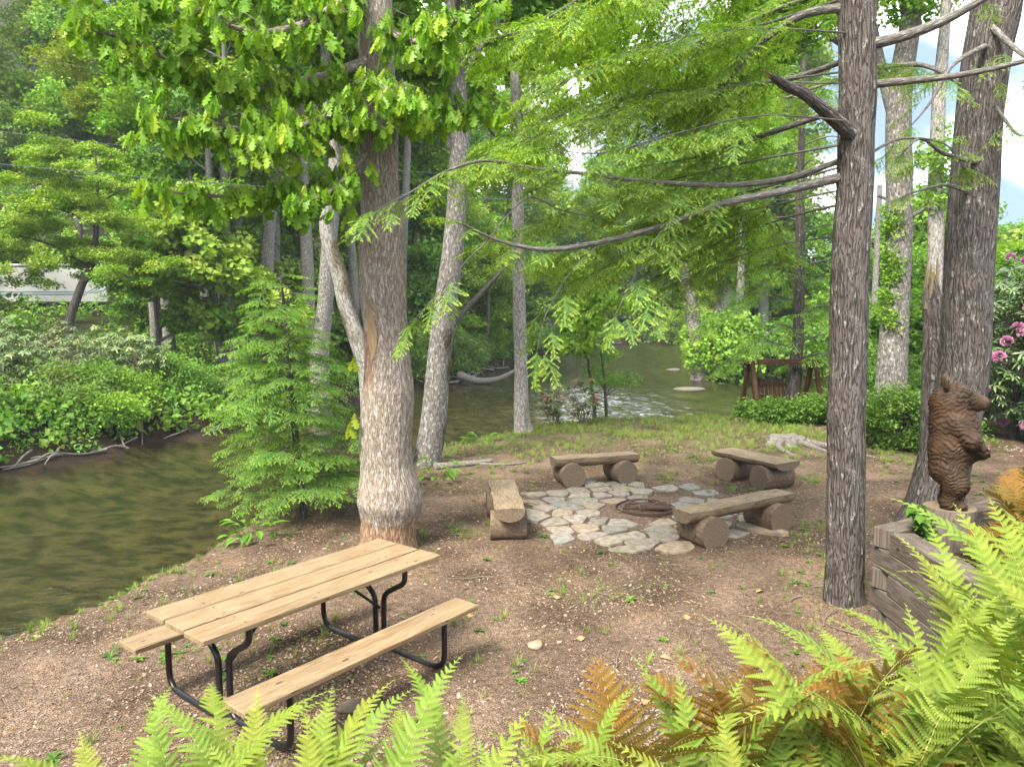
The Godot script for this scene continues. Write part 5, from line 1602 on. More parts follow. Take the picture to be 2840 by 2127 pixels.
func build_far_wood() -> void:
	rng.seed = 800
	# tall trees up the left hillside
	var barks := [M.bark_grey, M.bark_grey, M.bark_hemlock, M.bark_pale]
	for k in 34:
		var az := rf(-0.80, -0.10)
		var d := rf(27.0, 40.0) if k % 2 == 0 else rf(40.0, 62.0)
		var p := spot(az, d)
		if az > -0.72 and az < -0.52 and d < 44.0:                        # the camper stands in the clear here
			continue
		if river(p.x, p.z).x < 3.0:
			p = spot(az, d + 14.0)
			if river(p.x, p.z).x < 3.0:
				continue
		var cs: Array = pick([YELLOW, YELLOW, BRIGHT, GREEN, GREEN])
		var bk: Material = pick(barks)
		var hh := rf(13.0, 20.0)
		wood_tree("hillside_tree", tree_words(cs, bk, hh) + " on the hillside " + place_words(az, d), "hillside trees", p, hh, rf(0.22, 0.42), rf(2.0, 3.2), pick(["broad", "small", "broad"]), cs, 1.5, 84, bk)
	# understorey on the left
	for k in 26:
		var az := rf(-0.78, -0.12)
		var p := spot(az, rf(25.0, 46.0))
		if river(p.x, p.z).x < 2.0 or (az > -0.72 and az < -0.5 and p.z > -44.0):
			continue
		var cs: Array = pick([GREEN, BRIGHT, YELLOW])
		wood_tree("understorey_tree", tree_words(cs, M.bark_grey, 6.0) + " in the undergrowth " + place_words(az, -p.z), "small hillside trees", p, rf(4.0, 7.5), rf(0.2, 0.35), rf(1.5, 2.2), pick(["small", "star", "broad"]), cs, 1.15, 60, M.bark_grey)
	# far end of the river, straight ahead
	for k in 34:
		var az := rf(-0.12, 0.26)
		var d := rf(58.0, 72.0) if az < 0.0 else rf(84.0, 104.0)
		var p := spot(az, d)
		if river(p.x, p.z).x < 1.5:
			continue
		var tall := k % 3 != 0
		var cs: Array = pick([GREEN, BRIGHT, GREEN, YELLOW])
		var hh := rf(19.0, 27.0) if tall else rf(6.0, 9.0)
		wood_tree("upstream_tree", tree_words(cs, M.bark_grey, hh) + " upstream, " + place_words(az, d), "upstream trees", p, hh, 0.10, rf(3.0, 4.6), pick(["broad", "small"]), cs, 2.1, 90, M.bark_grey)
	# wood on the right bank, thinner and with sky between
	for k in 30:
		var az := rf(0.22, 0.86)
		var d := rf(39.0, 66.0)
		var p := spot(az, d)
		if river(p.x, p.z).x < 1.0:
			p.z -= 6.0; p.y = land(p.x, p.z)
			if river(p.x, p.z).x < 1.0:
				continue
		var tall := az < 0.36 or az > 0.80
		var cs: Array = pick([GREEN, BRIGHT, YELLOW])
		var bk: Material = pick(barks)
		var hh := rf(15.0, 20.0) if tall else rf(6.0, 10.0)
		wood_tree("right_bank_tree", tree_words(cs, bk, hh) + " across the water, " + place_words(az, d), "trees across the water", p, hh, 0.12, rf(2.6, 3.8), pick(["broad", "small"]), cs, 1.8, 80, bk)
	for k in 14:                                                          # taller ones close up the sky above the channel
		var az := rf(0.17, 0.37)
		var p := spot(az, rf(46.0, 66.0))
		if river(p.x, p.z).x < 1.0:
			continue
		var cs: Array = pick([GREEN, BRIGHT, YELLOW])
		var bk: Material = pick(barks)
		wood_tree("channel_tree", tree_words(cs, bk, 24.0) + " along the channel, " + place_words(az, -p.z), "trees along the channel", p, rf(22.0, 30.0), 0.16, rf(2.8, 4.0), pick(["broad", "small"]), cs, 1.9, 85, bk)
	# point of land ahead, left of the channel
	for k in 14:
		var p := spot(rf(-0.16, -0.03), rf(39.0, 52.0))
		if river(p.x, p.z).x < 0.8:
			continue
		var cs: Array = pick([GREEN, YELLOW, BRIGHT])
		var hh := rf(7.0, 17.0)
		wood_tree("point_tree", tree_words(cs, M.bark_grey, hh) + " on the wooded point, " + place_words(p.x / -p.z, -p.z), "trees on the wooded point", p, hh, 0.10, rf(2.0, 3.0), pick(["broad", "small"]), cs, 1.5, 80, M.bark_grey)

	# trees with trunks one can pick out across the river
	tree("grey_trunk_tree", "straight grey trunk across the river, half hidden by the pale crooked trunk", "", [[-6.62, 1.04, -26.00, 0.318], [-6.48, 2.15, -26.00, 0.270], [-6.36, 3.09, -26.00, 0.254], [-6.26, 4.34, -26.00, 0.254], [-6.11, 5.73, -26.00, 0.238], [-5.97, 7.11, -26.00, 0.223], [-5.87, 8.32, -26.00, 0.207], [-5.79, 9.82, -26.00, 0.191], [-5.66, 12.04, -26.00, 0.159], [-5.55, 14.94, -26.00, 0.111]], M.bark_grey, "broad", [[-5.6, 11.5, -26, 2.2, 1.2, 2.0, 90], [-6.4, 13.6, -26, 2.4, 1.3, 2.0, 90]], 1.3, GREEN)
	tree("grey_trunk_tree", "grey speckled trunk across the river above the young hemlock's tip", "", [[-9.21, 1.43, -28.00, 0.291], [-9.08, 2.79, -28.00, 0.248], [-8.96, 4.47, -28.00, 0.231], [-8.81, 5.97, -28.00, 0.214], [-8.64, 7.45, -28.00, 0.205], [-8.53, 9.08, -28.00, 0.188], [-8.40, 11.17, -28.00, 0.154], [-8.27, 14.33, -28.00, 0.120]], M.bark_grey, "broad", [[-8.4, 11.5, -28, 2.2, 1.2, 2.0, 90], [-8.8, 13.8, -28, 2.4, 1.3, 2.0, 90]], 1.3, GREEN)
	var fk := tree("forked_grey_tree", "grey trunk that forks halfway, across the river from the picnic table", "", [[-10.31, 1.06, -27.00, 0.215], [-10.48, 1.80, -27.00, 0.165], [-10.59, 2.46, -27.00, 0.149], [-10.59, 3.76, -27.00, 0.140], [-10.61, 4.73, -27.00, 0.140], [-10.63, 5.69, -27.00, 0.149], [-10.60, 6.65, -27.00, 0.116], [-10.58, 8.54, -27.00, 0.099], [-10.52, 10.87, -27.00, 0.066]], M.bark_grey, "broad", [[-10.6, 9.5, -27, 1.9, 1.0, 1.8, 70], [-11.5, 8.2, -27.2, 1.4, 0.8, 1.4, 40]], 1.2, GREEN)
	limb_part(fk, [[[-10.62, 4.9, -27.0, 0.10], [-10.95, 5.3, -27.0, 0.085], [-11.25, 5.7, -27.0, 0.075], [-11.28, 7.2, -27.1, 0.06], [-11.4, 8.4, -27.2, 0.03]]], M.bark_grey)
	for q in [[-13.9, 0.24], [-13.3, 0.26]]:
		var h := land(q[0], -36.0)
		tree("twin_trunk_tree", "one of two smooth brown trunks standing close together across the river", "twin brown trunks", [[q[0], h - 0.1, -36.0, q[1] * 1.2], [q[0] + 0.1, h + 2.5, -36.0, q[1]], [q[0] + 0.3, h + 6.0, -36.0, q[1] * 0.85], [q[0] + 0.8, h + 11.0, -36.0, q[1] * 0.6], [q[0] + 0.9, h + 15.0, -36.0, 0.05]], M.bark_oak, "broad", [[q[0] + 0.5, h + 11.0, -36.0, 2.4, 1.2, 2.2, 80], [q[0] + 0.8, h + 13.5, -36.0, 2.4, 1.2, 2.2, 80]], 1.5, GREEN)
	rng.seed = 826
	for q in [[-0.385, 30.0], [-0.315, 31.5], [-0.268, 29.0], [-0.205, 33.0], [-0.148, 36.0], [-0.118, 42.0], [-0.075, 44.0], [0.262, 41.0], [0.30, 44.0]]:
		var p := spot(q[0], q[1])
		if river(p.x, p.z).x < 0.8:
			continue
		wood_tree("slim_tree", "slim straight " + ("pale" if rng.randf() < 0.5 else "grey") + " trunk with its leaves high up, " + place_words(q[0], q[1]), "slim trunks across the river", p, rf(15.0, 19.0), 0.66, 1.6, "broad", GREEN, 1.3, 40, M.bark_pale if rng.randf() < 0.5 else M.bark_grey)
	# the layered dogwood by the camper
	rng.seed = 830
	var dg := [[-14.15, 1.2, -24.00, 0.15], [-13.98, 2.33, -24.00, 0.132], [-13.76, 2.91, -24.00, 0.125], [-13.51, 3.49, -24.00, 0.117], [-13.28, 3.85, -24.00, 0.117], [-13.07, 4.6, -24.00, 0.09], [-12.9, 6.2, -24.00, 0.05], [-12.9, 7.6, -24.0, 0.02]]
	var lay := []
	for q in [[-15.2, 4.55, 1.1], [-14.0, 5.0, 1.5], [-12.6, 4.6, 1.5], [-11.5, 4.2, 0.95], [-15.0, 5.7, 1.3], [-13.4, 6.0, 1.5], [-12.0, 5.6, 1.3], [-14.6, 6.7, 1.2], [-13.0, 7.1, 1.4], [-12.2, 6.5, 1.0], [-13.7, 7.9, 1.0], [-11.1, 3.6, 0.7], [-12.0, 3.9, 0.9], [-15.9, 5.0, 0.9], [-15.4, 3.9, 0.5], [-14.7, 3.7, 0.5], [-16.3, 4.3, 0.6], [-14.2, 4.1, 0.6]]:
		for e in 4:
			var w: float = q[2] * rf(0.35, 0.65)
			lay.append([q[0] + rf(-0.75, 0.75) * q[2], q[1] + rf(-0.38, 0.38), -24.0 + rf(-1.4, 1.8), w, 0.16, w, int(34 * w)])
	var dw := tree("dogwood_tree", "spreading dogwood with tiers of yellow-green leaves in front of the camper", "", dg, M.bark_hemlock, "small", lay, 0.72, YELLOW, false, -0.3)
	limb_part(dw, [[[-13.3, 3.9, -24.0, 0.06], [-14.2, 4.6, -23.8, 0.04], [-15.6, 5.0, -23.6, 0.01]], [[-13.1, 4.5, -24.0, 0.06], [-12.3, 4.5, -23.7, 0.035], [-11.2, 4.2, -23.4, 0.01]], [[-13.0, 5.2, -24.0, 0.05], [-14.0, 5.7, -24.2, 0.03], [-15.2, 6.0, -24.3, 0.01]], [[-12.95, 5.9, -24.0, 0.04], [-12.2, 6.3, -24.0, 0.02], [-11.6, 6.5, -24.0, 0.008]], [[-13.5, 3.5, -24.0, 0.05], [-12.6, 3.7, -23.4, 0.03], [-11.3, 3.6, -22.9, 0.01]]], M.bark_hemlock)
	# pale yellow-green crown high on the left
	tree("spring_maple", "airy tree of pale yellow-green spring leaves high behind the dogwood", "", upright(spot(-0.47, 31.0), 16.0, 0.22), M.bark_grey, "small", [[-16.5, 12.5, -31, 2.2, 0.9, 2.0, 120], [-14.0, 13.4, -31, 2.4, 1.0, 2.0, 130], [-12.4, 11.6, -31, 1.8, 0.8, 1.6, 90], [-15.4, 10.6, -30.5, 1.9, 0.8, 1.8, 90], [-13.6, 10.0, -30.4, 1.6, 0.6, 1.6, 70], [-14.8, 15.0, -31, 2.0, 1.0, 2.0, 90]], 1.0, [Color(0.240, 0.304, 0.032), Color(0.200, 0.280, 0.028), Color(0.288, 0.336, 0.048)], true, -0.25)
	# broad-leaved maple in the gap left of the forked trunk
	tree("striped_maple", "bright broad-leaved maple between the dogwood and the forked grey trunk", "", upright(spot(-0.47, 27.0), 5.5, 0.10), M.bark_grey, "star", [[-12.4, 3.6, -27.0, 1.1, 0.7, 1.0, 60], [-11.5, 4.4, -27.0, 1.0, 0.7, 1.0, 55], [-12.6, 5.4, -27.2, 1.3, 0.7, 1.0, 60], [-11.6, 2.6, -26.8, 0.9, 0.6, 0.9, 45], [-9.9, 2.2, -26.6, 0.8, 0.7, 0.8, 40]], 1.0, BRIGHT, true, -0.3)

	# shrubs along the far bank
	rng.seed = 850
	for q in [[-13.6, -19.5, 1.5, 1.1], [-12.2, -20.6, 1.4, 1.15], [-14.8, -20.8, 1.7, 1.3], [-11.3, -22.0, 1.3, 1.2], [-16.2, -22.2, 1.8, 1.4], [-12.9, -22.6, 1.4, 1.25]]:
		shrub("laurel_thicket", "grey-green leathery rhododendron thicket on the far bank below the camper", "rhododendron thickets on the far bank", Vector3(q[0], land(q[0], q[1]), q[1]), Vector3(q[2], q[3], q[2] * 0.9), "rhodo", 430, 0.95, [Color(0.125, 0.185, 0.065), Color(0.150, 0.215, 0.075), Color(0.095, 0.145, 0.05), Color(0.22, 0.27, 0.09)], M.leaf_gloss, 9)
	var dead := clouds(2)
	for k in 14:
		var x := rf(-15.5, -10.4); var z := rf(-22.0, -18.6)
		dead[k % 2].add(Transform3D(rand_basis(1.0).scaled(Vector3.ONE * rf(0.8, 1.6)), Vector3(x, land(x, z) + rf(0.4, 1.9), z)), Color(1.1, 1.05, 1.0) * rf(0.6, 1.1))
	scatter("dead_brush", G.twigs, dead, M.twig, self)
	for o in get_children():
		if String(o.name).begins_with("dead_brush"):
			tag(o, "tangle of bare grey dead twigs through the far bank thickets", "brush", "dead brush")
	for k in 30:
		var i := rng.randi_range(NEAR.size() + 10, NEAR.size() + FAR.size() - 2)
		var a := shore[i].lerp(shore[(i + 1) % shore.size()], rng.randf())
		var out := Vector2(-1, -0.35).normalized() * rf(0.9, 2.6)
		var x := a.x + out.x; var z := a.y + out.y
		if river(x, z).x < 0.5:
			continue
		var far := z < -28.0
		shrub("bank_shrub", "light green leafy bush at the far water edge, " + place_words(x / -z, -z), "bushes on the far bank", Vector3(x, land(x, z), z), Vector3(rf(0.7, 1.2), rf(0.45, 0.9), rf(0.6, 1.0)) * (1.5 if far else 1.0), pick(["herb", "lance", "herb"]), 130, 1.15 if not far else 1.5, pick([BRIGHT, GREEN, [Color(0.204, 0.306, 0.068), Color(0.162, 0.264, 0.060)]]), M.leaf, 4)
	for k in 16:
		var i := rng.randi_range(NEAR.size() + 1, NEAR.size() + 9)
		var a := shore[i].lerp(shore[i + 1], rng.randf())
		var x := a.x + rf(0.6, 2.2); var z := a.y + rf(-2.0, 0.5)
		if river(x, z).x < 0.3:
			continue
		shrub("right_bank_shrub", "leafy bush overhanging the water beyond the river rocks", "bushes beyond the river rocks", Vector3(x, land(x, z), z), Vector3(rf(1.2, 2.2), rf(0.9, 1.8), rf(1.0, 1.8)), pick(["small", "broad"]), 130, 1.5, pick([BRIGHT, GREEN, YELLOW]), M.leaf, 5)
	# undergrowth: what nobody could count
	var cl := clouds(2); var cb := clouds(2)
	for k in 9000:
		var az := rf(-0.85, 0.85)
		var d := 15.0 + 75.0 * pow(rng.randf(), 1.5)
		var x := az * d
		var r := river(x, -d)
		if r.y > 0.5 or r.x < 0.35:
			continue
		if az > -0.72 and az < -0.5 and d > 30.0 and d < 43.0 and k % 3 > 0:
			continue
		var s := rf(0.7, 1.3) * (1.0 + d / 60.0)
		var tr := Transform3D(rand_basis(0.4).scaled(Vector3.ONE * s), Vector3(x, land(x, -d) + rf(0.05, 0.7) * minf(1.0, r.x), -d))
		if rng.randf() < 0.55:
			cl[k % 2].add(tr, vary(pick(DEEP if rng.randf() < 0.4 else GREEN)))
		else:
			cb[k % 2].add(tr, vary(pick(GREEN)))
	for c in [[G.herb, cl], [G.broad, cb]]:
		for k in 2:
			var o := many("undergrowth", c[0][k], c[1][k], M.leaf, self)
			tag(o, "low leafy undergrowth covering the far banks and the hillside floor", "undergrowth", "undergrowth")

# ---------------------------------------------------------------- near shrubs, lawn plants
func build_near_plants() -> void:
	rng.seed = 900
	# pink rhododendron to the right of the bear
	var rh := [[10.3, -15.2, 1.1, 1.5, 2.4], [11.4, -15.8, 1.4, 1.9, 3.2], [10.9, -14.6, 0.9, 0.9, 1.0]]
	var t := thing("rhododendron_bush", "tall rhododendron with pink flower heads at the edge of the clearing", "shrub")
	var cl := clouds(2); var fl := clouds(1)
	for q in rh:
		var c := Vector3(q[0], q[4] * 0.75, q[1])
		blob(cl, c, Vector3(q[2], q[3], q[2]), 900, 0.95, [Color(0.105, 0.165, 0.056), Color(0.135, 0.203, 0.075), Color(0.075, 0.128, 0.041), Color(0.165, 0.232, 0.083)], -0.25, 0.6, 60.0)
		for k in 34:
			var d := Vector3(rf(-1, 0.6), rf(-0.8, 1), rf(-0.2, 1)).normalized()
			fl[0].add(Transform3D(rand_basis(0.6).scaled(Vector3.ONE * rf(1.3, 2.0)), c + d * Vector3(q[2], q[3], q[2]) * 1.0), vary(pick([Color(0.576, 0.240, 0.440), Color(0.624, 0.336, 0.512), Color(0.512, 0.176, 0.384)]), 0.12))
	scatter("leaves", G.rhodo, cl, M.leaf_gloss, t)
	scatter("flowers", G.bloom, fl, M.petal, t)
	var mb := MB.new()
	for k in 9:
		var q: Array = rh[k % 2]
		var e := Vector3(q[0] + rf(-0.9, 0.9), rf(1.4, 3.6), q[1] + rf(-0.6, 0.6))
		tube(mb, curve([[q[0] + rf(-0.2, 0.2), -0.1, q[1], 0.04], [lerpf(q[0], e.x, 0.4) + rf(-0.2, 0.2), e.y * 0.5, q[1], 0.03], [e.x, e.y, e.z, 0.008]], 0.3), 6)
	part("stems", mb.smooth(), M.bark_hemlock, t)
	var fp := Cloud.new()
	for k in 240:
		var x := rf(9.0, 11.8); var z := rf(-14.6, -13.0)
		fp.add(Transform3D(rand_basis(0.3).scaled(Vector3.ONE * rf(0.8, 1.5)), Vector3(x, land(x, z) + 0.012, z)), Color(0.55, 0.25, 0.42) * rf(0.8, 1.2))
	tag(many("fallen_petals", G.flake[1], fp, M.petal, self), "scatter of fallen pink petals under the tall rhododendron", "petals")
	# leafy shrubs between the trunks on the right
	for q in [[8.1, -16.4, 1.0, 0.95], [9.2, -16.9, 1.1, 0.9], [7.9, -17.3, 0.7, 0.55], [8.6, -18.0, 0.9, 0.7], [5.75, -17.9, 0.3, 0.22], [7.25, -14.2, 0.62, 0.62], [7.95, -13.9, 0.6, 0.55], [6.15, -17.5, 0.4, 0.3], [7.0, -17.4, 0.45, 0.32]]:
		shrub("leafy_shrub", "fresh green leafy shrub at the back of the clearing, near the garden swing", "leafy shrubs at the clearing's edge", Vector3(q[0], land(q[0], q[1]), q[1]), Vector3(q[2], q[3], q[2] * 0.8), "herb", 190, 0.95, [Color(0.148, 0.273, 0.043), Color(0.187, 0.320, 0.051), Color(0.109, 0.218, 0.035)], M.leaf, 7)
	for q in [[12.5, -19.0, 2.2, 2.4], [15.5, -18.0, 2.6, 2.6], [10.5, -19.5, 1.8, 1.7]]:
		shrub("tall_shrub", "tall green thicket behind the pink rhododendron and the forked trunk", "tall thickets on the right", Vector3(q[0], land(q[0], q[1]), q[1]), Vector3(q[2], q[3], q[2]), "small", 330, 1.15, pick([BRIGHT, GREEN]), M.leaf, 7)
	# small rhododendrons on the bank, and a sapling
	for q in [[0.95, -17.2, 0.36, 0.34, "small bronze-leaved rhododendron beside the slender pale trunk"], [1.62, -17.5, 0.42, 0.46, "small rhododendron with reddish buds on the bank beside the sapling"]]:
		var s := shrub("small_rhododendron", q[4], "", Vector3(q[0], land(q[0], q[1]) + 0.28, q[1]), Vector3(q[2], q[3], q[2]), "rhodo", 46, 0.85, [Color(0.10, 0.16, 0.05), Color(0.16, 0.17, 0.06), Color(0.24, 0.11, 0.06)], M.leaf_gloss, 0)
		var sb := MB.new()
		for k in 6:
			var g := Vector3(q[0], land(q[0], q[1]) - 0.05, q[1])
			tube(sb, curve([[g.x, g.y, g.z, 0.016], [g.x + rf(-0.15, 0.15), g.y + 0.35, g.z + rf(-0.1, 0.1), 0.011], [g.x + rf(-0.32, 0.32), g.y + rf(0.6, 0.9), g.z + rf(-0.2, 0.2), 0.004]], 0.15), 5)
		part("stems", sb.smooth(), M.twig, s)
	tree("sapling", "thin tulip sapling with big bright leaves on the bank by the water", "", [[2.06, -0.2, -18.5, 0.055], [2.0, 0.5, -18.5, 0.04], [1.85, 1.5, -18.5, 0.03], [1.8, 2.7, -18.5, 0.012]], M.bark_hemlock, "star", [[1.75, 2.5, -18.4, 0.6, 0.45, 0.5, 16], [1.5, 1.9, -18.4, 0.45, 0.3, 0.4, 9], [2.3, 2.9, -18.5, 0.6, 0.35, 0.5, 12], [1.7, 3.4, -18.5, 0.55, 0.3, 0.5, 9]], 0.75, BRIGHT, true, -0.5)
	tree("sapling", "feathery young hemlock sapling beside the tulip sapling on the bank", "", [[2.35, -0.2, -18.55, 0.05], [2.3, 0.6, -18.55, 0.035], [2.2, 1.6, -18.55, 0.02], [2.2, 1.9, -18.55, 0.008]], M.bark_hemlock, "lance", [[2.3, 1.2, -18.5, 0.5, 0.5, 0.4, 16], [2.25, 1.7, -18.5, 0.3, 0.3, 0.3, 8], [2.7, 0.9, -18.5, 0.4, 0.15, 0.3, 8]], 0.6, GREEN, true, -0.5)
	# broad-leaved weeds by the leaning trunk and the river's edge
	for q in [[-1.15, -11.7, 0.42, "clump of broad bright leaves at the foot of the mossy leaning trunk", 26], [-3.0, -8.55, 0.34, "dark leafy weed clump under the young hemlock at the water's edge", 20], [-0.65, -15.1, 0.3, "small yellowing leafy clump on the bank near the slender pale trunk", 14]]:
		var w := thing("leafy_clump", q[3], "plant", Vector3(q[0], land(q[0], q[1]), q[1]))
		for k in q[4]:
			var lb := MB.new()
			var a := rf(0, TAU); var rr: float = q[2] * rf(0.1, 0.9)
			var hh: float = rf(0.06, 0.30) * q[2] / 0.4
			leaf_shape(lb, Transform3D(Basis(Vector3.UP, a) * Basis(Vector3.BACK, rf(-0.3, 0.6)), Vector3(cos(-a) * rr, hh, sin(-a) * rr)), LANCE, rf(0.14, 0.22), 0.10, 0.5, Color(0.13, 0.27, 0.03) * rf(0.7, 1.35))
			stick(lb, Vector3(cos(-a) * rr * 0.3, -0.02, sin(-a) * rr * 0.3), Vector3(cos(-a) * rr, hh, sin(-a) * rr), 0.003, 0.002, 3, Color(0.12, 0.2, 0.04))
			part("leaf", lb.flat(), M.leaf, w)

func build_litter() -> void:
	rng.seed = 950
	var fl := clouds(3); var pb := clouds(3); var tf := clouds(3); var wd := clouds(3)
	var tones := [Color(0.25, 0.175, 0.125), Color(0.185, 0.125, 0.09), Color(0.30, 0.225, 0.165), Color(0.12, 0.082, 0.06), Color(0.21, 0.145, 0.10), Color(0.27, 0.185, 0.12)]
	var n := 0
	while n < 150000:
		var d := 3.7 + 14.0 * pow(rng.randf(), 1.5)
		var x := rf(-0.72, 0.76) * d; var z := -d
		n += 1
		if x < -5.9 or x > 6.9:
			continue
		var g := lawn(x, z)
		if g.y < 0.05:
			continue
		var dens := 0.55 + nz.get_noise_2d(x * 45.0 + 300.0, z * 45.0) * 1.4
		if rng.randf() > clampf(dens, 0.22, 1.0):
			continue
		var k := rng.randi() % 3
		if rng.randf() < 0.93:
			fl[k].add(Transform3D((rand_basis(0.4)).scaled(Vector3.ONE * (rf(0.2, 0.5) if rng.randf() < 0.75 else rf(0.5, 0.85))), Vector3(x, g.x + 0.004, z)), vary(pick(tones), 0.2))
		else:
			pb[k].add(Transform3D(rand_basis(0.3).scaled(Vector3.ONE * rf(0.003, 0.012)), Vector3(x, g.x + 0.003, z)), vary(pick([Color(0.300, 0.270, 0.225), Color(0.375, 0.338, 0.285), Color(0.247, 0.188, 0.143)]), 0.2))
	for k in 3:
		tag(many("leaf_litter", G.flake[k], fl[k], M.litter, self), "brown bark chips and dead leaf crumbs strewn over the bare earth", "leaf litter", "leaf litter")
		tag(many("gravel", G.pebble[k], pb[k], M.stone, self), "small pale pebbles scattered over the bare earth", "gravel", "gravel")
	for i in 52000:
		var d := 3.8 + 16.2 * sqrt(rng.randf())
		var x := rf(-0.72, 0.75) * d; var z := -d
		var g := Vector2(land(x, z), river(x, z).x) if x > 6.9 else lawn(x, z)
		if g.y < -0.15:
			continue
		var far := smoothstep(-12.0, -16.5, z + nz.get_noise_2d(x * 30.0, 9.0) * 3.0) * smoothstep(10.0, 6.0, x)
		var want := 0.055 + far * (0.38 + 0.9 * nz2.get_noise_2d(x * 70.0, z * 70.0)) + smoothstep(0.7, 0.0, g.y) * 0.35 + 0.4 * smoothstep(0.12, 0.36, nz.get_noise_2d(x * 55.0 + 40.0, z * 55.0))
		if Vector2(x - 1.62, z + 9.85).length() < 1.7:
			want *= 0.12
		if rng.randf() > want:
			continue
		var k := rng.randi() % 3
		var tr := Transform3D(rand_basis(0.15).scaled(Vector3.ONE * rf(0.25, 0.8) * (1.0 + 0.4 * far)), Vector3(x, g.x, z))
		if rng.randf() < 0.26 and far < 0.5:
			wd[k].add(tr, vary(pick([Color(0.128, 0.247, 0.038), Color(0.173, 0.292, 0.045), Color(0.098, 0.188, 0.045)]), 0.2))
		else:
			tf[k].add(tr, vary(pick([Color(0.187, 0.288, 0.043), Color(0.230, 0.324, 0.050), Color(0.259, 0.274, 0.086)]), 0.2))
	for k in 3:
		tag(many("grass", G.tuft[k], tf[k], M.grass, self), "thin patchy grass growing over the river bank and clearing", "grass", "grass")
		tag(many("ground_weeds", G.weed[k], wd[k], M.leaf, self), "scattered small green weeds on the bare earth", "weeds", "weeds")
	# fallen twigs, each its own thing
	for k in 26:
		var d := rf(4.4, 11.0)
		var x := rf(-0.4, 0.5) * d; var z := -d
		if river(x, z).x < 0.3 or Vector2(x + 1.44, z + 5.17).length() < 0.9:
			continue
		var mb := MB.new()
		var a := rf(0, TAU); var l := rf(0.14, 0.5)
		var pts := []
		for i in 5:
			a += rf(-0.35, 0.35)
			pts.append([x, land(x, z) + 0.008 + (rf(0, 0.02) if i > 0 else 0.0), z, 0.007 * (1.0 - i * 0.17) * (0.6 + l)])
			x += cos(a) * l / 4; z += sin(a) * l / 4
		tube(mb, curve(pts, 0.05), 6, Color(1.6, 1.55, 1.45) * rf(0.6, 1.1))
		tag(part("fallen_twig", mb.smooth(), M.twig, self), "thin dry twig lying on the bare earth of the clearing", "twig", "twigs on the ground")
	# single stones that stand out
	for q in [[0.18, -5.72, 0.075, Color(0.413, 0.315, 0.210), "pale knobbly stone lying on the earth past the near table bench"], [0.06, -5.42, 0.03, Color(0.315, 0.300, 0.270), "small smooth grey pebble near the pale knobbly stone"], [-1.05, -4.78, 0.10, Color(0.240, 0.195, 0.135), "flat brown stone lying under the picnic table"]]:
		tag(part("stone", G.pebble[0], stone_tint(q[3]), self, Transform3D(Basis(Vector3.UP, rf(0, 3)).scaled(Vector3(q[2], q[2] * 0.8, q[2])), Vector3(q[0], land(q[0], q[1]) + q[2] * 0.2, q[1]))), q[4], "stone")
	var leafs := [[0.55, -5.9], [1.5, -6.3], [2.3, -6.9], [0.9, -4.9], [1.2, -5.5], [2.0, -5.6], [0.4, -6.8], [-0.4, -6.4]]
	for q in leafs:
		var lb := MB.new()
		leaf_shape(lb, Transform3D(rand_basis(0.2), Vector3.ZERO), OAK, rf(0.08, 0.12), 0.06, 0.1, Color(0.40, 0.22, 0.11) * rf(0.8, 1.2), 0.3)
		tag(part("dead_leaf", lb.flat(), M.litter, self, at3(q[0], land(q[0], q[1]) + 0.015, q[1])), "single tan dead oak leaf on the bare earth", "leaf", "dead leaves on the ground")

func stone_tint(c: Color) -> StandardMaterial3D:
	var m: StandardMaterial3D = M.stone.duplicate()
	m.albedo_color = c.linear_to_srgb()
	return m

# ---------------------------------------------------------------- the carved bear
const BONES := [   # a, b, radius at a, radius at b: the bear faces +x, its own left is -z
	[-0.030, 0.33, 0.0, -0.015, 0.50, 0.0, 0.148, 0.165], [-0.015, 0.50, 0.0, -0.02, 0.70, 0.0, 0.165, 0.163],
	[-0.02, 0.70, 0.0, -0.045, 0.86, 0.0, 0.160, 0.145], [-0.045, 0.86, 0.0, 0.0, 0.905, 0.0, 0.140, 0.118],
	[0.0, 0.915, 0.0, 0.09, 0.90, 0.0, 0.108, 0.080], [0.09, 0.902, 0.0, 0.190, 0.882, 0.0, 0.070, 0.050],
	[0.09, 0.845, 0.0, 0.180, 0.845, 0.0, 0.050, 0.031], [0.06, 0.69, 0.0, 0.09, 0.50, 0.0, 0.125, 0.125],
	[0.0, 0.72, 0.120, 0.11, 0.585, 0.150, 0.074, 0.068], [0.11, 0.585, 0.150, 0.205, 0.475, 0.060, 0.064, 0.050],
	[0.0, 0.72, -0.120, 0.11, 0.585, -0.150, 0.074, 0.068], [0.11, 0.585, -0.150, 0.205, 0.475, -0.060, 0.064, 0.050],
	[-0.02, 0.32, 0.065, 0.025, 0.21, 0.090, 0.110, 0.098], [0.025, 0.21, 0.090, -0.02, 0.05, 0.085, 0.082, 0.062], [-0.02, 0.04, 0.085, 0.075, 0.03, 0.095, 0.052, 0.040],
	[-0.02, 0.32, -0.065, 0.025, 0.21, -0.090, 0.110, 0.098], [0.025, 0.21, -0.090, -0.02, 0.05, -0.085, 0.082, 0.062], [-0.02, 0.04, -0.085, 0.075, 0.03, -0.095, 0.052, 0.040]]

func bone_distance(p: Vector3, list: Array) -> float:
	var d := 1.0
	for b in list:
		var a: Vector3 = b[0]
		var ab: Vector3 = b[1]
		var t := clampf((p - a).dot(ab) * b[4], 0.0, 1.0)
		var e: float = (p - a - ab * t).length() - lerpf(b[2], b[3], t)
		var h := clampf(0.5 + 0.5 * (d - e) / 0.035, 0.0, 1.0)
		d = lerpf(d, e, h) - 0.035 * h * (1.0 - h)
	return d

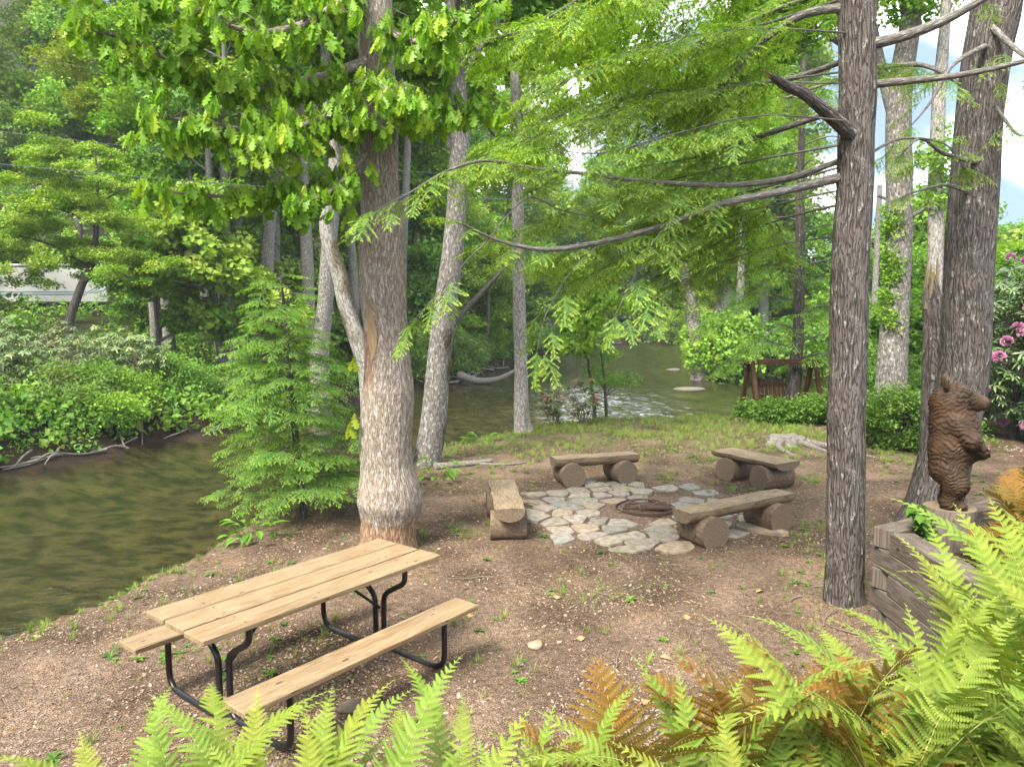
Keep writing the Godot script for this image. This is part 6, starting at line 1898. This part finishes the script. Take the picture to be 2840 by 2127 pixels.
func bear_body() -> ArrayMesh:
	var bones := []
	for b in BONES:
		var a := Vector3(b[0], b[1], b[2]); var c := Vector3(b[3], b[4], b[5])
		bones.append([a, c - a, b[6], b[7], 1.0 / maxf(1e-6, (c - a).length_squared())])
	var cell := 0.0085
	var lo := Vector3(-0.24, -0.03, -0.27); var size := Vector3(0.52, 1.1, 0.54)
	var nx := int(size.x / cell); var ny := int(size.y / cell); var nzz := int(size.z / cell)
	var f := PackedFloat32Array(); f.resize((nx + 1) * (ny + 1) * (nzz + 1)); f.fill(9.0)
	var B := 5
	var blocks := []
	for bz in range(0, nzz, B):
		for by in range(0, ny, B):
			for bx in range(0, nx, B):
				var c := lo + Vector3(bx + B * 0.5, by + B * 0.5, bz + B * 0.5) * cell
				if absf(bone_distance(c, bones)) > cell * B * 1.0:
					continue
				var near := []
				for b in bones:
					if bone_distance(c, [b]) < 0.13:
						near.append(b)
				blocks.append(Vector3i(bx, by, bz))
				for z in range(bz, mini(bz + B + 1, nzz + 1)):
					for y in range(by, mini(by + B + 1, ny + 1)):
						for x in range(bx, mini(bx + B + 1, nx + 1)):
							var i := (z * (ny + 1) + y) * (nx + 1) + x
							if f[i] > 8.0:
								f[i] = bone_distance(lo + Vector3(x, y, z) * cell, near)
	var mb := MB.new()
	var id := {}
	var sx := 1; var sy := nx + 1; var sz := (nx + 1) * (ny + 1)
	for b in blocks:
		for z in range(b.z, mini(b.z + B, nzz)):
			for y in range(b.y, mini(b.y + B, ny)):
				for x in range(b.x, mini(b.x + B, nx)):
					var i := z * sz + y * sy + x
					var s := Vector3.ZERO; var n := 0
					for e in [[0, 0, 0, 1, 0, 0], [0, 1, 0, 1, 1, 0], [0, 0, 1, 1, 0, 1], [0, 1, 1, 1, 1, 1], [0, 0, 0, 0, 1, 0], [1, 0, 0, 1, 1, 0], [0, 0, 1, 0, 1, 1], [1, 0, 1, 1, 1, 1], [0, 0, 0, 0, 0, 1], [1, 0, 0, 1, 0, 1], [0, 1, 0, 0, 1, 1], [1, 1, 0, 1, 1, 1]]:
						var a: float = f[i + e[0] * sx + e[1] * sy + e[2] * sz]; var c: float = f[i + e[3] * sx + e[4] * sy + e[5] * sz]
						if (a < 0.0) != (c < 0.0) and a < 8.0 and c < 8.0:
							s += Vector3(e[0], e[1], e[2]).lerp(Vector3(e[3], e[4], e[5]), a / (a - c)); n += 1
					if n:
						var p := lo + (Vector3(x, y, z) + s / n) * cell
						id[i] = mb.p(p, Vector2(p.x, p.y))
	for i in id:
		for ax in [[sx, sy, sz], [sy, sz, sx], [sz, sx, sy]]:
			var a: float = f[i]; var c: float = f[i + ax[0]] if i + ax[0] < f.size() else 9.0
			if a > 8.0 or c > 8.0 or (a < 0.0) == (c < 0.0):
				continue
			var q := [i, i - ax[1], i - ax[1] - ax[2], i - ax[2]]
			if id.has(q[1]) and id.has(q[2]) and id.has(q[3]):
				if a < 0.0:
					mb.q(id[q[0]], id[q[3]], id[q[2]], id[q[1]])
				else:
					mb.q(id[q[0]], id[q[1]], id[q[2]], id[q[3]])
	# chisel strokes: short scalloped gouges in rows; the face is left smooth and stained
	var nor: PackedVector3Array = mb.smooth().surface_get_arrays(0)[Mesh.ARRAY_NORMAL]
	for k in mb.v.size():
		var p := mb.v[k]
		var g := nor[k]
		var wob := nz.get_noise_3d(p.x * 500.0, p.y * 160.0, p.z * 500.0)
		var ph := (p.y + 0.30 * p.x * signf(0.5 - absf(fposmod(p.y, 0.4) - 0.2) * 4.0)) / 0.036 + wob * 2.6 + nz2.get_noise_3d(p.x * 250.0, p.y * 200.0, p.z * 250.0) * 1.6
		var row := fposmod(ph, 1.0)
		var cut := 1.0 - row                                              # each row overhangs the one below
		var muzzle := smoothstep(0.105, 0.13, p.x - absf(p.z) * 0.3) * smoothstep(0.79, 0.81, p.y)
		var amp := 0.0110 * (1.0 - muzzle) * (0.7 + 0.6 * nz2.get_noise_3d(p.x * 300.0, p.y * 300.0, p.z * 300.0))
		mb.v[k] = p + g * (amp * (cut - 0.5) * 1.3)
		var tone := Color(0.85, 0.80, 0.75) * (1.0 + 0.5 * nz2.get_noise_3d(p.x * 260.0, p.y * 120.0, p.z * 260.0))
		tone = tone.lerp(Color(1.5, 1.35, 1.1), smoothstep(0.25, 0.5, nz.get_noise_3d(p.x * 150.0 + 90.0, p.y * 150.0, p.z * 150.0)) * 0.7)      # worn, sun-bleached patches
		tone = tone.lerp(Color(3.0, 2.7, 3.0), muzzle)
		mb.c[k] = tone
	return mb.smooth()

func build_bear() -> void:
	rng.seed = 1000
	var at := Vector3(3.63, 0.66, -6.14)
	var t := thing("bear_carving", "chainsaw-carved wooden bear standing upright on a log round in the timber planter", "statue", at, -0.42)
	round_log("log_base", t, 0.20, 0.38, 4.0, Transform3D(Basis(Vector3.BACK, PI / 2), Vector3(0.0, 0.17, 0.0)), M.wood_timber)
	var up := at3(0, 0.357, 0)
	var body := part("body", bear_body(), M.wood_bear, t, up)
	for s in [-1.0, 1.0]:
		var mb := MB.new()                                               # ear: a thick rounded flap, hollowed in front
		for i in 9:
			var v := PI * i / 8.0
			for j in 12:
				var a := TAU * j / 12.0
				var d := Vector3(sin(v) * cos(a) * 0.024, cos(v) * 0.066, sin(v) * sin(a) * 0.056)
				if d.x > 0.0:
					d.x -= 0.012 * (1.0 - (d.y * d.y + d.z * d.z) / 0.0028)
				mb.p(d, Vector2(d.y, d.z))
		for i in 8:
			for j in 12:
				mb.q(i * 12 + j, i * 12 + (j + 1) % 12, (i + 1) * 12 + (j + 1) % 12, (i + 1) * 12 + j)
		part("ear", mb.smooth(), M.wood_bear, body, Transform3D(Basis(Vector3.RIGHT, s * 0.25), Vector3(-0.085, 1.035, s * 0.095)))
		var ey := SphereMesh.new(); ey.radius = 0.017; ey.height = 0.034; ey.radial_segments = 16; ey.rings = 8
		var eye := part("eye", ey, M.eye_wood, body, at3(0.085, 0.952, s * 0.078))
		var rim := MB.new()
		var rp := []
		for i in 17:
			var a := TAU * i / 16.0
			rp.append(Vector4(cos(a) * 0.021, sin(a) * 0.019, 0.0, 0.006))
		tube(rim, rp, 6, Color(1.4, 1.1, 0.8), 1.0, null, false)
		part("eyelid", rim.smooth(), M.wood_bear, eye, Transform3D(Basis(Vector3.UP, s * 0.35), Vector3(0.003, 0, s * 0.005)))
	var mo := MB.new()                                                   # the cut line of the mouth
	var mp := []
	for i in 13:
		var a := lerpf(-1.0, 1.0, i / 12.0)
		mp.append(Vector4(0.222 - 0.115 * pow(absf(a), 1.7), 0.862 - 0.008 * absf(a), a * 0.056, 0.0055))
	tube(mo, mp, 6, Color(0.2, 0.2, 0.2))
	part("mouth", mo.smooth(), M.eye_wood, body)
	for s in [-1.0, 1.0]:
		var ns := SphereMesh.new(); ns.radius = 0.008; ns.height = 0.016; ns.radial_segments = 10; ns.rings = 6
		part("nostril", ns, M.eye_wood, body, at3(0.234, 0.893, s * 0.018))

# ---------------------------------------------------------------- ferns
func fern(label: String, group: String, at: Vector3, n: int, kinds: Array, sc: float, spread: float, aim: float, arc: float, leaf_m: Material) -> void:
	var t := thing("fern", label, "fern", at, 0.0, group)
	for i in n:
		var k: Array = pick(kinds)
		var yaw := aim + arc * ((i + 0.5) / n - 0.5) + rf(-0.25, 0.25)
		var b := Basis(Vector3.UP, yaw) * Basis(Vector3.BACK, rf(-spread, spread * 0.5)) * Basis(Vector3.RIGHT, rf(-0.3, 0.3))
		var o := part("frond", k[0], leaf_m, t, Transform3D(b.scaled(Vector3.ONE * sc * rf(0.74, 1.14)), Vector3(rf(-0.05, 0.05), -0.03, rf(-0.05, 0.05))))
		part("rachis", k[1], M.litter, o)

func build_ferns() -> void:
	var fresh := []
	for k in 5:
		fresh.append(frond(0.84 + 0.06 * k, 0.115 + 0.008 * (k % 3), 28 + 2 * k, 13, 0.95 + 0.22 * k, 1100 + k, Color(0.115 + 0.015 * (k % 3), 0.195, 0.026), Color(0.20 + 0.03 * (k % 3), 0.285, 0.042), 0.38 + 0.04 * (k % 2), 0.10))
	var rust := []
	for k in 3:
		rust.append(frond(0.66, 0.20, 15, 15, 0.75 + 0.2 * k, 1120 + k, Color(0.15, 0.13, 0.02), Color(0.245, 0.10, 0.024), 0.12, 0.30))
	rng.seed = 1130
	var front := "lime green fern in the bed facing the picnic table"
	for q in [[-1.24, -2.28, 0.80], [-1.02, -2.15, 0.84], [-0.86, -2.34, 0.80], [-0.68, -2.18, 0.84], [-0.48, -2.30, 0.82], [-0.24, -2.20, 0.88], [0.04, -2.28, 0.82], [-0.58, -2.05, 0.78], [0.22, -2.34, 0.78]]:
		fern(front, "ferns facing the picnic table", Vector3(q[0], 0.69, q[1]), 11, fresh, q[2], 0.35, PI / 2, TAU, M.leaf_fern)
	for q in [[0.40, -2.15, 0.70], [0.66, -2.34, 0.98], [0.94, -2.30, 0.78], [1.28, -2.45, 1.02], [0.75, -2.1, 0.8], [1.1, -2.2, 0.85]]:
		fern("lime green fern in the bed facing the log benches", "ferns facing the log benches", Vector3(q[0], 0.69, q[1]), 11, fresh, q[2], 0.3, PI / 2, TAU, M.leaf_fern)
	for q in [[1.60, -2.74, 1.08], [1.95, -2.92, 1.18], [2.28, -3.14, 1.22], [2.62, -3.36, 1.22], [2.0, -2.55, 1.05], [2.45, -2.82, 1.15], [2.88, -3.52, 1.2], [1.68, -2.4, 0.92], [2.12, -2.4, 0.95]]:
		fern("tall lime green fern crowded against the timber planter wall", "tall ferns by the timber wall", Vector3(q[0], 0.69, q[1]), 12, fresh, q[2], 0.28, PI / 2, TAU, M.leaf_fern)
	for q in [[3.55, -5.0, 0.75], [3.9, -4.9, 0.8], [3.45, -4.55, 0.8]]:
		fern("lime green fern growing inside the timber planter", "ferns inside the planter", Vector3(q[0], 0.70, q[1]), 9, fresh, q[2], 0.3, PI / 2, TAU, M.leaf_fern)
	for q in [[0.34, -2.50, 1.12], [0.93, -2.66, 1.38], [1.16, -2.72, 1.2], [1.30, -2.30, 1.1]]:
		fern("coppery orange fern among the lime green ferns", "orange ferns in the front bed", Vector3(q[0], 0.69, q[1]), 6, rust, q[2], 0.35, PI / 2, TAU, M.leaf_fern)
	for q in [[4.25, -5.95, 1.0], [4.6, -6.2, 1.1], [3.95, -5.62, 0.8], [4.9, -6.0, 1.0], [4.4, -5.5, 0.8], [3.6, -5.62, 0.6]]:
		fern("rusty orange fern at the carved bear's feet", "orange ferns round the bear", Vector3(q[0], 0.70, q[1]), 9, rust, q[2], 0.35, PI / 2, TAU, M.leaf_fern)
	# leafy shoots in the planter
	rng.seed = 1160
	for q in [[3.42, -5.95, 0.34, "low leafy shoot in the planter corner beside the bear's log"], [3.98, -5.35, 0.85, "leafy green shoot rising in front of the carved bear"], [4.35, -5.3, 0.75, "spreading leafy shoot among the orange ferns by the bear"], [4.15, -4.9, 0.6, "broad-leaved shoot at the planter's near side"]]:
		var t := thing("leafy_shoot", q[3], "plant", Vector3(q[0], 0.68, q[1]))
		for s in 4:
			var mb := MB.new()
			var a := rf(0, TAU); var h: float = q[2] * rf(0.7, 1.1)
			var pts := [[0, 0, 0, 0.005], [cos(a) * h * 0.1, h * 0.5, sin(a) * h * 0.1, 0.004], [cos(a) * h * 0.45, h, sin(a) * h * 0.45, 0.002]]
			var path := curve(pts, 0.05)
			tube(mb, path, 5, Color(0.10, 0.14, 0.04))
			part("stem", mb.smooth(), M.litter, t)
			for i in range(2, path.size()):
				for e in [-1.0, 1.0]:
					var lb := MB.new()
					leaf_shape(lb, Transform3D(Basis(Vector3.UP, -a + e * rf(0.6, 1.3)) * Basis(Vector3.BACK, rf(-0.35, 0.3)), xyz(path[i])), OVAL, rf(0.08, 0.125), 0.085, rf(0.2, 0.5), Color(0.115, 0.235, 0.034) * rf(0.75, 1.25), 0.35)
					part("leaf", lb.flat(), M.leaf, t)

# ---------------------------------------------------------------- the rest
func build_swing() -> void:
	rng.seed = 1200
	var g := land(6.6, -18.6)
	var t := thing("garden_swing", "dark brown wooden swing seat in its frame at the river's edge", "swing", Vector3(6.6, g, -18.5), 0.12)
	for x in [-0.78, 0.85]:
		for z in [-0.55, 0.55]:
			var d := Vector3(0.0, 1.38, -z * 0.85)
			part("post", board(Vector3(d.length(), 0.095, 0.095), 0.008, 0.0, Vector2(rf(0, 2), rf(0, 2))), M.wood_swing, t, Transform3D(along(d), Vector3(x, 0, z) + d / 2.0))
		part("cross_tie", board(Vector3(0.95, 0.09, 0.04), 0.005), M.wood_swing, t, Transform3D(Basis(Vector3.UP, PI / 2), Vector3(x + 0.07, 0.32, 0)))
	part("top_beam", board(Vector3(1.95, 0.13, 0.09), 0.008), M.wood_swing, t, at3(0.03, 1.40, 0))
	for k in 5:
		part("seat_slat", board(Vector3(1.2, 0.022, 0.085), 0.004, 0.0, Vector2(k, k * 0.3)), M.wood_swing, t, at3(0.03, 0.36 + 0.012 * absf(k - 2), -0.20 + k * 0.1))
	for y in [0.40, 0.80]:
		part("back_rail", board(Vector3(1.22, 0.07, 0.03), 0.004), M.wood_swing, t, at3(0.03, y, -0.27 - (y - 0.4) * 0.25))
	for k in 11:
		var h := 0.50 + 0.10 * (1.0 - pow((k - 5) / 5.0, 2.0))
		part("back_slat", board(Vector3(h, 0.02, 0.075), 0.004, 0.0, Vector2(k * 0.7, k * 0.21)), M.wood_swing, t, Transform3D(along(Vector3(0, 1, -0.25)), Vector3(-0.52 + k * 0.11, 0.36 + h / 2, -0.285 - h * 0.12)))
	for x in [-0.56, 0.62]:
		part("armrest", board(Vector3(0.55, 0.028, 0.08), 0.005), M.wood_swing, t, Transform3D(Basis(Vector3.UP, PI / 2), Vector3(x, 0.62, -0.02)))
		part("arm_post", board(Vector3(0.28, 0.05, 0.05), 0.004), M.wood_swing, t, Transform3D(Basis(Vector3.BACK, PI / 2), Vector3(x, 0.48, 0.18)))
		for z in [-0.2, 0.2]:
			var c := MB.new()
			stick(c, Vector3(x, 0.64, z), Vector3(x, 1.36, z * 0.3), 0.006, 0.006, 5)
			part("chain", c.smooth(), M.rusty_iron, t)

func build_oddments() -> void:
	rng.seed = 1300
	# old stump with its roots
	var s := thing("old_stump", "low weathered grey stump with a split top behind the broad log bench", "stump", Vector3(5.45, land(5.45, -14.9), -14.9))
	var mb := MB.new()
	var k := 36
	for i in 5:
		var q: Array = [[1.2, -0.05], [1.02, 0.04], [0.96, 0.10], [0.92, 0.13], [0.80, 0.135]][i]
		for j in k:
			var a := TAU * j / k
			var r: float = 0.38 * q[0] * (1.0 + 0.35 * nz.get_noise_2d(cos(a) * 90.0, sin(a) * 90.0) + (0.10 * sin(a * 5.0) if i < 2 else 0.0))
			mb.p(Vector3(cos(a) * r, q[1] + 0.05 * nz.get_noise_2d(cos(a) * 70.0 + 200.0, sin(a) * 70.0), sin(a) * r), Vector2(float(j) / k * 2.0, q[1]))
	for i in 4:
		for j in k:
			mb.q(i * k + j, i * k + (j + 1) % k, (i + 1) * k + (j + 1) % k, (i + 1) * k + j)
	var m := mb.p(Vector3(0.05, 0.07, 0), Vector2(0.5, 0.5))
	for j in k:
		mb.t(m, 4 * k + j, 4 * k + (j + 1) % k)
	part("stump", mb.smooth(), M.wood_drift, s)
	for q in [[0.3, 0.75, 0.1], [0.75, 0.95, 0.6], [-0.4, 0.5, 0.5]]:
		var rb := MB.new()
		tube(rb, curve([[q[0] * 0.4, 0.06, q[2] * 0.5, 0.08], [q[0] * 0.9, 0.03, q[2] * 0.5 + 0.4, 0.06], [q[0] * 1.1 + 0.1, 0.0, q[2] * 0.5 + 0.9, 0.035], [q[0] * 1.2 + 0.25, -0.02, q[2] * 0.5 + 1.25, 0.015]], 0.1), 9, Color.WHITE, 1.0, skin(rf(0, 90), 0.06, 60.0, 0.15))
		part("root", rb.smooth(), M.wood_drift, s)
	# cut log and bleached roots behind the oak
	var c := thing("cut_log", "short upright birch log section standing behind the thick oak", "log", Vector3(-1.92, land(-1.92, -12.6), -12.6))
	round_log("log", c, 0.2, 0.62, 9.0, Transform3D(Basis(Vector3.BACK, PI / 2), Vector3(0, 0.26, 0)), M.bark_pale)
	for q in [[[-1.3, -12.45], [-0.75, -12.7], [-0.35, -12.95], 0.07, "bleached log lying past the mossy leaning trunk"], [[-0.55, -12.75], [-0.1, -12.72], [0.25, -12.9], 0.028, "thin bleached root lying on the grass past the leaning trunk"]]:
		var lb := MB.new()
		var pts := []
		for i in 3:
			pts.append([q[i][0], land(q[i][0], q[i][1]) + q[3] * 0.5, q[i][1], q[3] * (1.0 - i * 0.25)])
		tube(lb, curve(pts, 0.06), 10, Color.WHITE, 1.0, skin(rf(0, 90), 0.05, 60.0, 0.18))
		tag(part("fallen_log", lb.smooth(), M.wood_drift, self), q[4], "log")
	for q in [[[5.3, -17.7], [5.75, -17.9], [6.1, -18.0], 0.06], [[6.3, -17.6], [6.8, -17.65], [7.2, -17.7], 0.05]]:
		var lb := MB.new()
		var pts := []
		for i in 3:
			pts.append([q[i][0], land(q[i][0], q[i][1]) + 0.04, q[i][1], q[3] * (1.0 - i * 0.2)])
		tube(lb, curve(pts, 0.08), 9, Color.WHITE, 1.0, skin(rf(0, 90), 0.05, 60.0, 0.2))
		tag(part("fallen_log", lb.smooth(), M.wood_drift, self), "short weathered log on the ground in front of the garden swing", "log", "short logs by the swing")
	# grey slab leaning behind the bear
	var sl := thing("grey_slab", "upright blue-grey slab standing on the earth behind the carved bear", "slab", Vector3(8.25, land(8.25, -14.7), -14.7), 0.25)
	var gb := MB.new()
	for z in [-0.06, 0.06]:
		for q in [[-0.24, -0.03], [0.24, -0.03], [0.24, 0.62], [-0.06, 0.62], [-0.16, 0.44]]:
			gb.p(Vector3(q[0], q[1], z * (1.0 - q[1] * 0.5)), Vector2(q[0], q[1]))
	for j in 5:
		gb.q(j, (j + 1) % 5, 5 + (j + 1) % 5, 5 + j)
	for j in range(1, 4):
		gb.t(0, j + 1, j); gb.t(5, 5 + j, 6 + j)
	part("slab", gb.flat(), M.galvanised, sl)
	part("foot_block", box(Vector3(0.5, 0.05, 0.3)), M.wood_bench, sl, at3(-0.1, 0.0, 0.05))
	# river rocks
	for q in [[8.0, -34.0, 0.85, 0.24], [9.6, -45.0, 0.6, 0.2]]:
		var rk := part("river_rock", G.pebble[rng.randi() % 3], stone_tint(Color(0.22, 0.19, 0.15)), self, Transform3D(Basis(Vector3.UP, rf(0, 3)).scaled(Vector3(q[2], q[3] * 1.0, q[2] * 0.7)), Vector3(q[0], WATER - 0.05, q[1])))
		tag(rk, "flat pale boulder rising out of the river near its far side", "rock", "boulders in the river")
	# driftwood along the far water line
	for j in 44:
		var i := rng.randi_range(NEAR.size() + 9, NEAR.size() + FAR.size() - 3)
		var a := shore[i]; var b := shore[i + 1]
		var p := a.lerp(b, rng.randf())
		var dir := (b - a).normalized().rotated(rf(-0.7, 0.7))
		var far := p.y < -35.0
		var l := rf(0.5, 1.4) * (2.2 if far else 1.0)
		var db := MB.new()
		var pts := []
		for e in 4:
			var x := p.x - 0.25 + dir.x * l * (e / 3.0 - 0.5); var z := p.y - 0.05 + dir.y * l * (e / 3.0 - 0.5)
			pts.append([x, maxf(land(x, z), WATER) + 0.04 + rf(0.0, 0.12), z, (0.03 if not far else 0.06) * (1.0 - e * 0.2)])
		tube(db, curve(pts, 0.15), 6, Color(1, 1, 1) * rf(0.8, 1.2))
		tag(part("driftwood", db.smooth(), M.wood_drift, self), "bleached driftwood stick at the far water line, " + place_words(p.x / -p.y, -p.y), "driftwood", "driftwood on the far shore")
	# leaning dead trunk on the point
	var ld := MB.new()
	tube(ld, curve([[-4.6, -0.2, -36.0, 0.20], [-3.2, 1.5, -36.0, 0.17], [-1.6, 3.3, -36.2, 0.12], [0.4, 5.4, -36.6, 0.04]], 0.3), 10, Color.WHITE, 2.0, skin(8.0, 0.04, 60.0, 0.1))
	tag(part("leaning_dead_trunk", ld.smooth(), M.bark_hemlock, self), "dark dead trunk leaning out from the wooded point", "trunk")
	var fl := MB.new()
	tube(fl, curve([[-2.6, -0.5, -36.4, 0.20], [-1.6, -0.75, -36.0, 0.16], [-0.6, -0.6, -35.6, 0.12], [0.3, -0.1, -35.4, 0.06]], 0.2), 9, Color.WHITE, 1.0, skin(8.0, 0.04, 60.0, 0.15))
	tag(part("fallen_log", fl.smooth(), M.wood_drift, self), "curved pale log dipping into the river at the wooded point", "log")

func build_camper() -> void:
	var g := 2.35
	var t := thing("camper_trailer", "long cream camper trailer half hidden by leaves on the far hillside", "camper", Vector3(-25.6, g, -42.0), 0.0)
	part("wall", box(Vector3(6.6, 2.0, 2.3), 0.08), M.camper_wall, t, at3(0, 1.65, -1.15))
	part("roof", box(Vector3(6.7, 0.14, 2.4), 0.04), M.camper_roof, t, at3(0, 2.72, -1.15))
	part("undercarriage", box(Vector3(6.0, 0.5, 1.9), 0.04), M.black_steel, t, at3(0, 0.40, -1.15))
	for q in [[2.7, 1.95, 0.45, 0.3]]:
		var w := part("window", box(Vector3(q[2], q[3], 0.04), 0.01), M.camper_glass, t, at3(q[0], q[1], 0.015))
		part("frame", box(Vector3(q[2] + 0.1, q[3] + 0.1, 0.03), 0.01), M.camper_roof, w, at3(0, 0, -0.012))
	for y in [1.12, 1.26]:
		part("stripe", box(Vector3(5.2, 0.07, 0.012), 0.002), M.camper_stripe, t, at3(-0.5, y, 0.006))
	for k in 3:
		part("swoosh", box(Vector3(0.7 - k * 0.1, 0.05, 0.012), 0.002), M.camper_stripe, t, Transform3D(Basis(Vector3.BACK, 0.55 - k * 0.1), Vector3(2.4 + k * 0.18, 1.36 - k * 0.05, 0.006)))
	for x in [-0.8, 0.2]:
		var c := CylinderMesh.new(); c.top_radius = 0.34; c.bottom_radius = 0.34; c.height = 0.22; c.radial_segments = 24
		part("wheel", c, M.black_steel, t, Transform3D(Basis(Vector3.RIGHT, PI / 2), Vector3(x, 0.36, -0.12)))

func build_wires() -> void:
	var names := ["highest overhead wire crossing in front of the hillside trees", "middle overhead wire passing above the dogwood", "lowest and thickest overhead wire passing above the dogwood"]
	var ws := [[[-20.0, 9.95, -17.6], [16.2, 8.9, -34.0], 0.7, 0.005], [[-20.0, 7.75, -17.6], [16.2, 8.3, -34.0], 0.9, 0.006], [[-20.0, 6.85, -17.6], [16.2, 7.7, -34.0], 0.9, 0.010]]
	for k in 3:
		var w: Array = ws[k]
		var mb := MB.new()
		var pts := []
		for i in 25:
			var q := i / 24.0
			pts.append(Vector4(lerpf(w[0][0], w[1][0], q), lerpf(w[0][1], w[1][1], q) - w[2] * 4.0 * q * (1.0 - q), lerpf(w[0][2], w[1][2], q), w[3]))
		tube(mb, pts, 6)
		tag(part("overhead_wire", mb.smooth(), M.wire, self), names[k], "wire")
	var t := thing("utility_pole", "grey wooden utility pole far behind the forked lichen-grey trunk", "pole", Vector3(16.25, land(16.25, -34.3) - 0.6, -34.1))
	var pb := MB.new()
	tube(pb, [Vector4(0, -1.0, 0, 0.16), Vector4(0, 10.2, 0, 0.11)], 14)
	part("pole", pb.smooth(), M.bark_grey, t)
	part("crossarm", board(Vector3(2.2, 0.12, 0.1), 0.01), M.wood_drift, t, Transform3D(Basis(Vector3.UP, 0.9), Vector3(0.1, 9.6, 0.2)))

func _ready() -> void:
	nz.seed = 3; nz.frequency = 0.01; nz.fractal_octaves = 3
	nz2.seed = 8; nz2.frequency = 0.01; nz2.fractal_octaves = 3
	build_sky()
	make_materials()
	print("materials ", Time.get_ticks_msec())
	build_land()
	print("land ", Time.get_ticks_msec())
	make_meshes()
	print("meshes ", Time.get_ticks_msec())
	rng.seed = 100
	build_planter(); build_patio()
	build_far_wood()
	print("wood ", Time.get_ticks_msec())
	build_mid_trees(); build_oak(); build_hemlocks()
	print("trees ", Time.get_ticks_msec())
	build_near_plants()
	rng.seed = 200
	build_table(); build_benches()
	build_swing(); build_camper(); build_wires(); build_oddments()
	print("things ", Time.get_ticks_msec())
	build_bear()
	print("bear ", Time.get_ticks_msec())
	build_ferns()
	build_litter()
	print("done ", Time.get_ticks_msec())
